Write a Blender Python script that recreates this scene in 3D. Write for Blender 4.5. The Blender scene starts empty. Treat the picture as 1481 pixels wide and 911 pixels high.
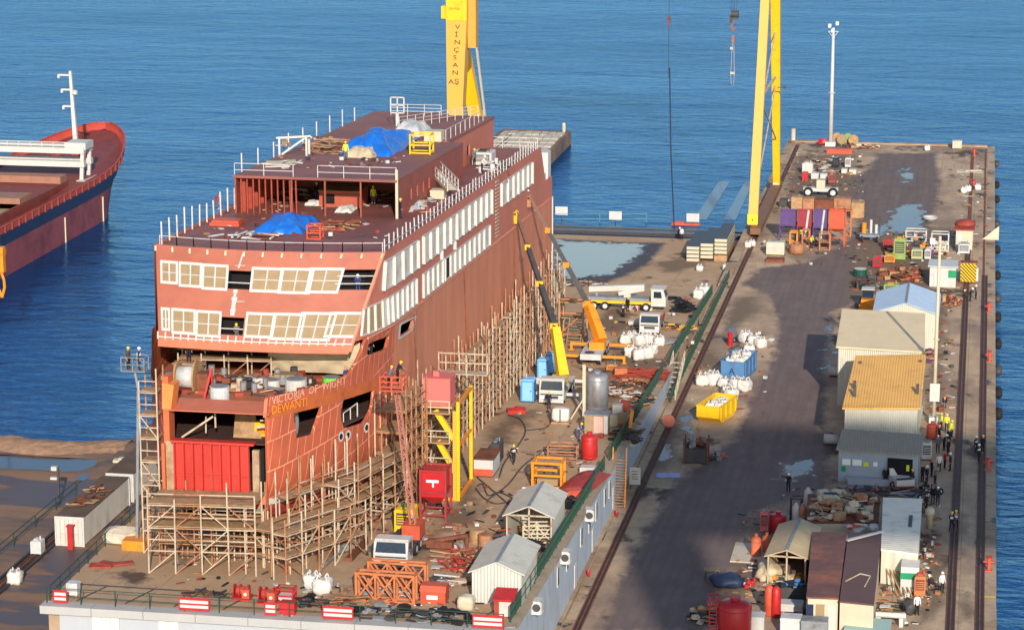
import bpy, bmesh, math, random
from mathutils import Vector, Matrix, noise
random.seed(7)
R_ = random.Random(11)
scene = bpy.context.scene
COL = scene.collection
rad = math.radians
A = rad(10.03); P = rad(12.68); FPX = 3840.; HC = 68.; CX, CY = 740.5, 455.5
sA, cA, sP, cP = math.sin(A), math.cos(A), math.sin(P), math.cos(P)
FW = Vector((-sA*cP, cA*cP, -sP)); RT = Vector((cA, sA, 0)); UP = RT.cross(FW)
def ray(px, py): return FW*FPX + RT*(px-CX) + UP*(CY-py)
def G(px, py, z=0.):
 d = ray(px, py); t = (z-HC)/d.z; return Vector((d.x*t, d.y*t, z))
def Yp(px, py, Y):
 d = ray(px, py); t = Y/d.y; return Vector((d.x*t, Y, HC+d.z*t))
def Xp(px, py, X):
 d = ray(px, py); t = X/d.x; return Vector((X, d.y*t, HC+d.z*t))
SL = .046
def zs(y): return 4.1-SL*(y-225)
def S(px, py, dz=0.):
 d = ray(px, py); t = (4.1+SL*225+dz-HC)/(d.z+SL*d.y); return Vector((d.x*t, d.y*t, HC+d.z*t))
def ppm(p):
 return FPX/((Vector(p)-Vector((0, 0, HC))).dot(FW))
def lin(c):
 return tuple(((v/255.)/12.92 if v/255. <= .04045 else ((v/255.+.055)/1.055)**2.4) for v in c)
MATS = {}
def mat(name, rgb, rough=.7, var=.22, scale=1.2, dirt=None, damt=.35, dscale=.6, streak=1., metal=0., bump=0., spec=.4, emis=None, wave=None):
 if name in MATS: return MATS[name]
 m = bpy.data.materials.new(name); m.use_nodes = True
 nt = m.node_tree; N = nt.nodes; L = nt.links; bs = N['Principled BSDF']
 c = lin(rgb)
 tc = N.new('ShaderNodeTexCoord'); oi = N.new('ShaderNodeObjectInfo')
 mp = N.new('ShaderNodeVectorMath'); mp.operation = 'MULTIPLY_ADD'
 L.new(tc.outputs['Object'], mp.inputs[0]); mp.inputs[1].default_value = (1, 1, 1/streak)
 ml = N.new('ShaderNodeVectorMath'); ml.operation = 'SCALE'; ml.inputs[0].default_value = (37, 19, 53)
 L.new(oi.outputs['Random'], ml.inputs['Scale']); L.new(ml.outputs[0], mp.inputs[2])
 n1 = N.new('ShaderNodeTexNoise'); n1.inputs['Scale'].default_value = scale; n1.inputs['Detail'].default_value = 6; n1.inputs['Roughness'].default_value = .65
 L.new(mp.outputs[0], n1.inputs['Vector'])
 r1 = N.new('ShaderNodeValToRGB'); e = r1.color_ramp.elements
 e[0].position = .3; e[1].position = .72
 e[0].color = tuple(v*(1-var) for v in c)+(1,); e[1].color = tuple(min(1, v*(1+var)) for v in c)+(1,)
 L.new(n1.outputs['Fac'], r1.inputs['Fac']); out = r1.outputs['Color']
 if dirt:
  n2 = N.new('ShaderNodeTexNoise'); n2.inputs['Scale'].default_value = dscale; n2.inputs['Detail'].default_value = 8; n2.inputs['Roughness'].default_value = .7
  L.new(mp.outputs[0], n2.inputs['Vector'])
  r2 = N.new('ShaderNodeValToRGB'); f = r2.color_ramp.elements
  f[0].position = .62-.28*damt; f[1].position = .78-.2*damt; f[0].color = (0, 0, 0, 1); f[1].color = (min(1, .35+damt),)*3+(1,)
  L.new(n2.outputs['Fac'], r2.inputs['Fac'])
  mx = N.new('ShaderNodeMix'); mx.data_type = 'RGBA'
  L.new(r2.outputs['Color'], mx.inputs[0]); L.new(out, mx.inputs[6]); mx.inputs[7].default_value = lin(dirt)+(1,)
  out = mx.outputs[2]
 L.new(out, bs.inputs['Base Color'])
 bs.inputs['Roughness'].default_value = rough; bs.inputs['Metallic'].default_value = metal
 bs.inputs['Specular IOR Level'].default_value = spec
 if bump or wave:
  b = N.new('ShaderNodeBump'); b.inputs['Strength'].default_value = bump or .6; b.inputs['Distance'].default_value = .06
  if wave:
   w = N.new('ShaderNodeTexWave'); w.wave_type = 'BANDS'; w.bands_direction = wave[0]; w.inputs['Scale'].default_value = wave[1]
   L.new(tc.outputs['Object'], w.inputs['Vector']); L.new(w.outputs['Fac'], b.inputs['Height'])
  else: L.new(n1.outputs['Fac'], b.inputs['Height'])
  L.new(b.outputs['Normal'], bs.inputs['Normal'])
 MATS[name] = m
 return m
K = mat
RUST = (104, 62, 44); GRIME = (92, 80, 70)
M_prim  = K('hull_primer', (172, 96, 76), .6, .12, .5, (146, 72, 56), .45, .22, 3.)
M_primF = K('front_primer', (172, 101, 79), .55, .08, .5, (154, 88, 72), .5, .3)
M_primB = K('bow_primer', (176, 78, 50), .6, .14, .6, (158, 84, 54), .5, .35)
M_side  = K('house_side_primer', (190, 112, 92), .6, .12, .6, (162, 92, 76), .4, .3)
M_deck  = K('deck_primer', (142, 88, 80), .62, .2, .5, (114, 72, 68), .55, .25, 1., 0, 0, .25)
M_ramp  = K('ramp_red', (186, 56, 46), .5, .14, .7, (170, 44, 36), .4, .6, 3.)
M_white = K('white_paint', (192, 189, 182), .6, .07, 1.5, (180, 168, 150), .3, .9)
M_cream = K('cream_panel', (192, 182, 156), .65, .06, 1.2, (190, 176, 150), .25, .7)
M_wgrey = K('weathered_grey_paint', (190, 190, 188), .6, .1, 1.2, (150, 145, 138), .3, .8)
M_grey  = K('grey_paint', (130, 134, 138), .6, .14, 1.2, GRIME, .35, .8)
M_dgrey = K('dark_grey_steel', (62, 62, 64), .6, .25, 1.5, (84, 70, 58), .4, .9)
M_black = K('black_rubber', (26, 26, 28), .8, .3, 2.)
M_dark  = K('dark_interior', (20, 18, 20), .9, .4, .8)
M_ply   = K('plywood', (150, 127, 95), .75, .12, 1.5, (148, 122, 88), .35, .8)
M_wood  = K('weathered_planks', (172, 136, 98), .8, .25, 2., (120, 92, 66), .45, .8)
M_galv  = K('galvanised_pipe', (190, 172, 148), .5, .15, 1.5, (150, 110, 78), .5, 1.)
M_rustp = K('rusty_pipe', (168, 118, 84), .65, .25, 1.5, (120, 72, 48), .5, 1.)
M_steel = K('bare_steel', (150, 150, 150), .45, .2, 1.5, (110, 92, 76), .4, .9, 1., .3)
M_rust  = K('rusty_steel', (122, 70, 48), .8, .3, 1.5, (82, 50, 38), .5, .7, 1., 0, .3)
M_rustr = K('red_oxide_steel', (156, 64, 48), .7, .2, 1.5, (116, 56, 44), .5, .8)
M_yel   = K('crane_yellow', (212, 160, 66), .5, .06, .5, (206, 150, 50), .3, .25)
M_yel2  = K('machine_yellow', (232, 182, 28), .45, .08, 1.5, (190, 140, 40), .3, .9)
M_oran  = K('machine_orange', (226, 138, 34), .5, .1, 1.5, (170, 100, 40), .35, .9)
M_orf   = K('orange_frame', (188, 112, 68), .6, .15, 1.5, (160, 84, 54), .4, .9)
M_redp  = K('red_paint', (180, 40, 40), .45, .14, 1.5, (130, 36, 34), .35, .9)
M_redv  = K('vivid_red_paint', (178, 36, 42), .35, .08, 1.5, (160, 30, 34), .3, .9)
M_orr   = K('orange_red_paint', (192, 82, 56), .5, .12, 1.5, (160, 66, 44), .35, .9)
M_bluep = K('blue_paint', (74, 144, 200), .5, .1, 1.5, (60, 110, 160), .3, .9)
M_bluet = K('blue_tarpaulin', (28, 104, 196), .4, .14, 1.2, (60, 150, 214), .35, .7, 1., 0, .6)
M_bluec = K('skip_blue', (78, 124, 168), .6, .14, 1.5, (90, 90, 96), .4, .8)
M_navy  = K('navy_hull', (22, 38, 74), .5, .15, .5, (34, 50, 84), .3, .4)
M_hullr = K('antifouling_red', (136, 66, 72), .6, .15, .4, (84, 42, 50), .45, .3)
M_coam  = K('hatch_red', (128, 58, 50), .6, .2, .8, (90, 46, 44), .4, .6)
M_green = K('machine_green', (132, 156, 84), .6, .15, 1.5, (96, 104, 62), .35, .9)
M_green2= K('tarp_green', (24, 138, 92), .55, .12, 1.5)
M_lime  = K('lime_drum', (112, 214, 60), .5, .1, 1.5)
M_dgreen= K('fence_green', (26, 62, 48), .6, .2, 2.)
M_purp  = K('purple_paint', (86, 62, 116), .55, .15, 1.5, (80, 60, 76), .4, .9)
M_bag   = K('woven_white_bag', (202, 199, 192), .85, .06, 2.5, (192, 188, 180), .3, 1.2, 1., 0, .9)
M_tarp  = K('beige_tarpaulin', (196, 178, 146), .6, .1, 1., (170, 150, 118), .3, .8, 1., 0, .8)
M_btarp = K('black_tarpaulin', (30, 32, 34), .5, .4, 1.5, None, .3, .8, 1., 0, 1.)
M_tanrf = K('tan_roof_sheet', (230, 174, 92), .6, .05, .5, (200, 150, 84), .45, .4, 1., 0, 0., .3, None, ('X', 1.2))
M_beirf = K('beige_roof_sheet', (224, 202, 162), .6, .05, .5, (204, 184, 146), .35, .4, 1., 0, 0., .3, None, ('Y', 1.2))
M_greyrf= K('grey_roof_sheet', (150, 140, 122), .6, .08, .5, (128, 118, 104), .35, .5, 1., 0, 0., .3, None, ('X', 1.2))
M_corw  = K('corrugated_white', (200, 194, 176), .6, .07, .8, (170, 180, 160), .3, .6, 3., 0, .8, .4, None, ('X', 1.5))
M_corwy = K('corrugated_white_side', (200, 194, 176), .6, .07, .8, (170, 180, 160), .3, .6, 3., 0, .8, .4, None, ('Y', 1.5))
M_corg  = K('corrugated_grey', (196, 192, 178), .55, .08, .8, (158, 150, 134), .35, .7, 1., 0, .9, .4, None, ('Y', 1.3))
M_corgx = K('corrugated_grey_end', (196, 194, 184), .55, .08, .8, (158, 152, 140), .35, .7, 3., 0, .9, .4, None, ('X', 1.3))
M_corb  = K('corrugated_bluish', (184, 204, 224), .5, .06, .8, (150, 166, 186), .3, .7, 1., 0, .9, .4, None, ('Y', .9))
M_cabin = K('cabin_grey_blue', (150, 160, 170), .6, .06, 1., (128, 134, 142), .3, .8)
M_wallw = K('wall_white', (172, 174, 176), .7, .04, .7, (180, 178, 174), .25, .4, 3.)
M_wallb = K('wall_blue_grey', (172, 182, 192), .7, .08, .7, (140, 142, 140), .4, .5, 3.)
M_conc  = K('concrete', (168, 150, 126), .85, .14, .8, (126, 110, 92), .45, .35, 1., 0, .25)
M_concp = K('pale_concrete', (196, 184, 164), .85, .14, .8, (150, 136, 116), .45, .5, 1., 0, .25)
M_ruroof= K('rusty_brown_roof', (98, 58, 50), .65, .18, .7, (140, 78, 54), .35, .5)
M_bkroof= K('dark_brown_roof', (98, 68, 62), .6, .15, .7, (98, 66, 54), .35, .5)
M_rail  = K('rail_dark', (50, 44, 42), .6, .25, 1.)
M_glass = K('dark_glass', (38, 50, 60), .12, .1, 1., None, .3, .6, 1., 0, 0, .6)
M_skin  = K('skin', (190, 140, 112), .6, .05, 5.)
M_ynav  = K('work_navy', (30, 34, 50), .85, .2, 6.)
M_yblk  = K('work_black', (24, 24, 28), .85, .2, 6.)
M_yblu  = K('work_blue', (52, 66, 122), .85, .15, 6.)
M_ybrn  = K('work_brown', (76, 62, 54), .85, .15, 6.)
M_ygry  = K('work_grey', (96, 98, 104), .85, .15, 6.)
M_hiv   = K('hi_vis_yellow', (206, 216, 50), .7, .08, 6.)
M_hir   = K('work_red', (178, 36, 44), .8, .1, 6.)
M_band  = K('reflective_band', (226, 228, 226), .4, .05, 6.)
M_hely  = K('helmet_yellow', (246, 196, 20), .35, .04, 6.)
M_helw  = K('helmet_white', (238, 238, 236), .35, .04, 6.)
M_helr  = K('helmet_red', (214, 40, 44), .35, .04, 6.)
M_helo  = K('helmet_orange', (240, 130, 40), .35, .04, 6.)
M_boot  = K('boots', (34, 28, 26), .8, .2, 6.)
class MB:
 def __init__(s): s.v = []; s.f = []; s.m = []; s.mi = 0; s.T = None
 def add(s, vs, fs, mi=None):
  o = len(s.v); k = s.mi if mi is None else mi
  for p in vs:
   p = Vector(p); s.v.append(s.T @ p if s.T else p)
  for f in fs: s.f.append([o+i for i in f]); s.m.append(k)
  return s
 def box(s, x0, x1, y0, y1, z0, z1, mi=None):
  vs = [(x, y, z) for z in (z0, z1) for y in (y0, y1) for x in (x0, x1)]
  return s.add(vs, [(0, 2, 3, 1), (4, 5, 7, 6), (0, 1, 5, 4), (1, 3, 7, 5), (3, 2, 6, 7), (2, 0, 4, 6)], mi)
 def cbox(s, c, d, rz=0., mi=None, tilt=None):
  M = Matrix.Translation(Vector(c)) @ Matrix.Rotation(rz, 4, 'Z')
  if tilt: M = M @ Matrix.Rotation(tilt[0], 4, 'X') @ Matrix.Rotation(tilt[1], 4, 'Y')
  x, y, z = d[0]/2, d[1]/2, d[2]/2
  vs = [M @ Vector((a*x, b*y, e*z)) for e in (-1, 1) for b in (-1, 1) for a in (-1, 1)]
  return s.add(vs, [(0, 2, 3, 1), (4, 5, 7, 6), (0, 1, 5, 4), (1, 3, 7, 5), (3, 2, 6, 7), (2, 0, 4, 6)], mi)
 def bar(s, p, q, w, h=None, mi=None, w2=None):
  p, q = Vector(p), Vector(q); d = (q-p)
  if d.length < 1e-5: return s
  d.normalize(); h = h or w; up = Vector((0, 0, 1)) if abs(d.z) < .95 else Vector((0, 1, 0))
  a = d.cross(up).normalized(); b = a.cross(d).normalized(); k = 1 if w2 is None else w2/w
  vs = [p+a*(i*w/2)+b*(j*h/2) for i, j in ((-1, -1), (1, -1), (1, 1), (-1, 1))]+[q+a*(i*w*k/2)+b*(j*h*k/2) for i, j in ((-1, -1), (1, -1), (1, 1), (-1, 1))]
  return s.add(vs, [(3, 2, 1, 0), (4, 5, 6, 7), (0, 1, 5, 4), (1, 2, 6, 5), (2, 3, 7, 6), (3, 0, 4, 7)], mi)
 def cyl(s, p, q, r, n=12, mi=None, r2=None):
  p, q = Vector(p), Vector(q); d = (q-p).normalized(); r2 = r if r2 is None else r2
  up = Vector((0, 0, 1)) if abs(d.z) < .95 else Vector((0, 1, 0))
  a = d.cross(up).normalized(); b = d.cross(a).normalized()
  vs = []
  for c, rr in ((p, r), (q, r2)):
   for i in range(n):
    t = 2*math.pi*i/n; vs.append(c+a*(math.cos(t)*rr)+b*(math.sin(t)*rr))
  fs = [(i, (i+1) % n, n+(i+1) % n, n+i) for i in range(n)]+[tuple(range(n-1, -1, -1)), tuple(range(n, 2*n))]
  return s.add(vs, fs, mi)
 def tube(s, pts, r, n=5, mi=None):
  for i in range(len(pts)-1): s.cyl(pts[i], pts[i+1], r, n, mi)
  return s
 def lathe(s, prof, n=20, c=(0, 0, 0), mi=None):
  c = Vector(c); vs = []; fs = []
  for r, z in prof:
   for i in range(n):
    t = 2*math.pi*i/n; vs.append(c+Vector((math.cos(t)*r, math.sin(t)*r, z)))
  for k in range(len(prof)-1):
   for i in range(n):
    fs.append((k*n+i, k*n+(i+1) % n, (k+1)*n+(i+1) % n, (k+1)*n+i))
  fs.append(tuple(range(n-1, -1, -1))); fs.append(tuple((len(prof)-1)*n+i for i in range(n)))
  return s.add(vs, fs, mi)
 def prism(s, poly, z0, z1, mi=None):
  n = len(poly); a = sum(poly[i][0]*poly[(i+1) % n][1]-poly[(i+1) % n][0]*poly[i][1] for i in range(n))
  if a < 0: poly = poly[::-1]
  vs = [(p[0], p[1], z0) for p in poly]+[(p[0], p[1], z1) for p in poly]
  return s.add(vs, [tuple(range(n-1, -1, -1)), tuple(range(n, 2*n))]+[(i, (i+1) % n, n+(i+1) % n, n+i) for i in range(n)], mi)
 def extr(s, poly, axis, a0, a1, mi=None):
  n = len(poly)
  mk = (lambda p, a: (a, p[0], p[1])) if axis == 'x' else (lambda p, a: (p[0], a, p[1]))
  vs = [mk(p, a0) for p in poly]+[mk(p, a1) for p in poly]
  return s.add(vs, [tuple(range(n-1, -1, -1)), tuple(range(n, 2*n))]+[(i, (i+1) % n, n+(i+1) % n, n+i) for i in range(n)], mi)
 def quad(s, a, b, c, d, mi=None): return s.add([a, b, c, d], [(0, 1, 2, 3)], mi)
 def blob(s, c, d, seed=0, amp=.18, sub=2, mi=None, flat=-1., boxy=0.):
  bm = bmesh.new(); bmesh.ops.create_icosphere(bm, subdivisions=sub, radius=1.)
  vs = []; c = Vector(c)
  for v in bm.verts:
   p = v.co.copy()
   if boxy:
    mxx = max(abs(p.x), abs(p.y), abs(p.z)); p = p.lerp(p/mxx, boxy)
   k = 1+amp*noise.noise(p*1.7+Vector((seed*3.1, seed*1.7, seed)))+amp*.5*noise.noise(p*4.3+Vector((seed, seed*2.3, 1)))
   p *= k; p.z = max(p.z, flat)
   vs.append(c+Vector((p.x*d[0]/2, p.y*d[1]/2, p.z*d[2]/2)))
  fs = [tuple(x.index for x in f.verts) for f in bm.faces]; bm.free()
  return s.add(vs, fs, mi)
 def grid(s, fn, nu, nv, mi=None):
  vs = [fn(i/nu, j/nv) for j in range(nv+1) for i in range(nu+1)]
  return s.add(vs, [(j*(nu+1)+i, j*(nu+1)+i+1, (j+1)*(nu+1)+i+1, (j+1)*(nu+1)+i) for j in range(nv) for i in range(nu)], mi)
WL = {}
def _link(o, parent):
 COL.objects.link(o)
 if parent: o.parent = parent
 return o
def tag(o, label, cat, group=None, kind=None):
 if label: o['label'] = label
 if cat: o['category'] = cat
 if group: o['group'] = group
 if kind: o['kind'] = kind
 return o
def thing(name, label, cat, loc=(0, 0, 0), rz=0., group=None):
 o = bpy.data.objects.new(name, None); o.empty_display_size = .3; COL.objects.link(o)
 o.location = loc; o.rotation_euler = (0, 0, rz); WL[o.name] = Vector(loc)
 return tag(o, label, cat, group)
def mesh_obj(mb, name, mats, loc=None, smooth=False):
 me = bpy.data.meshes.new(name); off = loc or Vector((0, 0, 0))
 me.from_pydata([tuple(v-off) for v in mb.v], [], mb.f)
 for m in (mats if isinstance(mats, (list, tuple)) else [mats]): me.materials.append(m)
 me.polygons.foreach_set('material_index', mb.m)
 if smooth: me.polygons.foreach_set('use_smooth', [True]*len(me.polygons))
 me.update(); me.validate()
 return bpy.data.objects.new(name, me)
SPLIT = set('house_side bulkhead room_lining wall_frame hatch_cover guard_rail hinge pipe prop stiffener notice roof_vent bracket primer_strip gantry_truck windlass deck_gear draught_mark railing outrigger stem_post base_beam handrail label_plate wire skid pillar deck_seam stile pane brace lettering_ weld_seam primer_patch lug bulwark ramp_cheek corner_frame mesh_panel fan_grille frame plank_deck lifting_loop stern_casing gear_case knob valve runner casing_wall'.split())
def part(mb, name, mats, parent, world=False, smooth=False, label=None):
 loc = WL.get(parent.name, Vector((0, 0, 0))) if world else None
 if name in SPLIT:
  ps = pieces(mb)
  if 1 < len(ps) < 40:
   for q in ps: o = part_(q, name, mats, parent, loc, smooth, label)
   return o
 return part_(mb, name, mats, parent, loc, smooth, label)
def pieces(mb):
 key = [(round(v.x, 2), round(v.y, 2), round(v.z, 2)) for v in mb.v]; par = {}
 def find(a):
  while par.setdefault(a, a) != a: par[a] = par[par[a]]; a = par[a]
  return a
 for f in mb.f:
  for i in f[1:]: par[find(key[i])] = find(key[f[0]])
 out = {}
 for f, k in zip(mb.f, mb.m):
  q = out.setdefault(find(key[f[0]]), MB()); n = len(q.v); q.v += [mb.v[i] for i in f]; q.f.append(list(range(n, n+len(f)))); q.m.append(k)
 return list(out.values())
def part_(mb, name, mats, parent, loc, smooth, label):
 o = mesh_obj(mb, name, mats, loc, smooth); _link(o, parent); WL[o.name] = WL.get(parent.name, Vector((0, 0, 0)))
 if label: o['label'] = label
 return o
def one(mb, name, mats, label, cat, loc=(0, 0, 0), rz=0., group=None, smooth=False, world=False):
 o = mesh_obj(mb, name, mats, Vector(loc) if world else None, smooth); COL.objects.link(o)
 o.location = loc; o.rotation_euler = (0, 0, rz); WL[o.name] = Vector(loc)
 return tag(o, label, cat, group)
def struct(mb, name, mats, smooth=False, kind='structure'):
 o = mesh_obj(mb, name, mats, None, smooth); COL.objects.link(o); o['kind'] = kind; return o
def dup(root, loc, rz=None, label=None, group=None, scale=None):
 r = root.copy(); COL.objects.link(r); r.location = loc; WL[r.name] = Vector(loc)
 if rz is not None: r.rotation_euler = (0, 0, rz)
 if label: r['label'] = label
 if group: r['group'] = group
 if scale: r.scale = scale if isinstance(scale, (tuple, list)) else (scale,)*3
 for ch in list(root.children):
  c = ch.copy(); COL.objects.link(c); c.parent = r
  for g in list(ch.children):
   d = g.copy(); COL.objects.link(d); d.parent = c
 return r
def text_verts(body, size, extrude=.0):
 cu = bpy.data.curves.new('lettering', 'FONT'); cu.body = body; cu.size = size; cu.extrude = extrude; cu.resolution_u = 2
 o = bpy.data.objects.new('lettering', cu); COL.objects.link(o)
 dg = bpy.context.evaluated_depsgraph_get(); me = bpy.data.meshes.new_from_object(o.evaluated_get(dg))
 vs = [v.co.copy() for v in me.vertices]; fs = [tuple(p.vertices) for p in me.polygons]
 bpy.data.objects.remove(o); bpy.data.curves.remove(cu); bpy.data.meshes.remove(me)
 return vs, fs
def letter(mb, body, size, origin, ex, ey, mi=None, bold=0.):
 vs, fs = text_verts(body, size)
 o, ex, ey = Vector(origin), Vector(ex), Vector(ey)
 mb.add([o+ex*v.x+ey*v.y for v in vs], fs, mi)
cam = bpy.data.cameras.new('camera'); co = bpy.data.objects.new('camera', cam); COL.objects.link(co)
co.location = (0, 0, HC)
co.matrix_world = Matrix.Translation((0, 0, HC)) @ Matrix((RT, UP, -FW)).transposed().to_4x4()
cam.sensor_width = 36.; cam.lens = 36.*FPX/1481.; cam.clip_end = 6000; cam.clip_start = .5
scene.camera = co
SUN_EL = rad(21.5); SUN_AZ = math.atan2(.28, -1.)
sd = Vector((math.cos(SUN_EL)*.28/math.hypot(.28, 1), -math.cos(SUN_EL)/math.hypot(.28, 1), math.sin(SUN_EL)))
sl = bpy.data.lights.new('sun', 'SUN'); sl.energy = 3.3; sl.angle = rad(.55); sl.color = (1., .91, .80)
so = bpy.data.objects.new('sun', sl); COL.objects.link(so); so.rotation_euler = sd.to_track_quat('Z', 'Y').to_euler()
w = bpy.data.worlds.new('World'); scene.world = w; w.use_nodes = True
nt = w.node_tree; bg = nt.nodes['Background']; sky = nt.nodes.new('ShaderNodeTexSky'); sky.sky_type = 'NISHITA'
sky.sun_disc = False; sky.sun_elevation = SUN_EL; sky.sun_rotation = math.atan2(sd.x, sd.y); sky.air_density = 1.; sky.dust_density = .6; sky.ozone_density = 1.6
nt.links.new(sky.outputs[0], bg.inputs[0]); bg.inputs[1].default_value = .1
vs_ = scene.view_settings; vs_.view_transform = 'Standard'; vs_.look = 'None'; vs_.gamma = 1.; vs_.use_curve_mapping = False; vs_.exposure = .72
scene.cycles.max_bounces = 5; scene.cycles.diffuse_bounces = 2; scene.cycles.glossy_bounces = 2; scene.cycles.transmission_bounces = 2
def ground_mat(name, a, b, c=None, wet=.0, scale=.25, rough=.85, bump=.3, stretch=(1, 1, 1), wetcol=(60, 54, 54), mask=None):
 m = bpy.data.materials.new(name); m.use_nodes = True; nt = m.node_tree; N = nt.nodes; L = nt.links; bs = N['Principled BSDF']
 g = N.new('ShaderNodeNewGeometry'); mp = N.new('ShaderNodeMapping'); mp.inputs['Scale'].default_value = stretch
 L.new(g.outputs['Position'], mp.inputs[0])
 def noise_(s, d, r=.65):
  n = N.new('ShaderNodeTexNoise'); n.inputs['Scale'].default_value = s; n.inputs['Detail'].default_value = d; n.inputs['Roughness'].default_value = r
  L.new(mp.outputs[0], n.inputs['Vector']); return n.outputs['Fac']
 def ramp(f, p0, p1, v0=0., v1=1.):
  r = N.new('ShaderNodeValToRGB'); e = r.color_ramp.elements; e[0].position = p0; e[1].position = p1
  e[0].color = (v0,)*3+(1,); e[1].color = (v1,)*3+(1,); L.new(f, r.inputs[0]); return r.outputs[0]
 def mix(f, x, y):
  q = N.new('ShaderNodeMix'); q.data_type = 'RGBA'; L.new(f, q.inputs[0])
  for k, v in ((6, x), (7, y)):
   if isinstance(v, tuple): q.inputs[k].default_value = v+(1,)
   else: L.new(v, q.inputs[k])
  return q.outputs[2]
 big = noise_(scale*.35, 5); mid = noise_(scale*1.6, 8, .7); fine = noise_(scale*14, 6, .7)
 col = mix(ramp(mid, .32, .68), lin(a), lin(b))
 if c: col = mix(ramp(big, .45, .62), col, lin(c))
 col = mix(ramp(fine, .58, .75, 0, .45), col, tuple(v*.45 for v in lin(b)))
 wm = ramp(noise_(scale*.6, 6, .6), .60-wet*.3, .66-wet*.28) if wet else None
 if wet: col = mix(wm, col, lin(wetcol))
 if mask:
  at_ = N.new('ShaderNodeVertexColor'); at_.layer_name = 'wear_shade'; sp = N.new('ShaderNodeSeparateColor'); L.new(at_.outputs[0], sp.inputs[0])
  def msk(o, nz, k, p0, p1):
   q = N.new('ShaderNodeMath'); q.operation = 'MULTIPLY_ADD'; L.new(nz, q.inputs[0]); q.inputs[1].default_value = k; L.new(o, q.inputs[2])
   q2 = N.new('ShaderNodeMath'); q2.operation = 'DIVIDE'; L.new(q.outputs[0], q2.inputs[0]); q2.inputs[1].default_value = 1+k
   return ramp(q2.outputs[0], (p0+k*.5)/(1+k), (p1+k*.5)/(1+k))
  trk = N.new('ShaderNodeTexNoise'); trk.inputs['Scale'].default_value = 1.; trk.inputs['Detail'].default_value = 5
  mt_ = N.new('ShaderNodeMapping'); mt_.inputs['Scale'].default_value = (1.5, .06, 1); mt_.inputs['Rotation'].default_value = (0, 0, .04); L.new(g.outputs['Position'], mt_.inputs[0]); L.new(mt_.outputs[0], trk.inputs['Vector'])
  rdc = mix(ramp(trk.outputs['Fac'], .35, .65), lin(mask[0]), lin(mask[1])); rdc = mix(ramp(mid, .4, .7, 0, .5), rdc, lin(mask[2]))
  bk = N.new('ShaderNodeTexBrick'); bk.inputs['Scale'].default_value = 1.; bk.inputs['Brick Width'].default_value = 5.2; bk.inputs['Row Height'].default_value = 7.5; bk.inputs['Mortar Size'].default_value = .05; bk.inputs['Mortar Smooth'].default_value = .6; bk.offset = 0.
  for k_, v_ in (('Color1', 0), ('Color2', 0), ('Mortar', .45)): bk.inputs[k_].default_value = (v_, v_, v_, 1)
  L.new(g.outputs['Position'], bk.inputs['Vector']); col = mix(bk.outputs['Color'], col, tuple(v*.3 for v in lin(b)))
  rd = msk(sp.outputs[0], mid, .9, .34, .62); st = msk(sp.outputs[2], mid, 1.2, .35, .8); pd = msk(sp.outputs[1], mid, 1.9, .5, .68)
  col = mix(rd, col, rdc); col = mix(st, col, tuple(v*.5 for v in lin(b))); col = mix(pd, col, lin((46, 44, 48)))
 L.new(col, bs.inputs['Base Color'])
 if mask:
  rr = N.new('ShaderNodeMapRange'); L.new(pd, rr.inputs[0]); rr.inputs[3].default_value = rough; rr.inputs[4].default_value = .17; L.new(rr.outputs[0], bs.inputs['Roughness'])
 elif wet:
  rr = N.new('ShaderNodeMapRange'); L.new(wm, rr.inputs[0]); rr.inputs[3].default_value = rough; rr.inputs[4].default_value = .5
  L.new(rr.outputs[0], bs.inputs['Roughness'])
 else: bs.inputs['Roughness'].default_value = rough
 bs.inputs['Specular IOR Level'].default_value = .35
 bm_ = N.new('ShaderNodeBump'); bm_.inputs['Strength'].default_value = bump; bm_.inputs['Distance'].default_value = .05
 L.new(fine, bm_.inputs['Height'])
 if mask:
  b2 = N.new('ShaderNodeMapRange'); L.new(pd, b2.inputs[0]); b2.inputs[3].default_value = bump; b2.inputs[4].default_value = .03; L.new(b2.outputs[0], bm_.inputs['Strength']); b3 = N.new('ShaderNodeMapRange'); L.new(pd, b3.inputs[0]); b3.inputs[3].default_value = .3; b3.inputs[4].default_value = .38; L.new(b3.outputs[0], bs.inputs['Specular IOR Level']); L.new(bm_.outputs[0], bs.inputs['Normal'])
 return m
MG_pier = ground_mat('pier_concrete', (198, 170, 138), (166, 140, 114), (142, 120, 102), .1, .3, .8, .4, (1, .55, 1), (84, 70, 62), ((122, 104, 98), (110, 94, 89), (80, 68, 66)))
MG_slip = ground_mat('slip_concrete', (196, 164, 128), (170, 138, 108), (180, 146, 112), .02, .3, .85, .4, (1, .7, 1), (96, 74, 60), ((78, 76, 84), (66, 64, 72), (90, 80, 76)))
MG_road = ground_mat('wet_asphalt', (110, 92, 88), (96, 80, 78), (102, 86, 84), .12, .35, .6, .25, (1, .35, 1), (66, 58, 62))
MG_dirt = ground_mat('shore_dirt', (128, 104, 88), (98, 82, 74), (142, 110, 86), .35, .22, .9, .6, (.5, 1.6, 1), (84, 72, 76))
MG_grav = ground_mat('shore_gravel', (168, 132, 104), (124, 98, 80), None, .0, .8, .9, .8)
MG_cope = ground_mat('cope_concrete', (190, 166, 136), (160, 136, 110), (148, 120, 96), .05, .5, .85, .3)
MG_wet  = ground_mat('wet_slip', (78, 76, 84), (66, 64, 72), None, .45, .3, .3, .1, (1, .4, 1), (56, 58, 70))
MG_pud  = K('standing_water', (40, 42, 50), .3, .2, .8, None, .3, .6, 1., 0, .25, .35)
mw = bpy.data.materials.new('sea_water'); mw.use_nodes = True
nt = mw.node_tree; N = nt.nodes; L = nt.links; bs = N['Principled BSDF']
g_ = N.new('ShaderNodeNewGeometry')
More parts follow.
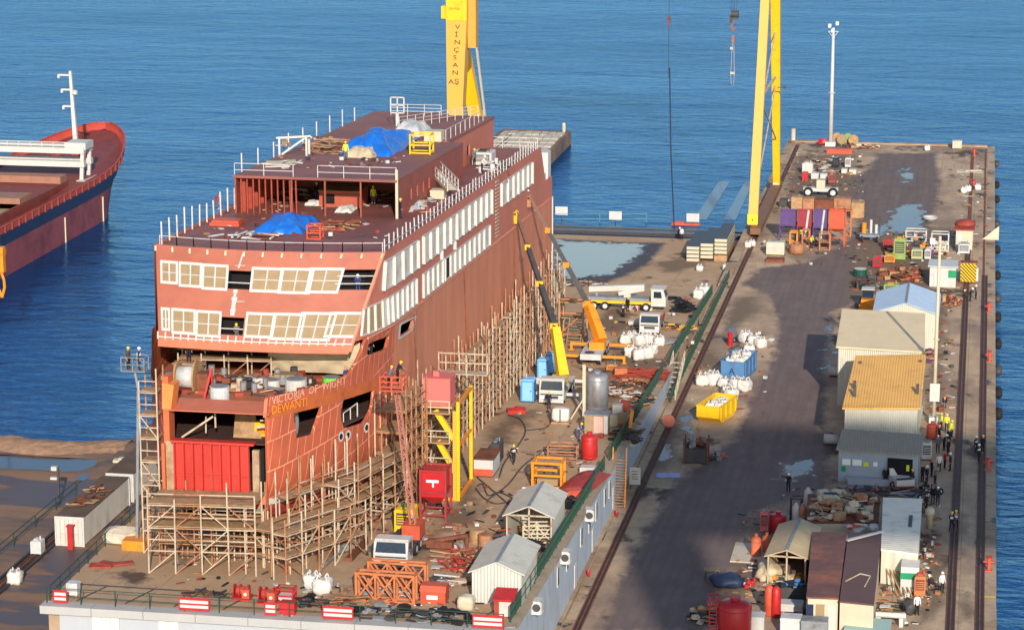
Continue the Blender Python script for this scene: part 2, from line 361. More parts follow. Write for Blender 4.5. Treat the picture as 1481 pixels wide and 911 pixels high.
def wn(sx, sy, sc, det, rot=0.):
 mp = N.new('ShaderNodeMapping'); mp.inputs['Scale'].default_value = (sx, sy, 1); mp.inputs['Rotation'].default_value = (0, 0, rot); L.new(g_.outputs['Position'], mp.inputs[0])
 n = N.new('ShaderNodeTexNoise'); n.inputs['Scale'].default_value = sc; n.inputs['Detail'].default_value = det; n.inputs['Roughness'].default_value = .6; n.inputs['Distortion'].default_value = .4
 L.new(mp.outputs[0], n.inputs['Vector']); return n.outputs['Fac']
h1 = wn(.5, 1., .55, 5, .25); h2 = wn(.6, 1.2, .11, 4, -.2); h3 = wn(.35, 1., .018, 3, .3)
ad = N.new('ShaderNodeMath'); ad.operation = 'MULTIPLY_ADD'; L.new(h2, ad.inputs[0]); ad.inputs[1].default_value = 2.2; L.new(h1, ad.inputs[2])
bp = N.new('ShaderNodeBump'); bp.inputs['Strength'].default_value = .6; bp.inputs['Distance'].default_value = .5; L.new(ad.outputs[0], bp.inputs['Height'])
L.new(bp.outputs[0], bs.inputs['Normal'])
N.remove(bs); out_ = N['Material Output']
rp = N.new('ShaderNodeValToRGB'); rp.color_ramp.elements[0].position = .38; rp.color_ramp.elements[1].position = .62
rp.color_ramp.elements[0].color = lin((6, 46, 90))+(1,); rp.color_ramp.elements[1].color = lin((12, 58, 104))+(1,)
L.new(h3, rp.inputs[0])
df = N.new('ShaderNodeBsdfDiffuse'); L.new(rp.outputs[0], df.inputs['Color']); L.new(bp.outputs[0], df.inputs['Normal'])
gs = N.new('ShaderNodeBsdfGlossy'); gs.inputs['Roughness'].default_value = .14; gs.inputs['Color'].default_value = (.34, .66, 1, 1); L.new(bp.outputs[0], gs.inputs['Normal'])
fr = N.new('ShaderNodeFresnel'); fr.inputs['IOR'].default_value = 1.33; L.new(bp.outputs[0], fr.inputs['Normal'])
cl = N.new('ShaderNodeMapRange'); cl.inputs[1].default_value = .02; cl.inputs[2].default_value = .5; cl.inputs[3].default_value = .12; cl.inputs[4].default_value = .52; L.new(fr.outputs[0], cl.inputs[0])
hm = N.new('ShaderNodeMapRange'); hm.inputs[1].default_value = .35; hm.inputs[2].default_value = .65; hm.inputs[3].default_value = .86; hm.inputs[4].default_value = 1.06; L.new(wn(.25, 1., .03, 5, -.35), hm.inputs[0]); hx = N.new('ShaderNodeMath'); hx.operation = 'MULTIPLY'; L.new(cl.outputs[0], hx.inputs[0]); L.new(hm.outputs[0], hx.inputs[1])
ms = N.new('ShaderNodeMixShader'); L.new(hx.outputs[0], ms.inputs[0]); L.new(df.outputs[0], ms.inputs[1]); L.new(gs.outputs[0], ms.inputs[2]); L.new(ms.outputs[0], out_.inputs[0])
struct(MB().quad((-2500, -300, -2), (2500, -300, -2), (2500, 3500, -2), (-2500, 3500, -2)), 'water', mw)
QR, QL, QE = 2.9, -30.6, 434.
struct(MB().box(QL, QR, 60, QE, -6, -.02), 'pier', MG_cope)
m = MB(); m.box(QR-1.15, QR-.02, 60, QE-.02, .004, .012); m.box(QL+.05, QR-1.2, QE-1.2, QE-.03, .004, .22); m.box(QL+.02, QL+1.15, 318, QE-1.25, .004, .3)
struct(m, 'quay_edge', MG_cope)
m = MB(); m.box(QL+.7, -29.1, 150, 318, .004, .010); m.box(QL+.02, -30.0, 150, 300, .004, .16)
struct(m, 'pier_kerb', MG_cope)
y0, y1 = 171.8, 392.
m = MB()
for xa, ya, xb, yb in ((-64., y0, -66., 205.), (-66., 205., -66., y1)): m.add([(xa, ya, zs(ya)-.03), (QL, ya, zs(ya)-.03), (QL, yb, zs(yb)-.03), (xb, yb, zs(yb)-.03), (xa, ya, -6), (QL, ya, -6), (QL, yb, -8), (xb, yb, -8)],
 [(0, 1, 2, 3), (4, 7, 6, 5), (0, 4, 5, 1), (1, 5, 6, 2), (2, 6, 7, 3), (3, 7, 4, 0)])
struct(m, 'slipway', MG_cope)
import numpy as np
WEAR_SHADE = {'pier': ([], [], []), 'slip': ([], [], [])}
def wear_shade(ch, pts, surf='pier'): WEAR_SHADE[surf][ch].append([(v.x, v.y) for v in ((G if surf == 'pier' else S)(*p) for p in pts)])
def sheet(name, mt, x0, x1, ya, yb, st, key, zf, soft=(1.8, 2.2, 1.6)):
 nx, ny = int((x1-x0)/st), int((yb-ya)/st); X, Y = np.meshgrid(np.linspace(x0, x1, nx+1), np.linspace(ya, yb, ny+1)); cols = []
 if key == 'slip': X = QL+(X-QL)*(1-.0565*(1-np.minimum(1, (Y-171.8)/33.2)))
 for ch in range(3):
  best = np.full(X.shape, -9.)
  for poly in WEAR_SHADE[key][ch]:
   ins = np.zeros(X.shape, bool); dd = np.full(X.shape, 1e9); n = len(poly)
   for i in range(n):
    (ax, ay), (bx_, by_) = poly[i], poly[(i+1) % n]
    c = (ay > Y) != (by_ > Y); ins ^= c & (X < (bx_-ax)*(Y-ay)/((by_-ay) or 1e-9)+ax)
    t = np.clip(((X-ax)*(bx_-ax)+(Y-ay)*(by_-ay))/((bx_-ax)**2+(by_-ay)**2+1e-9), 0, 1); dd = np.minimum(dd, np.hypot(X-ax-t*(bx_-ax), (Y-ay-t*(by_-ay))*.6))
   best = np.maximum(best, np.where(ins, dd, -dd))
  cols.append(np.clip(.5+best/soft[ch]*.5, 0, 1).ravel())
 vs = [(x, y, zf(y)) for x, y in zip(X.ravel(), Y.ravel())]; w_ = nx+1
 me = bpy.data.meshes.new(name); me.from_pydata(vs, [], [(j*w_+i, j*w_+i+1, (j+1)*w_+i+1, (j+1)*w_+i) for j in range(ny) for i in range(nx)]); me.materials.append(mt)
 at_ = me.color_attributes.new('wear_shade', 'FLOAT_COLOR', 'POINT'); at_.data.foreach_set('color', np.stack(cols+[np.ones(len(vs))], 1).astype('f').ravel())
 o = bpy.data.objects.new(name, me); COL.objects.link(o); o['kind'] = 'structure'
wear_shade(0, [(872, 911), (915, 800), (950, 740), (985, 690), (1060, 640), (1095, 560), (1118, 520), (1128, 460), (1112, 425), (1075, 412), (1095, 388), (1170, 380), (1222, 352), (1243, 320), (1250, 292), (1212, 284), (1222, 262), (1258, 244), (1268, 222), (1352, 222), (1358, 262), (1343, 335), (1290, 342), (1262, 352), (1240, 398), (1232, 440), (1206, 452), (1196, 520), (1190, 600), (1198, 705), (1150, 718), (1090, 738), (1072, 800), (1046, 850), (1012, 911)])
for i, pts in enumerate(([(1196, 470), (1205, 470), (1204, 540), (1186, 548), (1190, 500)], [(1290, 300), (1335, 292), (1338, 330), (1300, 340), (1278, 336)], [(1296, 246), (1318, 242), (1326, 262), (1304, 268)],  # puddles; the first also paints in the sheds' shade along their left side
  [(975, 600), (1012, 596), (1008, 622), (968, 628)], [(950, 640), (978, 632), (972, 660), (940, 668)], [(1130, 668), (1190, 662), (1180, 690), (1120, 694)], [(1050, 470), (1072, 462), (1066, 486), (1046, 490)],
  [(1258, 332), (1286, 318), (1292, 338), (1262, 346)])):
 wear_shade(1, pts)
wear_shade(1, [(800, 346), (940, 352), (920, 376), (900, 392), (868, 402), (800, 404)], 'slip'); wear_shade(0, [(800, 346), (960, 352), (940, 380), (905, 400), (868, 410), (800, 404)], 'slip')
for i, pts in enumerate(([(806, 352), (868, 354), (838, 398), (806, 396)], [(884, 352), (930, 354), (912, 374), (880, 392), (858, 396)])):
 wear_shade(1, pts, 'slip')
for i, pts in enumerate(([(640, 690), (690, 700), (700, 730), (650, 740)], [(722, 598), (775, 590), (770, 615), (720, 622)], [(640, 745), (668, 740), (660, 770), (628, 772)], [(870, 450), (905, 440), (900, 470), (860, 472)])):
 wear_shade(2, pts, 'slip')
for i, pts in enumerate(([(840, 762), (858, 740), (866, 748), (850, 772)], [(822, 860), (840, 845), (850, 855), (832, 872)], [(864, 720), (874, 706), (882, 712), (870, 730)], [(806, 895), (822, 872), (834, 880), (818, 905)])):
 wear_shade(2, pts)
for i, pts in enumerate(([(1040, 470), (1062, 430), (1090, 428), (1098, 448), (1075, 470), (1052, 486)], [(1000, 520), (1030, 500), (1048, 520), (1020, 548)], [(1378, 750), (1395, 745), (1396, 770), (1380, 772)], [(1150, 262), (1185, 262), (1195, 275), (1150, 280)])):
 wear_shade(2, pts)
for pts in ([(560, 800), (600, 770), (640, 780), (610, 815)], [(640, 730), (700, 735), (690, 760), (640, 765)], [(830, 470), (880, 455), (930, 470), (890, 485)], [(700, 620), (740, 610), (750, 640), (715, 650)], [(470, 850), (520, 846), (500, 868), (460, 868)], [(940, 380), (1010, 372), (1030, 385), (960, 395)], [(880, 500), (960, 520), (950, 560), (870, 590)]): wear_shade(2, pts, 'slip')
for pts in ([(1150, 225), (1240, 225), (1230, 290), (1130, 290)], [(1240, 330), (1380, 330), (1350, 420), (1220, 440)], [(1345, 440), (1372, 440), (1362, 600), (1342, 600)], [(1085, 745), (1140, 740), (1110, 830), (1060, 900), (1010, 911), (1060, 800)], [(900, 690), (940, 600), (985, 560), (1010, 600), (960, 680)], [(1340, 780), (1360, 760), (1372, 880), (1330, 900)], [(1385, 860), (1408, 850), (1412, 890), (1388, 900)]): wear_shade(2, pts)
sheet('pier_surface', MG_pier, QL, QR, 150, QE, .45, 'pier', lambda y: 0.)
sheet('slip_surface', MG_slip, -66, QL, 171.8, 392, .55, 'slip', zs)
def rail_strip(x, wd, ya, yb, nm='rail'):
 m = MB(); m.box(x-wd/2, x+wd/2, ya, yb, .008, .016, 0); m.box(x-.07, x+.07, ya, yb, .016, .08, 1); m.box(x-wd/2-.08, x-wd/2, ya, yb, .008, .07, 1); m.box(x+wd/2, x+wd/2+.08, ya, yb, .008, .07, 1)
 struct(m, 'crane_rail', [M_rail, M_rust])
rail_strip(-28.7, .5, 100, 430); rail_strip(-.6, .55, 100, 350); rail_strip(1.62, .55, 100, 330)
m = MB(); m.box(-.85, -.35, 350, 425, .008, .05); m.box(1.35, 1.6, 330, 428, .008, .05)
struct(m, 'crane_rail', M_rust)
m = MB()
for ya, yb, z in ((358.5, 360.2, -1.55), (362.2, 363.4, -1.75)): m.box(-66, QL-.05, ya, yb, -3, z)
struct(m, 'slip_sill', K('wet_dark_concrete', (64, 58, 58), .35, .2, .8))
trk = K('submerged_concrete', (74, 106, 132), .3, .15, .3)
for px in ((1003, 1022, 1040, 1056), (1046, 1064, 1078, 1090)):
 a, b, c, d = G(px[0], 318, -1.985), G(px[1], 318, -1.985), G(px[3], 262, -1.985), G(px[2], 262, -1.985)
 struct(MB().quad(a, b, c, d), 'slip_track', trk)
def land(u, v):
 x = -190+124*u; y = 100+148*v
 n = noise.noise(Vector((x*.06, y*.1, 3)))+.5*noise.noise(Vector((x*.2, y*.3, 7)))
 z = .12*n
 ys = 235.6+1.2*noise.noise(Vector((x*.12, 5, 1)))
 if y > ys-4.2 and y < ys: z += .55*math.sin((y-ys+4.2)/4.2*math.pi)*(1+.4*n)
 if y > ys: z -= (y-ys)*.75
 if x < -79.5:
  k = max(0, 1-abs(y-228.6-n*.6)/2.9); z -= .8*k*min(1, (-79.5-x)/2)
  k = max(0, 1-abs(y-222.5)/3.5); z += .5*k*min(1, (-84-x)/5) if x < -84 else 0
 return Vector((x, y, z))
struct(MB().grid(land, 124, 148), 'shore', MG_dirt, True)
struct(MB().quad((-190, 225.5, -.2), (-79.6, 225.5, -.2), (-79.6, 231.6, -.2), (-190, 231.6, -.2)), 'pool', K('pool_water', (22, 32, 50), .08, .2, .6, None, .3, .6, 1., 0, .1, .6))
def bank(u, v):
 x = -190+111.5*u; y = 231.2+4.7*v+1.2*noise.noise(Vector((x*.12, 5, 1)))
 return land((x+190)/124, (y-100)/148)+Vector((0, 0, .03+.25*abs(noise.noise(Vector((x*1.1, y*1.3, 2))))))
struct(MB().grid(bank, 160, 10), 'gravel_bank', MG_grav)
m = MB(); m.box(-79, -67.2, 150, 437, -6, .25, 0)
for i in range(8):
 for j in range(11):
  x = -78+1.3*i+R_.uniform(-.1, .1); y = 392+4*j
  m.cbox((x+.6, y, .32), (1.15, 3.5+R_.uniform(-.4, .3), .2+R_.uniform(0, .25)), R_.uniform(-.05, .05), 1)
struct(m, 'jetty', [MG_dirt, M_concp])
m = MB(); m.box(-75.9, -75.1, 120, 430, .26, .28, 0); m.box(-75.57, -75.43, 120, 430, .28, .42, 1); m.box(-76.2, -76.0, 120, 430, .26, .5, 0); m.box(-75., -74.8, 120, 430, .26, .42, 0)
struct(m, 'crane_rail', [M_rail, M_rust])
one(MB().cyl((0, 0, 0), (0, 0, 1.5), .28, 12), 'mooring_post', M_concp, 'pale round post at the far end of the jetty behind the ship', 'post', Vector((-68.2, 435.5, .25)))
one(MB().cyl((0, 0, 0), (0, 0, 1.9), .35, 12), 'mooring_post', M_concp, 'pale round post on the far left corner of the pier', 'post', Vector((-29.7, 432.9, .3)))
zf = zs(171.8)
b = thing('workshop_building', 'pale building forming the head and flank of the slipway, with white windows', 'building', (-48, 171.5, 0))
m = MB(); m.box(-63.0, -30.3, 171.3, 171.78, -.2, zf-.55, 0); part(m, 'front_wall', M_wallw, b, True)
m = MB(); m.add([(QL+.02, 171.7, 0), (QL+.3, 171.7, 0), (QL+.3, 268, 0), (QL+.02, 268, 0), (QL+.02, 171.7, zs(171.7)-.35), (QL+.3, 171.7, zs(171.7)-.35), (QL+.3, 268, zs(268)-.35), (QL+.02, 268, zs(268)-.35)], [(0, 3, 2, 1), (4, 5, 6, 7), (0, 1, 5, 4), (1, 2, 6, 5), (2, 3, 7, 6), (3, 0, 4, 7)])
part(m, 'side_wall', M_wallb, b, True)
m = MB(); k = 0
for i in range(9):
 xa = -64.2+i*3.82; m.box(xa, xa+3.78, 170.6, 171.79, zf-.55, zf+.04)
part(m, 'cornice', K('cornice_white', (172, 169, 163), .7, .06, .8, (176, 168, 156), .35, .5), b, True)
m = MB(); m.add([(QL-.25, 171.9, zs(171.9)-.35), (QL+.42, 171.9, zs(171.9)-.35), (QL+.42, 268, zs(268)-.35), (QL-.25, 268, zs(268)-.35), (QL-.25, 171.9, zs(171.9)+.06), (QL+.42, 171.9, zs(171.9)+.06), (QL+.42, 268, zs(268)+.06), (QL-.25, 268, zs(268)+.06)], [(0, 3, 2, 1), (4, 5, 6, 7), (0, 1, 5, 4), (1, 2, 6, 5), (2, 3, 7, 6), (3, 0, 4, 7)])
part(m, 'slab_edge', M_conc, b, True)
def front_window(pxa, pxb, pya, pyb, n):
 a = Yp(pxa, pya, 171.25); c = Yp(pxb, pyb, 171.25); z1, z0 = a.z, min(c.z, a.z-1.3)
 fr = MB(); fr.box(a.x, c.x, 171.2, 171.3, z0, z1); f = part(fr, 'window', M_white, b, True)
 w_ = (c.x-a.x)/n; pn = MB()
 for i in range(n): pn.box(a.x+i*w_+.07, a.x+(i+1)*w_-.05, 171.185, 171.198, z0+.08, z1-.08)
 part(pn, 'pane', K('pale_blind', (224, 222, 196), .5, .04, 1.), f, True)
front_window(133, 173, 888, 909, 3); front_window(229, 259, 896, 918, 2); front_window(404, 432, 910, 930, 2)
for y in (203, 207.5, 211.5, 216.5, 219.5, 195.6, 191):
 z1 = zs(y)-.9; m = MB(); m.box(QL+.3, QL+.36, y, y+.8, max(.6, z1-1.6), z1, 0); f = part(m, 'window', M_white, b, True)
 m = MB(); m.box(QL+.36, QL+.37, y+.1, y+.7, max(.7, z1-1.5), z1-.1); part(m, 'pane', M_glass, f, True)
for y in (199.8, 209.5, 222):
 m = MB(); m.box(QL+.3, QL+.35, y, y+1., 0, 2.1); part(m, 'door', M_wgrey, b, True)
labs = ['air conditioner casing low on the slipway wall beside the yellow stair', 'air conditioner casing hung on the slipway wall below the near shed', 'air conditioner casing hung on the slipway wall nearest the bottom edge', 'air conditioner casing at the foot of the grey slipway wall, by the shaded rail']
for i, (px, py) in enumerate(((856, 745), (821, 806), (780, 878), (920, 638))):
 p = Xp(px, py, QL+.8); t = thing('air_conditioner', labs[i], 'air conditioner', (QL+.66, p.y, max(.3, p.z-.4)), 0, 'air conditioners on the slipway wall')
 m = MB(); m.box(-.34, .34, -.5, .5, 0, 1.0); part(m, 'casing', M_wgrey, t)
 m = MB(); m.cyl((0, -.505, .52), (0, -.52, .52), .3, 14); m.box(-.36, .36, -.53, -.515, .5, .54); part(m, 'fan_grille', M_dgrey, t)
 m = MB()
 for a in (-.37, .37):
  for z in (.02, 1.0): m.box(a-.03, a+.03, -.62, .45, z, z+.06)
  m.box(a-.03, a+.03, -.62, -.56, 0, 1.06)
 part(m, 'bracket', M_white, t)
for px, py, lb in ((865, 746, 'red fire extinguisher at the wall foot near the yellow stair'), (823, 832, 'red fire extinguisher at the wall foot below the open shed')):
 p = G(px, py); m = MB(); m.lathe([(.02, 0), (.12, .02), (.12, .55), (.05, .64), (.03, .7)], 10); one(m, 'fire_extinguisher', M_redv, lb, 'extinguisher', (QL+.9, p.y, .01), 0, None, True)
def fence(name, label, pts, h, step, m_post, rails=(.55, 1.), r=.035, mesh=None, group=None, cat='fence'):
 t = thing(name, label, cat, pts[0], 0, group)
 for a, b_ in zip(pts[:-1], pts[1:]):
  a, b_ = Vector(a), Vector(b_); n = max(1, int((b_-a).length/step))
  for i in range(n+1):
   p = a.lerp(b_, i/n); part(MB().bar(p, p+Vector((0, 0, h)), r*2), 'post', m_post, t, True)
  for q in rails:
   part(MB().bar(a+Vector((0, 0, h*q-.03)), b_+Vector((0, 0, h*q-.03)), r*1.3), 'rail', m_post, t, True)
  if mesh:
   k = MB(); L_ = (b_-a).length; d = (b_-a)/L_
   for i in range(int(L_/.22)):
    p = a+d*(i*.22); k.bar(p+Vector((0, 0, .08)), p+Vector((0, 0, h*.97)), .035, .02)
   part(k, 'mesh_panel', mesh, t, True)
 return t
fr_y = 172.2
fence('guard_fence', 'dark green mesh fence along the raised right edge of the slipway', [(QL-.1, 173, zs(173)+.06), (QL-.1, 219.5, zs(219.5)+.06)], 1.25, 2., M_dgreen, (.5, 1.), .05, M_dgreen)
fence('guard_fence', 'dark green mesh fence along the slipway edge beyond the yellow stair', [(QL-.1, 223, zs(223)+.06), (QL-.1, 262, zs(262)+.06)], 1.25, 2., M_dgreen, (.5, 1.), .05, M_dgreen)
fence('guard_fence', 'green fence along the slipway edge beyond the white stair ladder', [(QL-.1, 268, zs(268)), (QL-.1, 312, zs(312)+.06)], 1.25, 2.2, M_dgreen, (.5, 1.), .045, M_dgreen)
fence('guard_fence', 'lower green fence on the pier beside the crane rail', [(-29.6, 260, .16), (-29.6, 322, .01)], 1.2, 2.2, M_dgreen, (.5, 1.), .045, M_dgreen)
fence('front_railing', 'dark post railing along the head of the slipway above the white wall', [(-63.9, fr_y-.9, zf+.04), (QL-.3, fr_y-.9, zf+.04)], 1.15, 2.45, M_dgreen, (.5, 1.), .035)
fence('side_railing', 'dark railing climbing the left edge of the slipway by the container', [(-63.9, 172, zs(172)), (-65.8, 204, zs(204))], 1.1, 2.3, M_dgreen, (.5, 1.), .04)
fence('track_railing', 'low dark railing beside the left crane track', [(-78.2, 192, .25), (-78.2, 218, .25)], 1.15, 4.4, M_dgreen, (.5, 1.), .04)
def leg_box(m, p, q, w0, d0, w1, d1, mi=None):
 p, q = Vector(p), Vector(q)
 vs = [p+Vector((i*w0/2, j*d0/2, 0)) for i, j in ((-1, -1), (1, -1), (1, 1), (-1, 1))]+[q+Vector((i*w1/2, j*d1/2, 0)) for i, j in ((-1, -1), (1, -1), (1, 1), (-1, 1))]
 m.add(vs, [(3, 2, 1, 0), (4, 5, 6, 7), (0, 1, 5, 4), (1, 2, 6, 5), (2, 3, 7, 6), (3, 0, 4, 7)], mi)
gc = thing('gantry_crane', 'tall yellow gantry crane straddling the slipway behind the ship', 'gantry crane', (-50, 367, 0))
YN, YF = 352., 384.
m = MB(); leg_box(m, (-29.3, YN, 1.4), (-28.7, 364.5, 46), 1.25, 1.3, 1.15, 1.6); part(m, 'leg', M_yel, gc, True)
m = MB(); leg_box(m, (-28.6, YF, 1.4), (-28.6, 369., 46), .95, 1.6, 1.5, 2.2); part(m, 'leg', M_yel2, gc, True)
m = MB()
for za, zb in ((8, 17), (17, 8.2), (17.5, 25)):
 m.bar((-28.7, YN+(za-1.4)*.28, za), (-28.6, YF-(zb-1.4)*.33, zb), .16)
m.bar((-28.9, YN+4.6, 18), (-28.6, YF-5.6, 18), .3); part(m, 'brace', M_galv, gc, True)
m = MB(); m.box(-29.4, -28.0, YN-3, YF+3, .55, 1.4); part(m, 'sill_beam', K('sill_brown', (120, 84, 60), .6, .2, 1.), gc, True)
for y in (YN-1.5, YN+2, YF-2, YF+1.5):
 m = MB(); m.cyl((-28.95, y, .4), (-28.45, y, .4), .33, 14); part(m, 'wheel', M_dgrey, gc, True)
m = MB(); m.box(-29.1, -28.3, YF-.9, YF+.2, 1.45, 5.); part(m, 'cabinet', M_white, gc, True)
m = MB(); m.box(-29.98, -28.6, YN-.72, YN-.66, 1.5, 2.9); m.cyl((-29.3, YN-.74, 2.1), (-29.3, YN-.72, 2.1), .12, 10, 1); part(m, 'buffer_plate', [K('plate_yellow', (250, 200, 40), .5, .05), M_dgrey], gc, True)
for z in (16.7, 30.2):
 m = MB(); m.bar((-28.2, YF-8, z), (-27.3, YF-8, z), .12); m.box(-27.4, -27.0, YF-8.2, YF-7.8, z-.15, z+.12); part(m, 'floodlight', M_dgrey, gc, True)
m = MB()
def lx(px, py, y): return Yp(px, py, y)
YL = 352.
a0, a1 = lx(647, 195, YL), lx(664, 195, YL); b0, b1 = lx(645, 25, YL), lx(675, 25, YL)
zb_, zt_ = 2., b0.z
k = (zb_-a0.z)/(b0.z-a0.z)
ax0, ax1 = a0.x+(b0.x-a0.x)*k, a1.x+(b1.x-a1.x)*k*.3
vs = [(ax0, YL, zb_), (ax1, YL, zb_), (ax1, YL+1.6, zb_), (ax0, YL+1.6, zb_), (b0.x, YL, zt_), (b1.x, YL, zt_), (b1.x, YL+3, zt_), (b0.x, YL+3, zt_), (b0.x+.1, YL+2, 46), (b1.x, YL+2, 46), (b1.x, YL+7, 46), (b0.x+.1, YL+7, 46)]
m.add(vs, [(3, 2, 1, 0), (0, 1, 5, 4), (1, 2, 6, 5), (2, 3, 7, 6), (3, 0, 4, 7), (4, 5, 9, 8), (5, 6, 10, 9), (6, 7, 11, 10), (7, 4, 8, 11), (8, 9, 10, 11)])
legL = part(m, 'leg', M_yel, gc, True)
YR = 370.
c0, c1 = lx(686, 212, YR), lx(704, 212, YR); d0, d1 = lx(669, 30, YR), lx(684, 22, YR)
m = MB(); m.add([(c0.x, YR, c0.z), (c1.x, YR, c1.z), (c1.x, YR+1.5, c1.z), (c0.x, YR+1.5, c0.z), (d0.x, YR-8, d0.z), (d1.x, YR-8, d1.z), (d1.x, YR-6, d1.z), (d0.x, YR-6, d0.z)],
 [(3, 2, 1, 0), (4, 5, 6, 7), (0, 1, 5, 4), (1, 2, 6, 5), (2, 3, 7, 6), (3, 0, 4, 7)])
m.add([(c0.x, YR, c0.z), (c1.x, YR, c1.z), (c1.x, YR+1.5, c1.z), (c0.x, YR+1.5, c0.z), (c0.x+.6, YR+2, 1), (c1.x+.6, YR+2, 1), (c1.x+.6, YR+3.5, 1), (c0.x+.6, YR+3.5, 1)], [(0, 1, 5, 4), (1, 2, 6, 5), (2, 3, 7, 6), (3, 0, 4, 7)])
part(m, 'leg', K('leg_yellow', (244, 182, 24), .45, .05, .5), gc, True)
e0 = lx(684, 22, YR-8); f0 = lx(705, 210, YR)
m = MB(); m.bar((e0.x, YR-8.2, e0.z), (f0.x+.2, YR-.1, f0.z), .26, .3); part(m, 'walkway_rail', M_cream, gc, True)
m = MB(); m.box(b1.x-.1, b1.x+1.0, YL+1.2, YL+3, 24.2, 46); part(m, 'web_plate', K('web_brownish', (200, 146, 60), .6, .1), gc, True)
m = MB(); p = lx(637, 10, YL); q = lx(645, 28, YL); m.box(p.x, q.x+.05, YL+.5, YL+2.5, q.z, p.z); part(m, 'gear_box', M_yel2, gc, True)
m = MB()
p0 = lx(645, 30, YL); m.box(b0.x+.01, b1.x-.01, YL-.05, YL-.01, p0.z, 46); part(m, 'upper_plate', M_yel2, gc, True)
m = MB()
gl = 'VİNÇSAN'
for i, ch in enumerate(gl):
 px, py = 662.2-.75*i, 38+i*11; p = Yp(px, py, YL-.04); letter(m, ch, 1., (p.x-.38, YL-.04+(-.02), p.z-.42), (1.15, 0, 0), (0, 0, .85))
for ch, px in (('A.', 652), ('Ş', 660.5)):
 p = Yp(px, 117, YL-.04); letter(m, ch, 1.05, (p.x-.35, YL-.06, p.z-.42), (1.1, 0, 0), (0, 0, .85))
part(m, 'lettering', K('letter_black', (60, 44, 20), .6, .1), legL, True)
m = MB(); p = Yp(652, 15, YL-.07); letter(m, '50+50t', .52, (p.x-.3, YL-.07, p.z), (1, 0, 0), (0, 0, 1)); part(m, 'lettering', MATS['letter_black'], legL, True)
m = MB(); m.box(-75, -26, 362, 365.5, 45.8, 50); m.box(-75, -26, 370, 373.5, 45.8, 50); part(m, 'girder', M_yel, gc, True)
m = MB(); m.box(-45, -36, 361, 374.5, 50.02, 52.5); part(m, 'trolley', M_yel2, gc, True)
YH = 364.
p = Yp(967.5, 30, YH); q = Yp(975, 330, YH)
t = thing('hoist_rope', 'long dark hoist rope hanging down to two people by the slip end', 'rope', (q.x, YH, q.z))
m = MB(); m.tube([(p.x, YH, 45.8), (p.x, YH, p.z)], .03, 6); m.tube([(p.x, YH, p.z-.4), (p.x+.05, YH, p.z-8)], .035, 6); part(m, 'wire', M_rail, t, True)
p2 = Yp(968.5, 98, YH); m = MB(); m.tube([(p2.x, YH, p2.z), (p2.x+.3, YH, (p2.z+q.z)/2), (q.x, YH, q.z)], .085, 6); part(m, 'sling', K('sling_navy', (26, 36, 56), .7, .2), t, True)
m = MB(); m.cbox((p.x, YH, p.z), (.35, .3, .7)); m.cyl((p.x-.2, YH, p.z+.3), (p.x+.2, YH, p.z+.3), .25, 10); m.cbox((p.x, YH, p.z-.7), (.2, .2, .5)); part(m, 'hook_block', K('hook_dark_red', (110, 56, 50), .6, .2), t, True)
p = Yp(1061, 22, YH); t = thing('hook_block', 'heavy hook block with slings hanging from the yellow gantry crane', 'crane hook', (p.x, YH, p.z))
m = MB()
for dx in (-.45, -.15, .15, .5): m.tube([(p.x+dx, YH, 45.8), (p.x+dx*.8, YH, p.z)], .025, 5)
part(m, 'wire', M_rail, t, True)
m = MB(); m.cbox((p.x+.25, YH, p.z), (.55, .5, 1.2)); m.cyl((p.x-.35, YH, p.z+.1), (p.x+.7, YH, p.z+.1), .5, 14); m.cbox((p.x-.35, YH, p.z-.6), (.4, .4, 1.)); part(m, 'sheave_block', M_dgrey, t, True)
m = MB(); m.tube([(p.x, YH, p.z-.8), (p.x-.3, YH, p.z-1.6), (p.x, YH, p.z-2.2), (p.x+.3, YH, p.z-1.7)], .12, 6); m.cbox((p.x, YH, p.z-3.3), (.35, .25, 1.)); part(m, 'hook', K('hook_rusty', (150, 92, 70), .6, .2), t, True)
m = MB()
for dx in (-.25, .25): m.tube([(p.x+dx*.4, YH, p.z-3.8), (p.x+dx, YH, p.z-8.2), (p.x+dx*.6, YH, p.z-9.6)], .03, 5)
m.cbox((p.x-.2, YH, p.z-4.6), (.35, .2, .35)); m.cbox((p.x, YH, p.z-8), (.6, .2, .3)); part(m, 'sling', M_galv, t, True)
g2 = thing('gantry_crane', 'gantry crane behind the viewpoint throwing a broad shadow band over the pier', 'gantry crane', (60, -10, 0))
part(MB().box(36.5, 96, -13, -8, 93.5, 107), 'girder', M_yel, g2, True)
part(MB().box(34.6, 40.4, -13.2, -8, 0, 93.5), 'leg', M_yel, g2, True)
part(MB().box(88, 94, -13.2, -8, 0, 93.5), 'leg', M_yel, g2, True)
XC = -55.5
def W(x, y, d): return Vector((x, y, zs(y)+d))
def lerp_tab(tab, t):
 if t <= tab[0][0]: return tab[0][1]
 for (a, u), (b, v) in zip(tab[:-1], tab[1:]):
  if t <= b:
   k = (t-a)/(b-a); return u+(v-u)*k
 return tab[-1][1]
BEAM = [(186, 3.95), (187, 4.6), (188.5, 5.35), (190, 6.0), (192, 6.85), (194, 7.55), (196, 8.1), (198, 8.55), (200, 8.9), (202.5, 9.2), (206, 9.42), (210, 9.5), (400, 9.5)]
def hb(y, d):
 h = lerp_tab(BEAM, y)
 if d < 6.5:
  k = (6.5-d)/4.5; h -= k*k*(1.3 if y > 214 else 1.3+1.3*(214-y)/28)
 if d > 12.2 and y < 200: h += (d-12.2)*.06
 return h
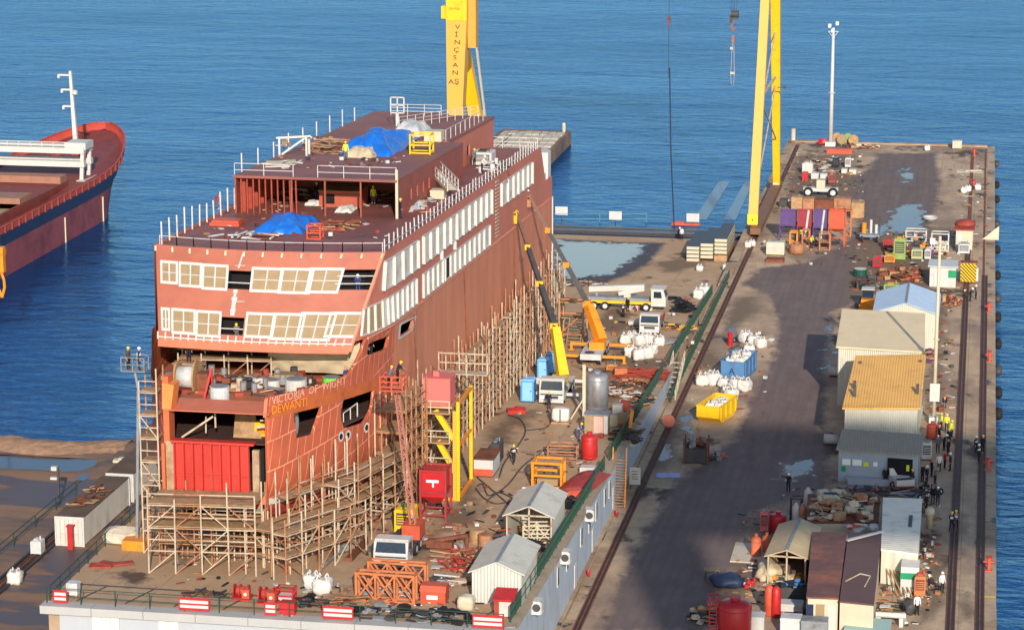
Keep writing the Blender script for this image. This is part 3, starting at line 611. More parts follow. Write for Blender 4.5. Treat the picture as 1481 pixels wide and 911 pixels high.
def HS(px, py, off=0.):
 d = ray(px, py); o = Vector((0, 0, HC)); t0, t1 = 150./FPX, 330./FPX; N_ = 700; prev = None
 for i in range(N_+1):
  t = t0+(t1-t0)*i/N_; p = o+d*t; dd = p.z-zs(p.y)
  if p.y < 186: continue
  v = p.x-(XC+hb(p.y, dd))-off
  if v < 0:
   lo, hi = t-(t1-t0)/N_, t
   for _ in range(14):
    md = (lo+hi)/2; p = o+d*md; lo, hi = (lo, md) if p.x < XC+hb(p.y, p.z-zs(p.y))+off else (md, hi)
   return o+d*hi
 return p
ferry = thing('ferry', 'large unfinished red oxide ferry under construction on the slipway, scaffolding at its bow', 'ship', (XC, 186, zs(186)))
YS0, YS1 = 186., 285.5
DK, DT = 15.0, 21.2
def plate_top(y):
 return lerp_tab([(186, 12.55), (193.5, 12.45), (195.6, 12.7), (196.8, 13.4), (197.6, 14.2), (198.2, 15.0), (400, 15.0)], y)
def hull_side(sg, y0, y1, ny, nd, mi, mb, dlo=2.1):
 def fn(u, v):
  y = y0+(y1-y0)*u; tp = plate_top(y); d = dlo+(tp-dlo)*v
  return W(XC+sg*hb(y, d), y, d)
 mb.grid(fn, ny, nd, mi) if sg > 0 else mb.grid(lambda u, v: fn(1-u, v), ny, nd, mi)
def hull_mat():
 m = bpy.data.materials.new('bow_plating'); m.use_nodes = True; nt = m.node_tree; N = nt.nodes; L = nt.links; bs = N['Principled BSDF']
 g = N.new('ShaderNodeNewGeometry'); sx = N.new('ShaderNodeSeparateXYZ'); L.new(g.outputs['Position'], sx.inputs[0])
 a = N.new('ShaderNodeMath'); a.operation = 'MULTIPLY_ADD'; L.new(sx.outputs['X'], a.inputs[0]); a.inputs[1].default_value = .9; L.new(sx.outputs['Y'], a.inputs[2])
 c = N.new('ShaderNodeMath'); c.operation = 'MULTIPLY_ADD'; L.new(sx.outputs['Z'], c.inputs[0]); c.inputs[1].default_value = -.28; L.new(a.outputs[0], c.inputs[2])
 z2 = N.new('ShaderNodeMath'); z2.operation = 'MULTIPLY_ADD'; L.new(sx.outputs['Y'], z2.inputs[0]); z2.inputs[1].default_value = -.13; L.new(sx.outputs['Z'], z2.inputs[2])
 cb = N.new('ShaderNodeCombineXYZ'); L.new(c.outputs[0], cb.inputs[0]); L.new(z2.outputs[0], cb.inputs[1])
 nz = N.new('ShaderNodeTexNoise'); nz.inputs['Scale'].default_value = .7; nz.inputs['Detail'].default_value = 7; L.new(g.outputs['Position'], nz.inputs['Vector'])
 r0 = N.new('ShaderNodeValToRGB'); e = r0.color_ramp.elements; e[0].position = .35; e[1].position = .7; e[0].color = lin((184, 92, 64))+(1,); e[1].color = lin((166, 84, 60))+(1,); L.new(nz.outputs['Fac'], r0.inputs[0])
 def seams(bw, rh, ms, off):
  b = N.new('ShaderNodeTexBrick'); b.inputs['Scale'].default_value = 1.; b.inputs['Brick Width'].default_value = bw; b.inputs['Row Height'].default_value = rh
  b.inputs['Mortar Size'].default_value = ms; b.inputs['Mortar Smooth'].default_value = .2; b.offset = off; b.inputs['Color1'].default_value = (0, 0, 0, 1); b.inputs['Color2'].default_value = (0, 0, 0, 1); b.inputs['Mortar'].default_value = (1, 1, 1, 1)
  L.new(cb.outputs[0], b.inputs['Vector']); return b.outputs['Color']
 def mixc(f, x, y):
  q = N.new('ShaderNodeMix'); q.data_type = 'RGBA'; L.new(f, q.inputs[0]); L.new(x, q.inputs[6]); q.inputs[7].default_value = y+(1,); return q.outputs[2]
 n3 = N.new('ShaderNodeTexNoise'); n3.inputs['Scale'].default_value = .35; n3.inputs['Detail'].default_value = 3; L.new(g.outputs['Position'], n3.inputs['Vector'])
 r3 = N.new('ShaderNodeValToRGB'); r3.color_ramp.elements[0].position = .3; r3.color_ramp.elements[1].position = .42; L.new(n3.outputs['Fac'], r3.inputs[0])
 mu = N.new('ShaderNodeMix'); mu.data_type = 'RGBA'; mu.blend_type = 'MULTIPLY'; mu.inputs[0].default_value = 1; L.new(seams(1.25, 2.3, .042, .35), mu.inputs[6]); L.new(r3.outputs[0], mu.inputs[7])
 sc = N.new('ShaderNodeMath'); sc.operation = 'MULTIPLY'; L.new(mu.outputs[2], sc.inputs[0]); sc.inputs[1].default_value = .75
 col = mixc(sc.outputs[0], r0.outputs[0], lin((236, 168, 128)))
 n4 = N.new('ShaderNodeTexNoise'); n4.inputs['Scale'].default_value = .25; n4.inputs['Detail'].default_value = 6; L.new(g.outputs['Position'], n4.inputs['Vector'])
 ya = N.new('ShaderNodeMath'); ya.operation = 'MULTIPLY_ADD'; L.new(n4.outputs['Fac'], ya.inputs[0]); ya.inputs[1].default_value = 3.; L.new(sx.outputs['Y'], ya.inputs[2])
 mr = N.new('ShaderNodeMapRange'); mr.inputs[1].default_value = 206.5; mr.inputs[2].default_value = 207.3; L.new(ya.outputs[0], mr.inputs[0])
 mpn = N.new('ShaderNodeMapping'); mpn.inputs['Scale'].default_value = (1, 1, .2); L.new(g.outputs['Position'], mpn.inputs[0])
 n5 = N.new('ShaderNodeTexNoise'); n5.inputs['Scale'].default_value = .45; n5.inputs['Detail'].default_value = 7; n5.inputs['Roughness'].default_value = .65; L.new(mpn.outputs[0], n5.inputs['Vector'])
 r5 = N.new('ShaderNodeValToRGB'); e = r5.color_ramp.elements; e[0].position = .34; e[1].position = .7; e[0].color = lin((208, 134, 100))+(1,); e[1].color = lin((184, 108, 82))+(1,); L.new(n5.outputs['Fac'], r5.inputs[0])
 sm = N.new('ShaderNodeMath'); sm.operation = 'MULTIPLY'; L.new(seams(9., 2.6, .022, .5), sm.inputs[0]); sm.inputs[1].default_value = .3
 aft = mixc(sm.outputs[0], r5.outputs[0], lin((150, 84, 66)))
 q = N.new('ShaderNodeMix'); q.data_type = 'RGBA'; L.new(mr.outputs[0], q.inputs[0]); L.new(col, q.inputs[6]); L.new(aft, q.inputs[7])
 L.new(q.outputs[2], bs.inputs['Base Color']); bs.inputs['Roughness'].default_value = .55; bs.inputs['Specular IOR Level'].default_value = .35
 b = N.new('ShaderNodeBump'); b.inputs['Strength'].default_value = .35; b.inputs['Distance'].default_value = .1; L.new(n5.outputs['Fac'], b.inputs['Height']); L.new(b.outputs[0], bs.inputs['Normal'])
 return m
M_bow = hull_mat()
mb = MB(); hull_side(1, 214, YS1, 40, 24, 0, mb); hull_side(-1, YS0, YS1, 110, 12, 0, mb); part(mb, 'hull', M_bow, ferry, True, True)
mb = MB(); hull_side(1, YS0, 214, 112, 46, 0, mb); hull = part(mb, 'bow_plating', M_bow, ferry, True, True)
bm = bmesh.new(); bm.from_mesh(hull.data); bmesh.ops.remove_doubles(bm, verts=bm.verts, dist=.002); bm.to_mesh(hull.data); bm.free()
def rounded(pts, r=.25, n=3):
 out = []; k = len(pts)
 for i in range(k):
  p, a, b = Vector(pts[i]), Vector(pts[i-1]), Vector(pts[(i+1) % k])
  ra = min(r, .45*(a-p).length/max((a-p).length, 1e-6)) ; qa = p.lerp(a, r); qb = p.lerp(b, r)
  for j in range(n+1):
   t = j/n; out.append(qa*(1-t)**2+p*2*t*(1-t)+qb*t*t)
 return out
OPEN = [([(426.5, 594.5), (467.5, 582.5), (452, 628), (429, 634)], .08), ([(497, 577), (511, 563), (541, 561), (538, 590), (527, 611), (497, 620), (493.5, 600)], .22),
  ([(533, 497), (563, 485.5), (558, 505), (531, 514.5)], .15), ([(579.5, 470), (599, 460), (594, 477), (578, 487.5)], .12)]
solid = hull.modifiers.new('thick', 'SOLIDIFY'); solid.thickness = .22; solid.offset = -1.
cut = MB(); wins3 = []
for pts, r in OPEN:
 q = [HS(*p) for p in pts]; q = rounded([tuple(v) for v in q], r); n = len(q); c = sum(q, Vector())/n
 e1 = (q[n//3]-q[0]); e2 = (q[2*n//3]-q[0]); nn = e1.cross(e2).normalized()
 if nn.x < 0: nn = -nn
 wins3.append((q, nn))
 vs = [p+nn*1.2 for p in q]+[p-nn*1.4 for p in q]
 cut.add(vs, [tuple(range(n)), tuple(range(2*n-1, n-1, -1))]+[(i, n+i, n+(i+1) % n, (i+1) % n) for i in range(n)])
co_ = mesh_obj(cut, 'cutter', M_white); COL.objects.link(co_)
bm = bmesh.new(); bm.from_mesh(co_.data); bmesh.ops.recalc_face_normals(bm, faces=bm.faces); bm.to_mesh(co_.data); bm.free()
bo = hull.modifiers.new('cut', 'BOOLEAN'); bo.operation = 'DIFFERENCE'; bo.object = co_; bo.solver = 'EXACT'
co_.location = -WL[ferry.name]*0
co_.parent = None
bpy.context.view_layer.update()
dg = bpy.context.evaluated_depsgraph_get(); me2 = bpy.data.meshes.new_from_object(hull.evaluated_get(dg)); hull.modifiers.clear(); hull.data = me2
bpy.data.objects.remove(co_)
for q, nn in wins3[3:]:
 m = MB(); n = len(q); c = sum(q, Vector())/n
 o_ = [p+nn*.03 for p in q]; i_ = [c+(p-c)*1.32+nn*.03 for p in q]
 m.add(o_+i_, [(i, (i+1) % n, n+(i+1) % n, n+i) for i in range(n)]); part(m, 'opening_collar', M_wgrey, ferry, True)
def deck_poly(d, y0, y1, inset=.25, n=26):
 ys = [y0+(y1-y0)*i/n for i in range(n+1)]
 return [W(XC+hb(y, d)-inset, y, d) for y in ys]+[W(XC-hb(y, d)+inset, y, d) for y in reversed(ys)]
def deck(d, y0, y1, name, mt, th=.12, inset=.25):
 p = deck_poly(d, y0, y1, inset); n = len(p); mb = MB()
 mb.add(p+[v-Vector((0, 0, th)) for v in p], [tuple(range(n)), tuple(range(2*n-1, n-1, -1))]+[(i, n+i, n+(i+1) % n, (i+1) % n) for i in range(n)])
 return part(mb, name, mt, ferry, True)
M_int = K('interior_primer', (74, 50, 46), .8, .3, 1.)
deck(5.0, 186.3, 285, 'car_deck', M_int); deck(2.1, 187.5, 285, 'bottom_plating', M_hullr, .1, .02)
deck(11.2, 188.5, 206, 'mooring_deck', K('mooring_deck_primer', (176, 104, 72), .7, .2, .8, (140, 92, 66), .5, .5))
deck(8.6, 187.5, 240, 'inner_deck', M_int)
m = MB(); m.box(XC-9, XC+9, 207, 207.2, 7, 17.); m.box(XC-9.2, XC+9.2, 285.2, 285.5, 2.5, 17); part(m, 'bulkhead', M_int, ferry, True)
F = 186.
def fb(px, py, y=F): return Yp(px, py, y)
def fbox(mb, pxa, pya, pxb, pyb, y0, y1, mi=None):
 a, b = fb(pxa, pya), fb(pxb, pyb); mb.box(min(a.x, b.x), max(a.x, b.x), y0, y1, min(a.z, b.z), max(a.z, b.z), mi)
m = MB(); fbox(m, 236, 543, 247, 640, F-.25, F+1.1); fbox(m, 234, 640, 241, 722, F-.15, F+1.); part(m, 'stem_post', K('stem_orange', (196, 100, 62), .6, .12), ferry, True)
m = MB(); fbox(m, 241, 636, 259, 707, F-.28, F+.1); fbox(m, 366, 650, 377, 716, F-.28, F+.1); part(m, 'ramp_cheek', K('rusty_beige', (172, 148, 118), .8, .2, 1.2, (140, 96, 66), .5, .7), ferry, True)
m = MB(); fbox(m, 377, 650, 384, 740, F-.2, F+.5); part(m, 'ramp_cheek', M_dark, ferry, True)
m = MB(); fbox(m, 240, 590, 392, 598, F-.5, F+3.2); part(m, 'deck_edge', K('edge_salmon', (208, 116, 86), .6, .1), ferry, True)
m = MB(); fbox(m, 384, 597, 388, 745, F-.2, F+.25); part(m, 'stem_post', MATS['stem_orange'], ferry, True)
a, b_ = fb(383, 600), fb(402, 575); m = MB()
q = [fb(382, 602), fb(386.5, 602), fb(389, 574), fb(384, 576)]; n = 4
m.add([v+Vector((0, -.3, 0)) for v in q]+[v+Vector((0, 1., 0)) for v in q], [(0, 1, 2, 3), (7, 6, 5, 4)]+[(i, (i+1) % n, n+(i+1) % n, n+i) for i in range(n)]); part(m, 'bulwark_end', MATS['edge_salmon'], ferry, True)
m = MB(); q = [fb(236, 590), fb(249, 590), fb(253, 556), fb(236, 552)]
m.add([v+Vector((0, -.3, 0)) for v in q]+[v+Vector((0, 1.2, 0)) for v in q], [(0, 1, 2, 3), (7, 6, 5, 4)]+[(i, (i+1) % n, n+(i+1) % n, n+i) for i in range(n)]); part(m, 'bulwark_end', K('bulwark_orange', (222, 130, 66), .6, .1), ferry, True)
m = MB(); fbox(m, 237, 706, 386, 727, F-.45, F+.6); part(m, 'ramp_sill', MATS['edge_salmon'], ferry, True)
m = MB(); fbox(m, 237, 727, 386, 736, F-1.1, F+.6); part(m, 'ramp_sill', M_cream, ferry, True)
m = MB()
for k in range(6):
 a = fb(262+k*20, 716); m.cyl((a.x, F-.6, a.z), (a.x+.45, F-.6, a.z), .16, 8)
part(m, 'hinge', M_rustr, ferry, True)
rd = MB(); a, b_ = fb(257, 634), fb(365, 712); z0, z1 = b_.z, a.z
rd.box(a.x, b_.x, F-.75, F-.55, z0, z1); ramp = part(rd, 'ramp_door', M_ramp, ferry, True)
n_ = 8
for k in range(n_+1):
 x = a.x+(b_.x-a.x)*k/n_; m = MB(); m.add([(x-.07, F-.75, z0), (x+.07, F-.75, z0), (x+.07, F-.75, z1), (x-.07, F-.75, z1), (x-.05, F-1.08, z0+.35), (x+.05, F-1.08, z0+.35), (x+.05, F-1.08, z1), (x-.05, F-1.08, z1)],
  [(3, 2, 1, 0), (4, 5, 6, 7), (0, 1, 5, 4), (1, 2, 6, 5), (2, 3, 7, 6), (3, 0, 4, 7)]); part(m, 'stiffener', M_ramp, ramp, True)
m = MB(); m.box(a.x-.2, b_.x+.5, F-1.15, F-.4, z1, z1+.18); part(m, 'top_flange', M_ramp, ramp, True)
m = MB(); zm = z0+(z1-z0)*.33
for k in range(n_):
 x = a.x+(b_.x-a.x)*k/n_; m.box(x+.08, x+(b_.x-a.x)/n_-.08, F-.86, F-.75, zm, zm+.14)
part(m, 'stringer', M_ramp, ramp, True)
m = MB(); m.bar(fb(263, 632, F+1), fb(308, 602, F+1), .14); m.bar(fb(298, 626, F+2), fb(298, 602, F+2), .1); m.bar(fb(312, 618, F+2), fb(311, 598, F+2), .12); part(m, 'prop', M_galv, ferry, True)
one(MB().box(-.55, .55, -.4, .4, 0, 1.1), 'generator', M_yel2, 'yellow machine box inside the open bow above the red ramp', 'machine', fb(348, 617, F+2.4)) if False else None
yb = thing('generator', 'yellow machine box inside the open bow above the red ramp', 'machine', W(XC+2.55, F+4., 8.6))
part(MB().box(-.55, .55, -.45, .45, .12, 1.2), 'casing', M_yel2, yb); part(MB().box(-.6, .6, -.5, .5, 0, .12), 'base', M_dgrey, yb); part(MB().box(-.4, .4, -.47, -.45, .3, .8), 'grille', M_oran, yb)
m = MB(); q = [W(XC+.4, F+3.2, 8.6), W(XC+2.6, F+3.2, 8.6), W(XC+1.6, F+4.6, 10.6), W(XC+.2, F+4.6, 10.2)]; m.quad(*q); m.quad(*[v+Vector((.02, .1, 0)) for v in reversed(q)])
one(m, 'tarpaulin', M_wood, 'brown sheet slung inside the open bow beside the yellow machine', 'tarpaulin', q[0], 0, None, False, True)
m = MB(); p = fb(372, 618, F+2)
m.tube([p, p+Vector((.5, 0, .1)), p+Vector((1.1, 0, -.1)), p+Vector((1.8, .2, 0))], .09, 6); m.tube([p+Vector((.2, .2, .5)), p+Vector((1.6, .2, .55))], .06, 6); m.tube([p+Vector((1., .2, .5)), p+Vector((1., 0, -.1))], .06, 6)
part(m, 'pipe', M_white, ferry, True)
m = MB(); ys = [F+.4+(212-F)*i/18 for i in range(19)]; d0, d1 = 4.05, 4.75
for i in range(18):
 a, b_ = ys[i], ys[i+1]; v = []
 for y, d in ((a, d0), (b_, d0), (b_, d1), (a, d1)): v.append(W(XC+hb(y, 4.4)+.10, y, d))
 m.quad(*v)
 v2 = [W(XC+hb(y, 4.4)+.10, y, d1) for y in (a, b_)]+[W(XC+hb(y, 4.8)-.1, y, d1) for y in (b_, a)]; m.quad(*v2)
part(m, 'rubbing_strake', M_white, ferry, True)
m = MB()
for i in range(18):
 a, b_ = ys[i], ys[i+1]; m.quad(*[W(XC+hb(y, 3.5)+.05, y, d) for y, d in ((a, 3.0), (b_, 3.0), (b_, 4.0), (a, 4.0))])
part(m, 'lower_strip', K('lower_strip_red', (128, 44, 40), .6, .15), ferry, True)
for px, py in ((492, 631), (502, 629), (529, 618)):
 p = HS(px, py); nx = Vector((.95, -.31, 0)); t = Vector((.31, .95, 0)); m = MB()
 ring = []; n = 14
 for rr, k in ((.42, .09), (.25, .09)):
  ring += [p+nx*k+t*(math.cos(2*math.pi*i/n)*rr)+Vector((0, 0, math.sin(2*math.pi*i/n)*rr)) for i in range(n)]
 m.add(ring, [(i, (i+1) % n, n+(i+1) % n, n+i) for i in range(n)]); ph = part(m, 'porthole', M_white, ferry, True)
 m = MB(); m.add([p+nx*.08+t*(math.cos(2*math.pi*i/n)*.26)+Vector((0, 0, math.sin(2*math.pi*i/n)*.26)) for i in range(n)], [tuple(range(n))]); part(m, 'pane', M_dark, ph, True)
def hull_text(body, px0, py0, px1, py1, hgt, mt, nm):
 vs, fs = text_verts(body, 1.); wd = max(v.x for v in vs); cap = .7
 pts = [HS(px0+(px1-px0)*i/24, py0+(py1-py0)*i/24) for i in range(25)]
 mb = MB(); out = []
 for v in vs:
  s = max(0, min(23.999, v.x/wd*24)); i = int(s); p = pts[i].lerp(pts[i+1], s-i); d = p.z-zs(p.y)+v.y/cap*hgt
  q = W(XC+hb(p.y, d), p.y, d); tt = (pts[min(i+1, 24)]-pts[max(i-1, 0)]).normalized(); nn = Vector((tt.y, -tt.x, 0)).normalized(); out.append(q+nn*.09)
 mb.add(out, fs); part(mb, nm, mt, hull, True)
hull_text('VICTORIA  OF  WIGHT', 392, 585, 499, 555, .6, K('name_white', (222, 172, 142), .6, .1, 2.), 'name_lettering')
hull_text('DEWANTI', 391.5, 599, 443, 586, .66, K('name_yellow', (232, 140, 40), .6, .1, 2.), 'port_lettering')
m = MB()
pts = [HS(386+(575-386)*i/30, 606-(606-552)*i/30-4*math.sin(i/30*math.pi)*-1) for i in range(31)]
for a, b_ in zip(pts[:-1], pts[1:]):
 tt = (b_-a).normalized(); nn = Vector((tt.y, -tt.x, 0)).normalized()*.02; h_ = Vector((0, 0, .95))
 da, db = a.z-zs(a.y)+.95, b_.z-zs(b_.y)+.95
 m.quad(a+nn, b_+nn, W(XC+hb(b_.y, db), b_.y, db)+nn, W(XC+hb(a.y, da), a.y, da)+nn)
part(m, 'painted_band', K('band_orange', (184, 96, 50), .6, .12, .8, (150, 70, 46), .5, .5), hull, True)
def fy(x, d):
 t = (x-XC)/9.5; k = (d-14.2)/(DT-14.2); return 195.9+4.1*k+(1.0+.6*k)*t*t
def fx(t, d):
 k = (d-14.2)/(DT-14.2); return XC+.1+t*(7.75+1.6*k)
def ff(t, d, off=0.):
 x = fx(t, d); y = fy(x, d); return W(x, y-off*.97, d+off*.2)
def FP(px, py, off=0.):
 t, d = 0., 17.
 for _ in range(25):
  p = ff(t, d); v = p-Vector((0, 0, HC)); z = v.dot(FW); u = CX+FPX*v.dot(RT)/z; w_ = CY-FPX*v.dot(UP)/z; k = FPX/z
  t += (px-u)/(k*8.6); d -= (py-w_)/(k*1.22)*.9
 return t, d
FO = [(331, 391, 361, 419), (490, 390, 539, 419), (318, 458, 351, 485)]
fo_td = []
for a in FO:
 t0, d1 = FP(a[0], a[1]); t1, d0 = FP(a[2], a[3]); fo_td.append((t0, t1, min(d0, d1), max(d0, d1)))
tl = sorted(set([-1+2*i/36 for i in range(37)]+[v for q in fo_td for v in q[:2]])); dl = sorted(set([14.2, 14.9, 17.9, 19.5, DT, DT+.25]+[v for q in fo_td for v in q[2:]]))
m = MB()
for i in range(len(tl)-1):
 for j in range(len(dl)-1):
  tm, dm = (tl[i]+tl[i+1])/2, (dl[j]+dl[j+1])/2
  if any(q[0] < tm < q[1] and q[2] < dm < q[3] for q in fo_td): continue
  m.quad(ff(tl[i], dl[j]), ff(tl[i+1], dl[j]), ff(tl[i+1], dl[j+1]), ff(tl[i], dl[j+1]))
part(m, 'house_front', M_primF, ferry, True)
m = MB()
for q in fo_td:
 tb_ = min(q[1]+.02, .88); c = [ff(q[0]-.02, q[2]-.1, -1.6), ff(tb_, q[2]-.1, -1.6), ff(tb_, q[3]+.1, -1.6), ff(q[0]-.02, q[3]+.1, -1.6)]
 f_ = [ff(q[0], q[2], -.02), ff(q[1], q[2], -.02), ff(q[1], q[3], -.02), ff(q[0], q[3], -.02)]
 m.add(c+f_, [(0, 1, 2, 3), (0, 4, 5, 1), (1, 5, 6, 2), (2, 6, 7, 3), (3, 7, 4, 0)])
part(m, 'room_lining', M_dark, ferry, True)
m = MB()
for i, q in enumerate(fo_td):
 for h_ in ((.35,) if i != 1 else (.3, .68)):
  d = q[2]+(q[3]-q[2])*h_; m.bar(ff(q[0], d, .02), ff(q[1], d, .02), .07)
part(m, 'guard_rail', M_white, ferry, True)
def front_win(pxa, pya, pxb, pyb, cols=2, cross=True):
 t0, d1 = FP(pxa, pya); t1, d0 = FP(pxb, pyb); 
 fr = MB(); e = .022; ee = .21
 def ring(o):
  for (ta, tb, da, db) in ((t0, t1, d1-ee, d1), (t0, t1, d0, d0+ee), (t0, t0+e, d0, d1), (t1-e, t1, d0, d1)):
   for a, b_ in ((o, -.0),):
    v = [ff(ta, da, o), ff(tb, da, o), ff(tb, db, o), ff(ta, db, o)]; u = [ff(ta, da, 0), ff(tb, da, 0), ff(tb, db, 0), ff(ta, db, 0)]
    fr.add(v+u, [(0, 1, 2, 3), (0, 4, 5, 1), (1, 5, 6, 2), (2, 6, 7, 3), (3, 7, 4, 0)])
 ring(.12); wn_ = part(fr, 'window', M_white, ferry, True)
 p_ = MB(); p_.quad(ff(t0+e, d0+ee, .03), ff(t1-e, d0+ee, .03), ff(t1-e, d1-ee, .03), ff(t0+e, d1-ee, .03)); part(p_, 'cover_panel', M_ply, wn_, True)
 b = MB()
 for k in range(1, cols):
  t = t0+(t1-t0)*k/cols; b.bar(ff(t, d0+ee, .06), ff(t, d1-ee, .06), .1)
 if cross: b.bar(ff(t0+e, (d0+d1)/2, .06), ff(t1-e, (d0+d1)/2, .06), .07)
 part(b, 'glazing_bar', M_white, wn_, True)
for a in ((232, 376, 258, 412), (259, 378, 292, 417), (293, 381, 329, 421), (365, 386, 406, 424), (407, 387, 448, 426), (449, 387, 489, 425)): front_win(*a)
for a in ((233, 444, 247, 479), (248, 445, 283, 485), (284, 448, 319, 489), (357, 451, 395, 490), (396, 452, 435, 493), (436, 451, 477, 494), (478, 451, 514, 489)): front_win(*a)
m = MB(); ta, da = FP(352, 365); tb, db = FP(345, 388); m.bar(ff(ta, DT, .03), ff(tb, db, .03), .14, .05)
ta, da = FP(341, 419); tb, db = FP(336, 457); 
for i in range(7):
 k = i/7; m.bar(ff(ta+(tb-ta)*k, da+(db-da)*k, .03), ff(ta+(tb-ta)*(k+.13), da+(db-da)*(k+.13), .03), .2+.25*R_.random(), .05)
m.bar(ff(FP(340, 436)[0], FP(340, 436)[1], .03), ff(FP(354, 436)[0], FP(354, 436)[1], .03), .12, .05); m.bar(ff(FP(340, 384)[0], FP(340, 384)[1], .03), ff(FP(355, 384)[0], FP(355, 384)[1], .03), .1, .05)
part(m, 'primer_strip', M_white, ferry, True)
m = MB()
for i in range(24):
 a, b_ = -1+2*i/24, -1+2*(i+1)/24; m.add([ff(a, 14.05, .28), ff(b_, 14.05, .28), ff(b_, 14.75, .14), ff(a, 14.75, .14), ff(a, 14.05, -.6), ff(b_, 14.05, -.6), ff(b_, 14.75, -.1), ff(a, 14.75, -.1)], [(0, 1, 2, 3), (0, 4, 5, 1), (3, 2, 6, 7)])
part(m, 'front_rim', MATS['edge_salmon'], ferry, True)
m = MB()
for i in range(24):
 a, b_ = -1+2*i/24, -1+2*(i+1)/24; m.bar(ff(a, 14.78, .18), ff(b_, 14.78, .18), .16, .1)
 m.bar(ff(a, 14.6, .22), ff(a, 15.1, .12), .12)
part(m, 'rim_edging', M_white, ferry, True)
m = MB()
for i in range(0, 25, 2):
 t = -1+2*i/24; m.bar(ff(t, DT-.25, .12), ff(t, DT+.1, .12), .16)
part(m, 'lug', M_cream, ferry, True)
def side_x(d, y):
 t = 1.; k = (min(d, DT)-14.2)/(DT-14.2); xf = fx(1, d); yf = fy(xf, d); a = max(0, min(1, (y-yf)/9.)); return xf+(XC+9.5-xf)*(1-(1-a)**2)
def side_pt(sg, y, d, off=0.): return W(XC+sg*(side_x(d, y)-XC+off), y, d)
SO = []
m = MB()
for sg in (1, -1):
 for j in range(7):
  dA, dB = DK-.1+(DT+.25-DK+.1)*j/7, DK-.1+(DT+.25-DK+.1)*(j+1)/7
  yA, yB = fy(fx(1, dA), dA), fy(fx(1, dB), dB); YE = 278.
  for i in range(30):
   u0, u1 = (i/30)**1.6, ((i+1)/30)**1.6; p = [side_pt(sg, yA+(YE-yA)*u0, dA), side_pt(sg, yA+(YE-yA)*u1, dA), side_pt(sg, yB+(YE-yB)*u1, dB), side_pt(sg, yB+(YE-yB)*u0, dB)]
   m.quad(*(p if sg > 0 else p[::-1]))
part(m, 'house_side', M_side, ferry, True, False)
m = MB()
for i in range(14):
 a, b_ = 14.2+(DT-14.2)*i/14, 14.2+(DT-14.2)*(i+1)/14; m.bar(ff(1, a, .05), ff(1, b_, .05), .2)
part(m, 'corner_edge', K('corner_salmon', (214, 140, 112), .6, .1), ferry, True)
m = MB()
for i in range(28):
 a, b_ = 198.5+(285-198.5)*i/28, 198.5+(285-198.5)*(i+1)/28; m.bar(W(max(XC+hb(a, DK), side_x(DK, a))+.05, a, DK), W(max(XC+hb(b_, DK), side_x(DK, b_))+.05, b_, DK), .16, .14)
part(m, 'knuckle_rail', K('corner_salmon', (214, 140, 112)), ferry, True)
def side_px(px, py, d):
 lo, hi = 196., 284.
 for _ in range(40):
  md = (lo+hi)/2; p = side_pt(1, md, d); v = p-Vector((0, 0, HC)); u = CX+FPX*v.dot(RT)/v.dot(FW)
  if u < px: lo = md
  else: hi = md
 return (lo+hi)/2
def side_strip(pxs, d0, d1, pw, cover, op=()):
 ys_ = [side_px(px, 0, (d0+d1)/2) for px in pxs]
 for i in range(len(ys_)-1):
  a, b_ = ys_[i], ys_[i+1]; f = MB()
  f.bar(side_pt(1, a, d0, .12), side_pt(1, a, d1, .12), pw, .3); f.bar(side_pt(1, a, d0, .06), side_pt(1, b_, d0, .06), .14, .12); f.bar(side_pt(1, a, d1, .06), side_pt(1, b_, d1, .06), .1, .12)
  if i == len(ys_)-2: f.bar(side_pt(1, b_, d0, .12), side_pt(1, b_, d1, .12), pw, .3)
  wn_ = part(f, 'window', M_white, ferry, True)
  p_ = MB(); p_.quad(side_pt(1, a+.1, d0, .03), side_pt(1, b_-.1, d0, .03), side_pt(1, b_-.1, d1, .03), side_pt(1, a+.1, d1, .03)); part(p_, 'cover_panel', M_dark if i in op else cover, wn_, True)
M_cov = K('window_cover_grey', (206, 198, 188), .7, .2, 1.2, (130, 104, 94), .45, .6)
side_strip([554, 568, 581, 593, 603], 18.2, 20.55, .32, M_cov)
side_strip([611, 621, 631, 641, 650, 659, 668, 677, 686, 694, 702, 709.5], 18.2, 20.55, .32, M_cov)
side_strip([724, 733, 741, 748, 755, 762, 768.5], 18.2, 20.45, .28, M_cov)
side_strip([521, 531, 541, 552], 15.25, 17.35, .2, M_ply)
side_strip([552, 560, 567, 574, 581, 588, 595, 601], 15.25, 17.4, .2, M_cov)
side_strip([611, 618, 625, 632, 639], 15.25, 17.3, .2, M_cov)
side_strip([642, 650, 657, 664, 671, 678, 685, 692, 699, 707], 15.25, 17.2, .2, M_cov, (0,))
m = MB()
y = side_px(717, 0, 18)
for k in range(16):
 d = 15.6+k*.36; m.bar(side_pt(1, y-.6, d, .1), side_pt(1, y+1., d, .1), .09)
part(m, 'ladder', M_cream, ferry, True)
m = MB()
for px in (637, 656): 
 y = side_px(px, 0, 17.8); m.bar(side_pt(1, y, 17.4, .02), side_pt(1, y, 18.2, .02), .5, .04)
part(m, 'primer_patch', M_wgrey, ferry, True)
m = MB(); m.add([W(XC+9.5, 278, DK), W(XC+9.5, 285.5, DK), W(XC+9.5, 285.5, DK+2.4), W(XC+9.5, 281, DK+2.4), W(XC+9.5, 278, DT)], [(0, 1, 2, 3, 4)]); part(m, 'stern_wing', M_side, ferry, True)
m = MB(); m.box(XC+7.8, XC+9.4, 283.3, 285.2, zs(284)+DK+.1, zs(284)+DK+5.2); m.box(XC+6.5, XC+9.2, 281, 283, zs(284)+DK+.1, zs(284)+DK+3); part(m, 'stern_casing', M_wgrey, ferry, True)
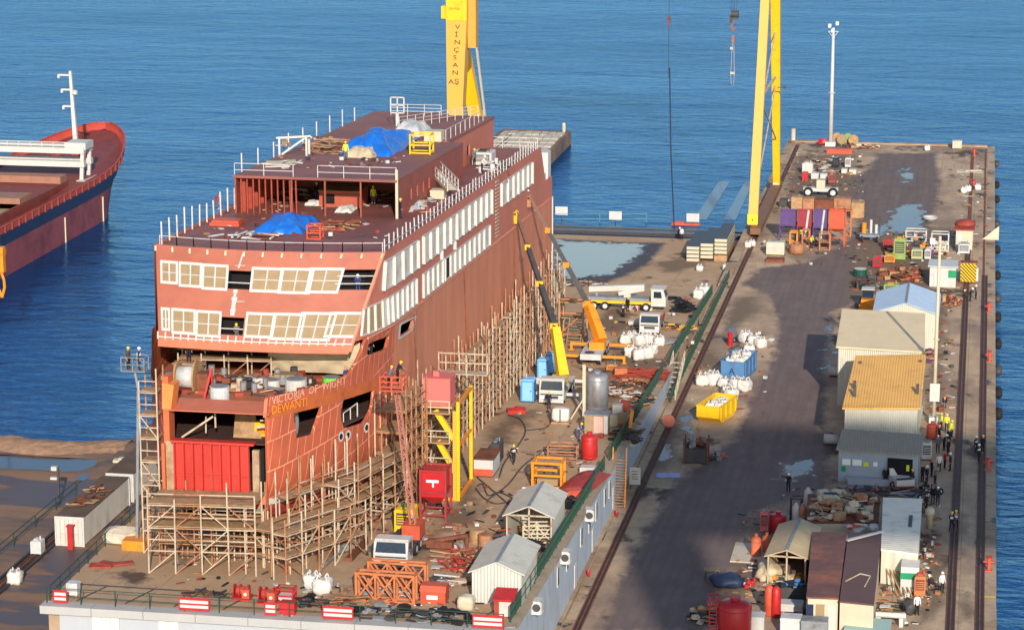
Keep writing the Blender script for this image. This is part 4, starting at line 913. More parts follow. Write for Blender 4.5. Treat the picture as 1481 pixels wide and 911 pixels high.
m = MB(); m.box(XC+9.2, XC+9.6, 285.52, 285.8, zs(285)+2, zs(285)+DK); part(m, 'stern_post', M_wgrey, ferry, True)
def top_deck(d, y1, mt, name):
 n = 24; fr = [ff(-1+2*i/n, d, -.05) for i in range(n+1)]
 rt = [side_pt(1, 203+(y1-203)*i/20, d, -.04) for i in range(21)]; lt = [side_pt(-1, 203+(y1-203)*i/20, d, -.04) for i in range(20, -1, -1)]
 p = fr+rt+lt; k = len(p); mb = MB(); mb.add(p, [tuple(range(k))]); return part(mb, name, mt, ferry, True)
def deck_mat():
 m = M_deck.copy(); m.name = 'wet_top_deck'; return m
top_deck(DT, 278, M_deck, 'top_deck')
deck(DK+.1, 207, 285, 'aft_deck', M_deck, .1)
UD = 24.6
xl, xr = XC-8.6, XC+6.1; yA, yM, yB = 222., 252., 280.
M_hw = K('deckhouse_primer', (150, 76, 62), .6, .15, .8, (124, 58, 50), .4, .6)
m = MB()
rp_ = [(xl, yA), (xr, yA), (xr, yM), (XC-1, yM+.01), (XC-1, yB), (XC-9.2, yB), (xl, 240)]
n = len(rp_); m.add([W(x, y, UD) for x, y in rp_]+[W(x, y, UD-.22) for x, y in rp_], [tuple(range(n)), tuple(range(2*n-1, n-1, -1))]+[(i, n+i, n+(i+1) % n, (i+1) % n) for i in range(n)])
part(m, 'roof_deck', M_deck, ferry, True)
def wall(x0, y0, x1, y1, d0, d1, th=.14, nm='deckhouse_wall', mt=None, holes=()):
 a, b_ = Vector((x0, y0)), Vector((x1, y1)); L_ = (b_-a).length; tt = (b_-a)/L_; nn = Vector((-tt.y, tt.x))*th
 ts = sorted(set([0, L_]+[v for h in holes for v in h[:2]])); ds = sorted(set([d0, d1]+[v for h in holes for v in h[2:]])); mb = MB()
 for i in range(len(ts)-1):
  for j in range(len(ds)-1):
   tm, dm = (ts[i]+ts[i+1])/2, (ds[j]+ds[j+1])/2
   if any(h[0] < tm < h[1] and h[2] < dm < h[3] for h in holes): continue
   p = [a+tt*ts[i], a+tt*ts[i+1]]; q = [v+nn for v in p]
   mb.add([W(v.x, v.y, d) for d in (ds[j], ds[j+1]) for v in (p[0], p[1], q[1], q[0])], [(0, 3, 2, 1), (4, 5, 6, 7), (0, 1, 5, 4), (1, 2, 6, 5), (2, 3, 7, 6), (3, 0, 4, 7)])
 return part(mb, nm, mt or M_hw, ferry, True)
wall(xr-.02, yA+.2, xr-.02, yM-.1, DT+.01, UD-.23, .14, holes=[(5.2+i*2.6, 6.0+i*2.6, DT+.9, DT+2.0) for i in range(4)])
wall(xl+.2, yA+.2, xl+.2, 246, DT+.01, UD-.23, .14)
wall(xr-.2, yA+15, xl+.5, yA+15, DT+.01, UD-.23, .14)
wall(XC-1, yM, xr-.2, yM-.1, DT+.01, UD-.23, .14)
m = MB()
for i in range(10):
 x = xl+.6+i*.55; m.bar(W(x, yA+.4+i*.02, DT), W(x, yA+.4, UD-.25), .12)
for i in range(7):
 y = yA+1.5+i*2; m.bar(W(xl+.55, y, DT), W(xl+.55, y, UD-.25), .35, .3)
part(m, 'wall_frame', M_rustr, ferry, True)
m = MB()
for x in (xl+5.2, xl+8.2, xl+11.4): m.bar(W(x, yA+.3, DT), W(x, yA+.3, UD-.2), .14)
part(m, 'pillar', M_hw, ferry, True); m = MB(); m.bar(W(xr-.05, yA+.15, DT), W(xr-.05, yA+.15, UD+.9), .22); part(m, 'pillar', M_cream, ferry, True)
wall(XC+5.2, yM-14, XC+5.2, 276, DT+.01 if False else UD+.01, UD+1.9, .12, 'casing_wall', M_side, holes=[(9.5, 10.4, UD+.02, UD+1.5), (14, 15., UD+.3, UD+1.5)]) if False else None
wall(XC+4.6, yM+.2, XC+4.6, 276.5, DT+.01, UD+.1, .12, 'casing_wall', M_side, holes=[(2.5, 3.4, DT+.2, DT+2.0), (9.5, 10.8, DT+.9, DT+2.)])
wall(XC+4.5, 276.5, XC-1, 276.5, DT+.01, UD+.1, .12, 'casing_wall', M_side)
m = MB(); p_ = [(XC-1, yM), (XC+4.7, yM), (XC+4.7, 276.6), (XC-1, 276.6)]; m.add([W(x, y, UD+.1) for x, y in p_]+[W(x, y, UD-.1) for x, y in p_], [(0, 1, 2, 3), (7, 6, 5, 4), (0, 4, 5, 1), (1, 5, 6, 2), (2, 6, 7, 3), (3, 7, 4, 0)]); part(m, 'roof_deck', M_deck, ferry, True)
def ship_rail(pts, h=1.05, step=1.9, rails=(.5, 1.), mt=M_galv, r=.05, nm='railing'):
 g_ = MB()
 for a, b_ in zip(pts[:-1], pts[1:]):
  L_ = (b_-a).length; n = max(1, int(L_/step))
  for i in range(n+1):
   p = a.lerp(b_, i/n); g_.bar(p, p+Vector((0, 0, h)), r*1.2)
  for q in rails: g_.bar(a+Vector((0, 0, h*q)), b_+Vector((0, 0, h*q)), r)
 return part(g_, nm, mt, ferry, True)
M_rl = K('rail_grey_white', (196, 190, 186), .5, .1, 1.5, (150, 120, 104), .35, 1.)
ship_rail([ff(-.97+1.96*i/12, DT+.02, -.3) for i in range(13)], 1.05, 2., (.15, .95), M_rl)
ship_rail([W(xl+.1, yA+.15, UD+.02), W(xl+5.4, yA+.15, UD+.02)], 1.05, 1.8, (.45, 1.), M_rl)
ship_rail([W(xl+7.6, yA+.15, UD+.02), W(xr-.1, yA+.15, UD+.02)], 1.05, 1.8, (.45, 1.), M_rl)
ship_rail([W(XC-6.5, 276, UD+.02), W(XC-1., 276, UD+.02)], 1.2, 1.4, (.4, .7, 1.), M_rl)
ship_rail([W(XC-2.5, 262, UD+.1), W(XC+3, 276, UD+.1)], 1.2, 1.4, (.4, .7, 1.), M_rl)
ship_rail([W(XC+4.3, yM+.3, UD+.1), W(XC+4.3, 272, UD+.1)], 1.1, 2.2, (1.,), M_rl)
ship_rail([W(XC-8, 277.5, DT+.02), W(XC+9.2, 277.5, DT+.02)], 1.2, 1.8, (.3, .6, 1.), M_rl)
for i in range(46):
 y = 203.2+i*1.62
 p = side_pt(1, y, DT+.02, -.25); m = MB(); m.bar(p, p+Vector((R_.uniform(-.05, .05), R_.uniform(-.05, .05), 1.05+.25*R_.random())), .09); part(m, 'stanchion', M_rl, ferry, True)
m = MB(); m.bar(side_pt(1, 203, DT+.5, -.25), side_pt(1, 277, DT+.5, -.25), .05); m.bar(side_pt(1, 222, DT+1.02, -.25), side_pt(1, 277, DT+1.02, -.25), .04); part(m, 'railing', M_rl, ferry, True)
for i in range(34):
 y = 203.2+i*2.15; p = side_pt(-1, y, DT+.02, -.2); m = MB(); m.bar(p, p+Vector((R_.uniform(-.05, .05), R_.uniform(-.05, .05), 1.3+.9*R_.random())), .11); part(m, 'stanchion', M_rl, ferry, True)
for i in range(9):
 p = W(xl+.1-i*.05, yA+2.5+i*5.6, UD); m = MB(); m.bar(p, p+Vector((0, 0, 1.3+.6*R_.random())), .1); part(m, 'stanchion', M_rl, ferry, True)
m = MB()
for x in range(-8, 10, 2): m.bar(W(XC+x, 203.5, DT+.01), W(XC+x*1.0, 221.5, DT+.01), .05, .02)
part(m, 'deck_seam', K('seam_purple', (128, 88, 92), .5, .1), ferry, True)
st = MB(); a, b_ = S(622, 235, UD+.3), S(656, 273, DT+.1); a = W(xr+.3, 240, UD+.9); b_ = W(xr+2.4, 229.5, DT+.1)
a = Yp(620, 240, 243.); b_ = Yp(655, 275, 234.)
dv = (b_-a).normalized(); sd_ = Vector((1, 0, 0))*.5
lad = MB()
for s in (-1, 1): lad.bar(a+sd_*s, b_+sd_*s, .12, .28)
stairs = part(lad, 'stairs', M_cream, ferry, True)
m = MB()
for i in range(16):
 p = a.lerp(b_, (i+.5)/16); m.bar(p-sd_, p+sd_, .26, .06)
part(m, 'tread', M_rl, stairs, True)
m = MB()
for s in (-1, 1):
 for h in (.5, 1.): m.bar(a+sd_*s+Vector((0, 0, h)), b_+sd_*s+Vector((0, 0, h)), .06)
 for i in range(9):
  p = a.lerp(b_, i/8)+sd_*s; m.bar(p, p+Vector((0, 0, 1)), .07)
part(m, 'handrail', M_white, stairs, True)
SK_BONES = None
def person_geo(pose):
 J = {'pel': (0, 0, .95), 'wst': (0, 0, 1.1), 'chs': (0, .01, 1.32), 'nck': (0, 0, 1.47), 'hd0': (0, -.015, 1.56), 'hd1': (0, -.02, 1.70),
   'shl': (-.18, 0, 1.42), 'shr': (.18, 0, 1.42), 'ell': (-.24, .02, 1.14), 'elr': (.24, .02, 1.14), 'wrl': (-.25, -.07, .9), 'wrr': (.25, -.07, .9), 'hal': (-.25, -.10, .82), 'har': (.25, -.10, .82),
   'hpl': (-.1, 0, .9), 'hpr': (.1, 0, .9), 'knl': (-.11, -.02, .5), 'knr': (.11, -.02, .5), 'anl': (-.12, .02, .09), 'anr': (.12, .02, .09), 'tol': (-.13, -.16, .05), 'tor': (.13, -.16, .05)}
 if pose == 'walk':
  J.update(knl=(-.11, -.2, .52), anl=(-.11, -.24, .1), tol=(-.11, -.42, .06), knr=(.11, .04, .5), anr=(.11, .34, .13), tor=(.11, .2, .05), ell=(-.25, .14, 1.16), wrl=(-.24, .1, .92), hal=(-.23, .07, .85), elr=(.25, -.12, 1.17), wrr=(.24, -.28, .99), har=(.23, -.35, .96))
 if pose == 'point':
  J.update(ell=(-.44, -.03, 1.44), wrl=(-.68, -.06, 1.5), hal=(-.77, -.07, 1.52))
 if pose == 'work':
  J.update(chs=(0, -.12, 1.3), nck=(0, -.2, 1.43), hd0=(0, -.25, 1.51), hd1=(0, -.29, 1.64), shl=(-.18, -.17, 1.39), shr=(.18, -.17, 1.39), ell=(-.23, -.26, 1.13), elr=(.23, -.26, 1.13), wrl=(-.14, -.48, 1.08), wrr=(.14, -.48, 1.08), hal=(-.1, -.56, 1.08), har=(.1, -.56, 1.08))
 if pose == 'bend':
  J.update(wst=(0, -.08, 1.05), chs=(0, -.32, 1.15), nck=(0, -.47, 1.17), hd0=(0, -.55, 1.18), hd1=(0, -.66, 1.24), shl=(-.18, -.42, 1.15), shr=(.18, -.42, 1.15), ell=(-.22, -.46, .87), elr=(.22, -.46, .87), wrl=(-.15, -.55, .64), wrr=(.15, -.55, .64), hal=(-.13, -.58, .56), har=(.13, -.58, .56))
 if pose == 'sit':
  J.update({k: (v[0], v[1], v[2]-.45) for k, v in J.items() if k[:2] in ('pe', 'ws', 'ch', 'nc', 'hd', 'sh', 'el', 'wr', 'ha', 'hp')})
  J.update(knl=(-.13, -.42, .5), knr=(.13, -.42, .5), anl=(-.13, -.4, .09), anr=(.13, -.4, .09), tol=(-.13, -.58, .05), tor=(.13, -.58, .05), wrl=(-.17, -.3, .6), wrr=(.17, -.3, .6), hal=(-.15, -.38, .57), har=(.15, -.38, .57))
 rad_ = {'pel': .155, 'wst': .14, 'chs': .16, 'nck': .06, 'hd0': .088, 'hd1': .085, 'sh': .075, 'el': .05, 'wr': .036, 'ha': .04, 'hp': .1, 'kn': .068, 'an': .05, 'to': .045}
 ed = [('pel', 'wst', 1), ('wst', 'chs', 1), ('chs', 'nck', 0), ('nck', 'hd0', 0), ('hd0', 'hd1', 0)]
 for s in 'lr': ed += [('chs', 'sh'+s, 1), ('sh'+s, 'el'+s, 1), ('el'+s, 'wr'+s, 1), ('wr'+s, 'ha'+s, 0), ('pel', 'hp'+s, 2), ('hp'+s, 'kn'+s, 2), ('kn'+s, 'an'+s, 2), ('an'+s, 'to'+s, 3)]
 ks = list(J); ix = {k: i for i, k in enumerate(ks)}
 me = bpy.data.meshes.new('p'); me.from_pydata([J[k] for k in ks], [(ix[a], ix[b]) for a, b, _ in ed], []); o = bpy.data.objects.new('p', me); COL.objects.link(o)
 o.modifiers.new('s', 'SKIN'); sv = me.skin_vertices[0].data
 for i, k in enumerate(ks):
  r = rad_.get(k, rad_.get(k[:2])); fl = .72 if k in ('wst', 'chs', 'pel') else 1.
  sv[i].radius = (r, r*fl); sv[i].use_root = k == 'pel'
 u = o.modifiers.new('u', 'SUBSURF'); u.levels = 1
 bpy.context.view_layer.update(); dg = bpy.context.evaluated_depsgraph_get(); m2 = bpy.data.meshes.new_from_object(o.evaluated_get(dg))
 vs = [v.co.copy() for v in m2.vertices]; fs = [tuple(p.vertices) for p in m2.polygons]; reg = []
 for f in fs:
  c = sum((vs[i] for i in f), Vector())/len(f); best = None
  for a, b, g in ed:
   p, q = Vector(J[a]), Vector(J[b]); d = q-p; t = max(0, min(1, (c-p).dot(d)/d.length_squared)); r0, r1 = rad_.get(a, rad_.get(a[:2])), rad_.get(b, rad_.get(b[:2]))
   e = (c-p-d*t).length/(r0+(r1-r0)*t)
   if a == 'an'+a[-1] and b[:2] == 'to': e *= .9
   if best is None or e < best[0]: best = (e, g)
  reg.append(best[1])
 bpy.data.objects.remove(o); bpy.data.meshes.remove(me); bpy.data.meshes.remove(m2)
 mb = MB(); mb.v = list(vs); mb.f = [list(f) for f in fs]; mb.m = reg
 for s in 'lr':
  h, wq = Vector(J['ha'+s]), Vector(J['wr'+s]); d = (h-wq).normalized(); sd2 = Vector((0, 1, 0)) if abs(d.y) < .8 else Vector((1, 0, 0)); sd2 = (sd2-d*sd2.dot(d)).normalized(); cu = d.cross(sd2)
  for i, ln in enumerate((.075, .085, .08, .065)):
   p = h+sd2*(.027-.018*i); q = p+d*(.03+ln*.5); mb.cyl(p, q, .0095, 5, 0, .0085); mb.cyl(q, q+d*ln*.45+cu*.018, .0085, 5, 0, .006)
  p = h-d*.03+sd2*.032; mb.cyl(p, p+d*.035+sd2*.035, .011, 5, 0, .009); q = p+d*.035+sd2*.035; mb.cyl(q, q+d*.035, .009, 5, 0, .007)
 h0, h1 = Vector(J['hd0']), Vector(J['hd1']); ax = (h1-h0).normalized(); fwd = Vector((0, -1, 0)); fwd = (fwd-ax*fwd.dot(ax)).normalized(); rt = ax.cross(fwd); c = (h0+h1)/2
 mb.bar(c+fwd*.075+ax*.02, c+fwd*.108-ax*.018, .018, .022, 0, .028)
 for k in (-1, 1):
  mb.cbox(c+fwd*.083+rt*k*.032+ax*.025, (.02, .012, .012), 0, 3); mb.cbox(c+rt*k*.09-fwd*.005, (.018, .035, .06), 0, 0)
 mb.cbox(c+fwd*.084-ax*.052, (.045, .01, .01), 0, 3)
 return mb, (h1, ax, fwd, J)
PG = {k: person_geo(k) for k in ('stand', 'walk', 'point', 'work', 'bend', 'sit')}
TOPS = dict(navy=M_ynav, black=M_yblk, blue=M_yblu, brown=M_ybrn, grey=M_ygry, hiv=M_hiv, red=M_hir, white=K('work_white', (214, 212, 206), .85, .1, 6.))
HELS = dict(yellow=M_hely, white=M_helw, red=M_helr, orange=M_helo)
PME = {}
def person(loc, label, pose='stand', top='navy', trou='black', hel='yellow', rz=0., band=False, group=None, scale=1.):
 mb, (h1, ax, fwd, J) = PG[pose]
 o = thing('person', label, 'person', loc, rz, group)
 key = (pose, top, trou)
 if key not in PME: PME[key] = mesh_obj(mb, 'body', [M_skin, TOPS[top], TOPS[trou], M_boot], None, True).data
 b = bpy.data.objects.new('body', PME[key]); _link(b, o)
 if hel:
  m = MB(); c = h1-ax*.03; rt = ax.cross(fwd); n = 12
  for (r, z) in (): pass
  ring = [(.118, -.012), (.116, .03), (.1, .075), (.06, .108), (.012, .118)]
  vs = []
  for r, z in ring:
   for i in range(n):
    t = 2*math.pi*i/n; vs.append(c+ax*z+fwd*(math.cos(t)*r*1.12)+rt*(math.sin(t)*r))
  m.add(vs, [(k*n+i, k*n+(i+1) % n, (k+1)*n+(i+1) % n, (k+1)*n+i) for k in range(4) for i in range(n)]+[tuple(4*n+i for i in range(n))])
  m.add([c+ax*-.005+fwd*.12+rt*.09, c+ax*-.005+fwd*.12-rt*.09, c+ax*-.015+fwd*.19-rt*.055, c+ax*-.015+fwd*.19+rt*.055], [(0, 1, 2, 3), (3, 2, 1, 0)])
  part(m, 'helmet', HELS[hel], o, False, True)
 if band:
  m = MB(); w_, c_ = Vector(J['wst']), Vector(J['chs'])
  for k in (.35, .85):
   p = w_.lerp(c_, k); m.lathe([(.165, -.03), (.165, .03)], 12, p)
  part(m, 'reflective_band', M_band, o)
 if scale != 1: o.scale = (scale,)*3
 return o
M_sc = [M_galv, M_rustp]
def scaffold(name, label, a, b, depth, z0, lifts, lift_h, bay, zfn=None, planks=(), group=None, top_fn=None, brace=True, seed=1, r=.05, plank_lifts=None, inner=True, mt=None):
 rr = random.Random(seed); a, b = Vector((a[0], a[1], 0)), Vector((b[0], b[1], 0)); L_ = (b-a).length; d = (b-a)/L_; nn = Vector((d.y, -d.x, 0))
 zf_ = zfn or (lambda y: z0); n = max(1, int(round(L_/bay))); t = thing(name, label, 'scaffolding', (a.x, a.y, zf_(a.y)), 0, group)
 hts = []
 for i in range(n+1):
  base = a+d*(L_*i/n); H_ = lifts if top_fn is None else top_fn(i/n)
  hts.append(H_)
  for s in ((0, 1) if inner else (0,)):
   p = base-nn*depth*s; z = zf_(p.y); h = H_*lift_h+rr.choice((.5, .9, 1.2, 1.9))
   q = Vector((p.x, p.y, z)); part(MB().bar(q, q+Vector((rr.uniform(-.06, .06), rr.uniform(-.06, .06), h)), r*2), 'upright', mt or M_sc[rr.random() < .4], t, True)
 for i in range(n):
  k = min(hts[i], hts[i+1]); p0, p1 = a+d*(L_*i/n), a+d*(L_*(i+1)/n); led = MB(); pl = MB(); br = MB()
  for j in range(1, int(k)+1):
   for s in ((0, 1) if inner else (0,)):
    u, v = p0-nn*depth*s, p1-nn*depth*s; zu, zv = zf_(u.y)+j*lift_h, zf_(v.y)+j*lift_h
    led.bar((u.x, u.y, zu), (v.x, v.y, zv), r*1.7)
    if s == 0: led.bar((u.x, u.y, zu+lift_h*.5), (v.x, v.y, zv+lift_h*.5), r*1.5)
   if inner:
    u, v = p0, p0-nn*depth; led.bar((u.x, u.y, zf_(u.y)+j*lift_h), (v.x, v.y, zf_(v.y)+j*lift_h), r*1.7)
   if inner and (plank_lifts is None or j in plank_lifts) and rr.random() < (.8 if plank_lifts is None else 1.):
    u0, u1, v1, v0 = p0-nn*.1, p1-nn*.1, p1-nn*(depth-.1), p0-nn*(depth-.1); z = j*lift_h+r*1.5
    vs = [(q.x, q.y, zf_(q.y)+z+dz) for dz in (0, .06) for q in (u0, u1, v1, v0)]
    pl.add(vs, [(3, 2, 1, 0), (4, 5, 6, 7), (0, 1, 5, 4), (1, 2, 6, 5), (2, 3, 7, 6), (3, 0, 4, 7)])
  if brace and k >= 1:
   for j in range(int(k)):
    if rr.random() < .55:
     u, v = (p0, p1) if rr.random() < .5 else (p1, p0); br.bar((u.x, u.y, zf_(u.y)+j*lift_h), (v.x, v.y, zf_(v.y)+(j+1)*lift_h), r*1.5)
  if led.v: part(led, 'ledger', M_sc[rr.random() < .35], t, True)
  if pl.v: part(pl, 'plank_deck', M_wood, t, True)
  if br.v: part(br, 'brace', M_sc[rr.random() < .5], t, True)
 return t
def container(name, label, cat, loc, L_, W_, H_, rz, wall, roof, end=None, group=None, doors=True, roof_rot=0.):
 t = thing(name, label, cat, loc, rz, group)
 m = MB(); m.box(-W_/2, W_/2, 0, L_, .12, H_-.08); part(m, 'body', wall, t)
 m = MB()
 for x in (-W_/2, W_/2):
  for y in (0, L_): m.box(x-.06, x+.06, y-.06, y+.06, 0, H_)
 for y in (-.03, L_+.03): m.box(-W_/2, W_/2, y-.05, y+.05, .02, .18); m.box(-W_/2, W_/2, y-.05, y+.05, H_-.14, H_-.02)
 part(m, 'corner_frame', end or wall, t)
 part(MB().box(-W_/2-.03, W_/2+.03, -.06, L_+.06, H_-.08, H_+.0), 'roof', roof, t)
 if doors:
  for s in (-1, 1):
   m = MB(); m.box(min(s*.04, s*(W_/2-.1)), max(s*.04, s*(W_/2-.1)), -.1, -.03, .2, H_-.2); d = part(m, 'door', end or wall, t)
   m = MB(); m.bar((s*W_*.15, -.13, .25), (s*W_*.15, -.13, H_-.25), .05); m.bar((s*W_*.32, -.13, .25), (s*W_*.32, -.13, H_-.25), .05); m.bar((s*W_*.15, -.15, 1.1), (s*W_*.3, -.15, 1.1), .05); part(m, 'lock_bar', M_galv, d)
 return t
def gable_shed(label, loc, W_, L_, H_, R_h, rz, wall, wallend, roof, open_front=False, ov=.25, name='shed', cat='shed', ridge='y', group=None):
 t = thing(name, label, cat, loc, rz, group); w2 = W_/2
 if open_front:
  m = MB()
  for x in (-w2+.06, 0, w2-.06): m.bar((x, .05, 0), (x, .05, H_+(R_h if x == 0 else 0)), .12)
  m.bar((-w2, .05, H_), (w2, .05, H_), .12); part(m, 'front_frame', M_galv, t)
 else:
  m = MB(); m.extr([(-w2, 0), (w2, 0), (w2, H_), (0, H_+R_h), (-w2, H_)], 'y', 0, .08); part(m, 'front_wall', wallend, t)
 m = MB(); m.extr([(-w2, 0), (w2, 0), (w2, H_), (0, H_+R_h), (-w2, H_)], 'y', L_-.08, L_); part(m, 'back_wall', wallend, t)
 for s in (-1, 1):
  m = MB(); m.box(min(s*w2, s*(w2-.08)), max(s*w2, s*(w2-.08)), .08, L_-.08, 0, H_); part(m, 'side_wall', wall, t)
  m = MB(); e = w2+ov; ze = H_-R_h*ov/w2; p = [(0, H_+R_h+.02), (s*e, ze+.02), (s*e, ze+.1), (0, H_+R_h+.1)]
  m.extr(p if s > 0 else p[::-1], 'y', -ov, L_+ov); part(m, 'roof', roof, t)
 part(MB().box(-.12, .12, -ov-.01, L_+ov+.01, H_+R_h+.08, H_+R_h+.14), 'ridge_cap', M_grey, t)
 return t
def tank(label, loc, r, h, mt, cat='tank', name='tank', legs=.5, dome=.3, n=24, ring=None, group=None, extras=True):
 t = thing(name, label, cat, loc, 0, group)
 prof = [(.05, legs-.15*dome), (r*.8, legs-.05), (r, legs+.12)]+[(r, legs+h*.5), (r, legs+h)]+[(r*.92, legs+h+dome*.45), (r*.6, legs+h+dome*.85), (r*.12, legs+h+dome)]
 part(MB().lathe(prof, n), 'shell', mt, t, False, True)
 for i in range(4):
  a = math.pi/4+i*math.pi/2; c, s = math.cos(a)*r*.82, math.sin(a)*r*.82; part(MB().bar((c, s, 0), (c, s, legs+.3), .12), 'leg', ring or mt, t)
 if extras:
  part(MB().lathe([(r*.3, legs+h+dome*.7), (r*.3, legs+h+dome+.14), (r*.36, legs+h+dome+.15), (r*.36, legs+h+dome+.22)], 14), 'manhole', ring or mt, t)
  m = MB()
  for z in (legs+h*.08, legs+h*.92): m.lathe([(r+.02, z-.04), (r+.035, z), (r+.02, z+.04)], n)
  part(m, 'hoop', ring or mt, t, False, True)
 return t
def big_bag(loc, label, s=1., seed=0, group=None, rz=0., fill=None):
 t = thing('bulk_bag', label, 'sack', loc, rz, group)
 part(MB().blob((0, 0, .45*s), (1.05*s, 1.05*s, .95*s), seed, .22, 3, None, -.95, .62), 'bag', M_bag, t, False, True)
 m = MB()
 for a in range(4):
  c, q = math.cos(a*math.pi/2+.8)*.38*s, math.sin(a*math.pi/2+.8)*.38*s; m.tube([(c*1.1, q*1.1, .75*s), (c*.8, q*.8, 1.08*s), (c*.4, q*.4, .95*s)], .04*s, 5)
 part(m, 'lifting_loop', M_bag, t)
 part(MB().blob((0, 0, .88*s), (.7*s, .7*s, .16*s), seed+5, .4, 2), 'fill', fill or K('fill_grey', (150, 140, 128), .9, .3, 3.), t)
 return t
def frame_rack(label, loc, sx, sy, sz, mt, rz=0., shelves=(0.,), name='steel_rack', cat='rack', cross=True, w_=.12, group=None, load=None):
 t = thing(name, label, cat, loc, rz, group); x, y = sx/2, sy/2
 for i in (-1, 1):
  for j in (-1, 1): part(MB().bar((i*x, j*y, 0), (i*x, j*y, sz), w_), 'post', mt, t)
 for q in list(shelves)+[1.]:
  m = MB(); z = sz*q+w_*.4*(1 if q < .5 else -1)
  for j in (-1, 1): m.bar((-x, j*y, z), (x, j*y, z), w_*.9); m.bar((j*x, -y, z), (j*x, y, z), w_*.9)
  part(m, 'beam', mt, t)
 if cross:
  for j in (-1, 1):
   m = MB(); n = max(1, int(round(sx/1.3)))
   for i in range(n):
    a, b = -x+sx*i/n, -x+sx*(i+1)/n
    m.bar((a, j*y, .08), (b, j*y, sz-.08), w_*.7); m.bar((b, j*y, .08), (a, j*y, sz-.08), w_*.7)
    if i: m.bar((a, j*y, 0), (a, j*y, sz), w_*.8)
   part(m, 'cross_brace', mt, t)
 return t
def pile(label, loc, sx, sy, h, mts, n=30, seed=1, rz=0., name='scrap_pile', cat='scrap pile', lmin=.4, lmax=1.6, flatness=.4, kinds='pbt', group=None):
 r = random.Random(seed); m = MB(); nm = len(mts)
 for i in range(n):
  k = r.choice(kinds); u, v = r.uniform(-1, 1), r.uniform(-1, 1); rr = max(abs(u), abs(v)); x, y = u*sx/2*.85, v*sy/2*.85; z = .05+h*(1-rr*rr)*r.random(); a = r.uniform(-.5, .5)+(math.pi/2 if r.random() < .35 else 0); L_ = r.uniform(lmin, lmax)
  ti = (r.uniform(-flatness, flatness)*.6, r.uniform(-flatness, flatness)*.6); mi = r.randrange(nm)
  L_ = min(L_, max(sx, sy))
  z = max(z, .06+L_*.3*max(abs(ti[0]), abs(ti[1])))
  if k == 'p': m.cbox((x, y, z), (L_, L_*r.uniform(.4, .8), .05), a, mi, ti)
  elif k == 'b': m.cbox((x, y, z), (L_*1.3, .12+.1*r.random(), .1), a, mi, ti)
  elif k == 'x': m.cbox((x, y, z+L_*.15), (L_*.7, L_*.5, L_*.45), a, mi, (ti[0]*.3, ti[1]*.3))
  elif k == 'c':
   m.cyl((x, y, max(.02, z-.1)), (x, y, z+L_*.6), L_*.22, 10, mi)
  elif k == 's': m.blob((x, y, z+L_*.15), (L_*.9, L_*.8, L_*.5), seed+i, .4, 1, mi)
  else:
   d = Vector((math.cos(a), math.sin(a), ti[0]*.7))*L_*.7; c = Vector((x, y, z+.05+abs(d.z))); m.cyl(c-d, c+d, .035+.05*r.random(), 6, mi)
 return one(m, name, mts, label, cat, loc, rz, group)
def machine(label, loc, sx, sy, sz, mt, rz=0., name='machine', cat='machine', top=None, panel=None, group=None, feet=True):
 t = thing(name, label, cat, loc, rz, group); x, y = sx/2, sy/2; c = min(.12, sx*.12)
 m = MB(); m.extr([(-x, .14), (x, .14), (x, sz-c), (x-c, sz), (-x+c, sz), (-x, sz-c)], 'y', -y, y); part(m, 'casing', mt, t)
 m = MB(); m.box(-x*1.03, -x*.7, -y*1.06, y*1.06, 0, .138); m.box(x*.7, x*1.03, -y*1.06, y*1.06, 0, .138); part(m, 'skid', M_dgrey, t)
 m = MB(); m.box(-x*.78, x*.78, -y-.03, -y-.005, sz*.35, sz*.85)
 part(m, 'panel', panel or M_dgrey, t)
 m = MB()
 for i in range(4): m.box(-x*.7, x*.7, -y-.05, -y-.032, sz*(.42+.1*i), sz*(.46+.1*i))
 part(m, 'louvre', mt, t)
 m = MB(); m.box(-x*.5, x*.3, -y*.6, y*.6, sz+.004, sz+.1); m.cyl((x*.55, 0, sz), (x*.55, 0, sz+.32), .07, 8); part(m, 'top_hatch', top or M_grey, t)
 return t
def skip(label, loc, sx, sy, sz, mt, rz=0., slope=.35, inner=None, name='skip', cat='skip'):
 t = thing(name, label, cat, loc, rz); x, y = sx/2, sy/2
 prof = [(-y, sz), (-y-.0, sz*.35), (-y+slope, 0), (y-slope, 0), (y, sz*.35), (y, sz)]
 m = MB()
 for a, b in zip(prof[:-1], prof[1:]):
  m.add([(-x, a[0], a[1]), (x, a[0], a[1]), (x, b[0], b[1]), (-x, b[0], b[1])], [(0, 1, 2, 3)]); m.add([(-x+.05, a[0]*.97, a[1]+.05), (x-.05, a[0]*.97, a[1]+.05), (x-.05, b[0]*.97, b[1]+.05), (-x+.05, b[0]*.97, b[1]+.05)], [(3, 2, 1, 0)])
 for s in (-1, 1):
  for k in (0, .05):
   m.add([(s*(x-k), p[0], p[1]) for p in prof], [tuple(range(6))])
 part(m, 'shell', mt, t)
 m = MB(); m.bar((-x-.04, -y, sz), (x+.04, -y, sz), .12); m.bar((-x-.04, y, sz), (x+.04, y, sz), .12); m.bar((-x, -y, sz), (-x, y, sz), .12); m.bar((x, -y, sz), (x, y, sz), .12); part(m, 'rim', mt, t)
 for s in (-1, 1):
  for i in range(4):
   yy = -y*.8+1.6*y*i/3; part(MB().box(min(s*x, s*(x+.09)), max(s*x, s*(x+.09)), yy-.05, yy+.05, sz*.2, sz-.07), 'rib', mt, t)
 return t
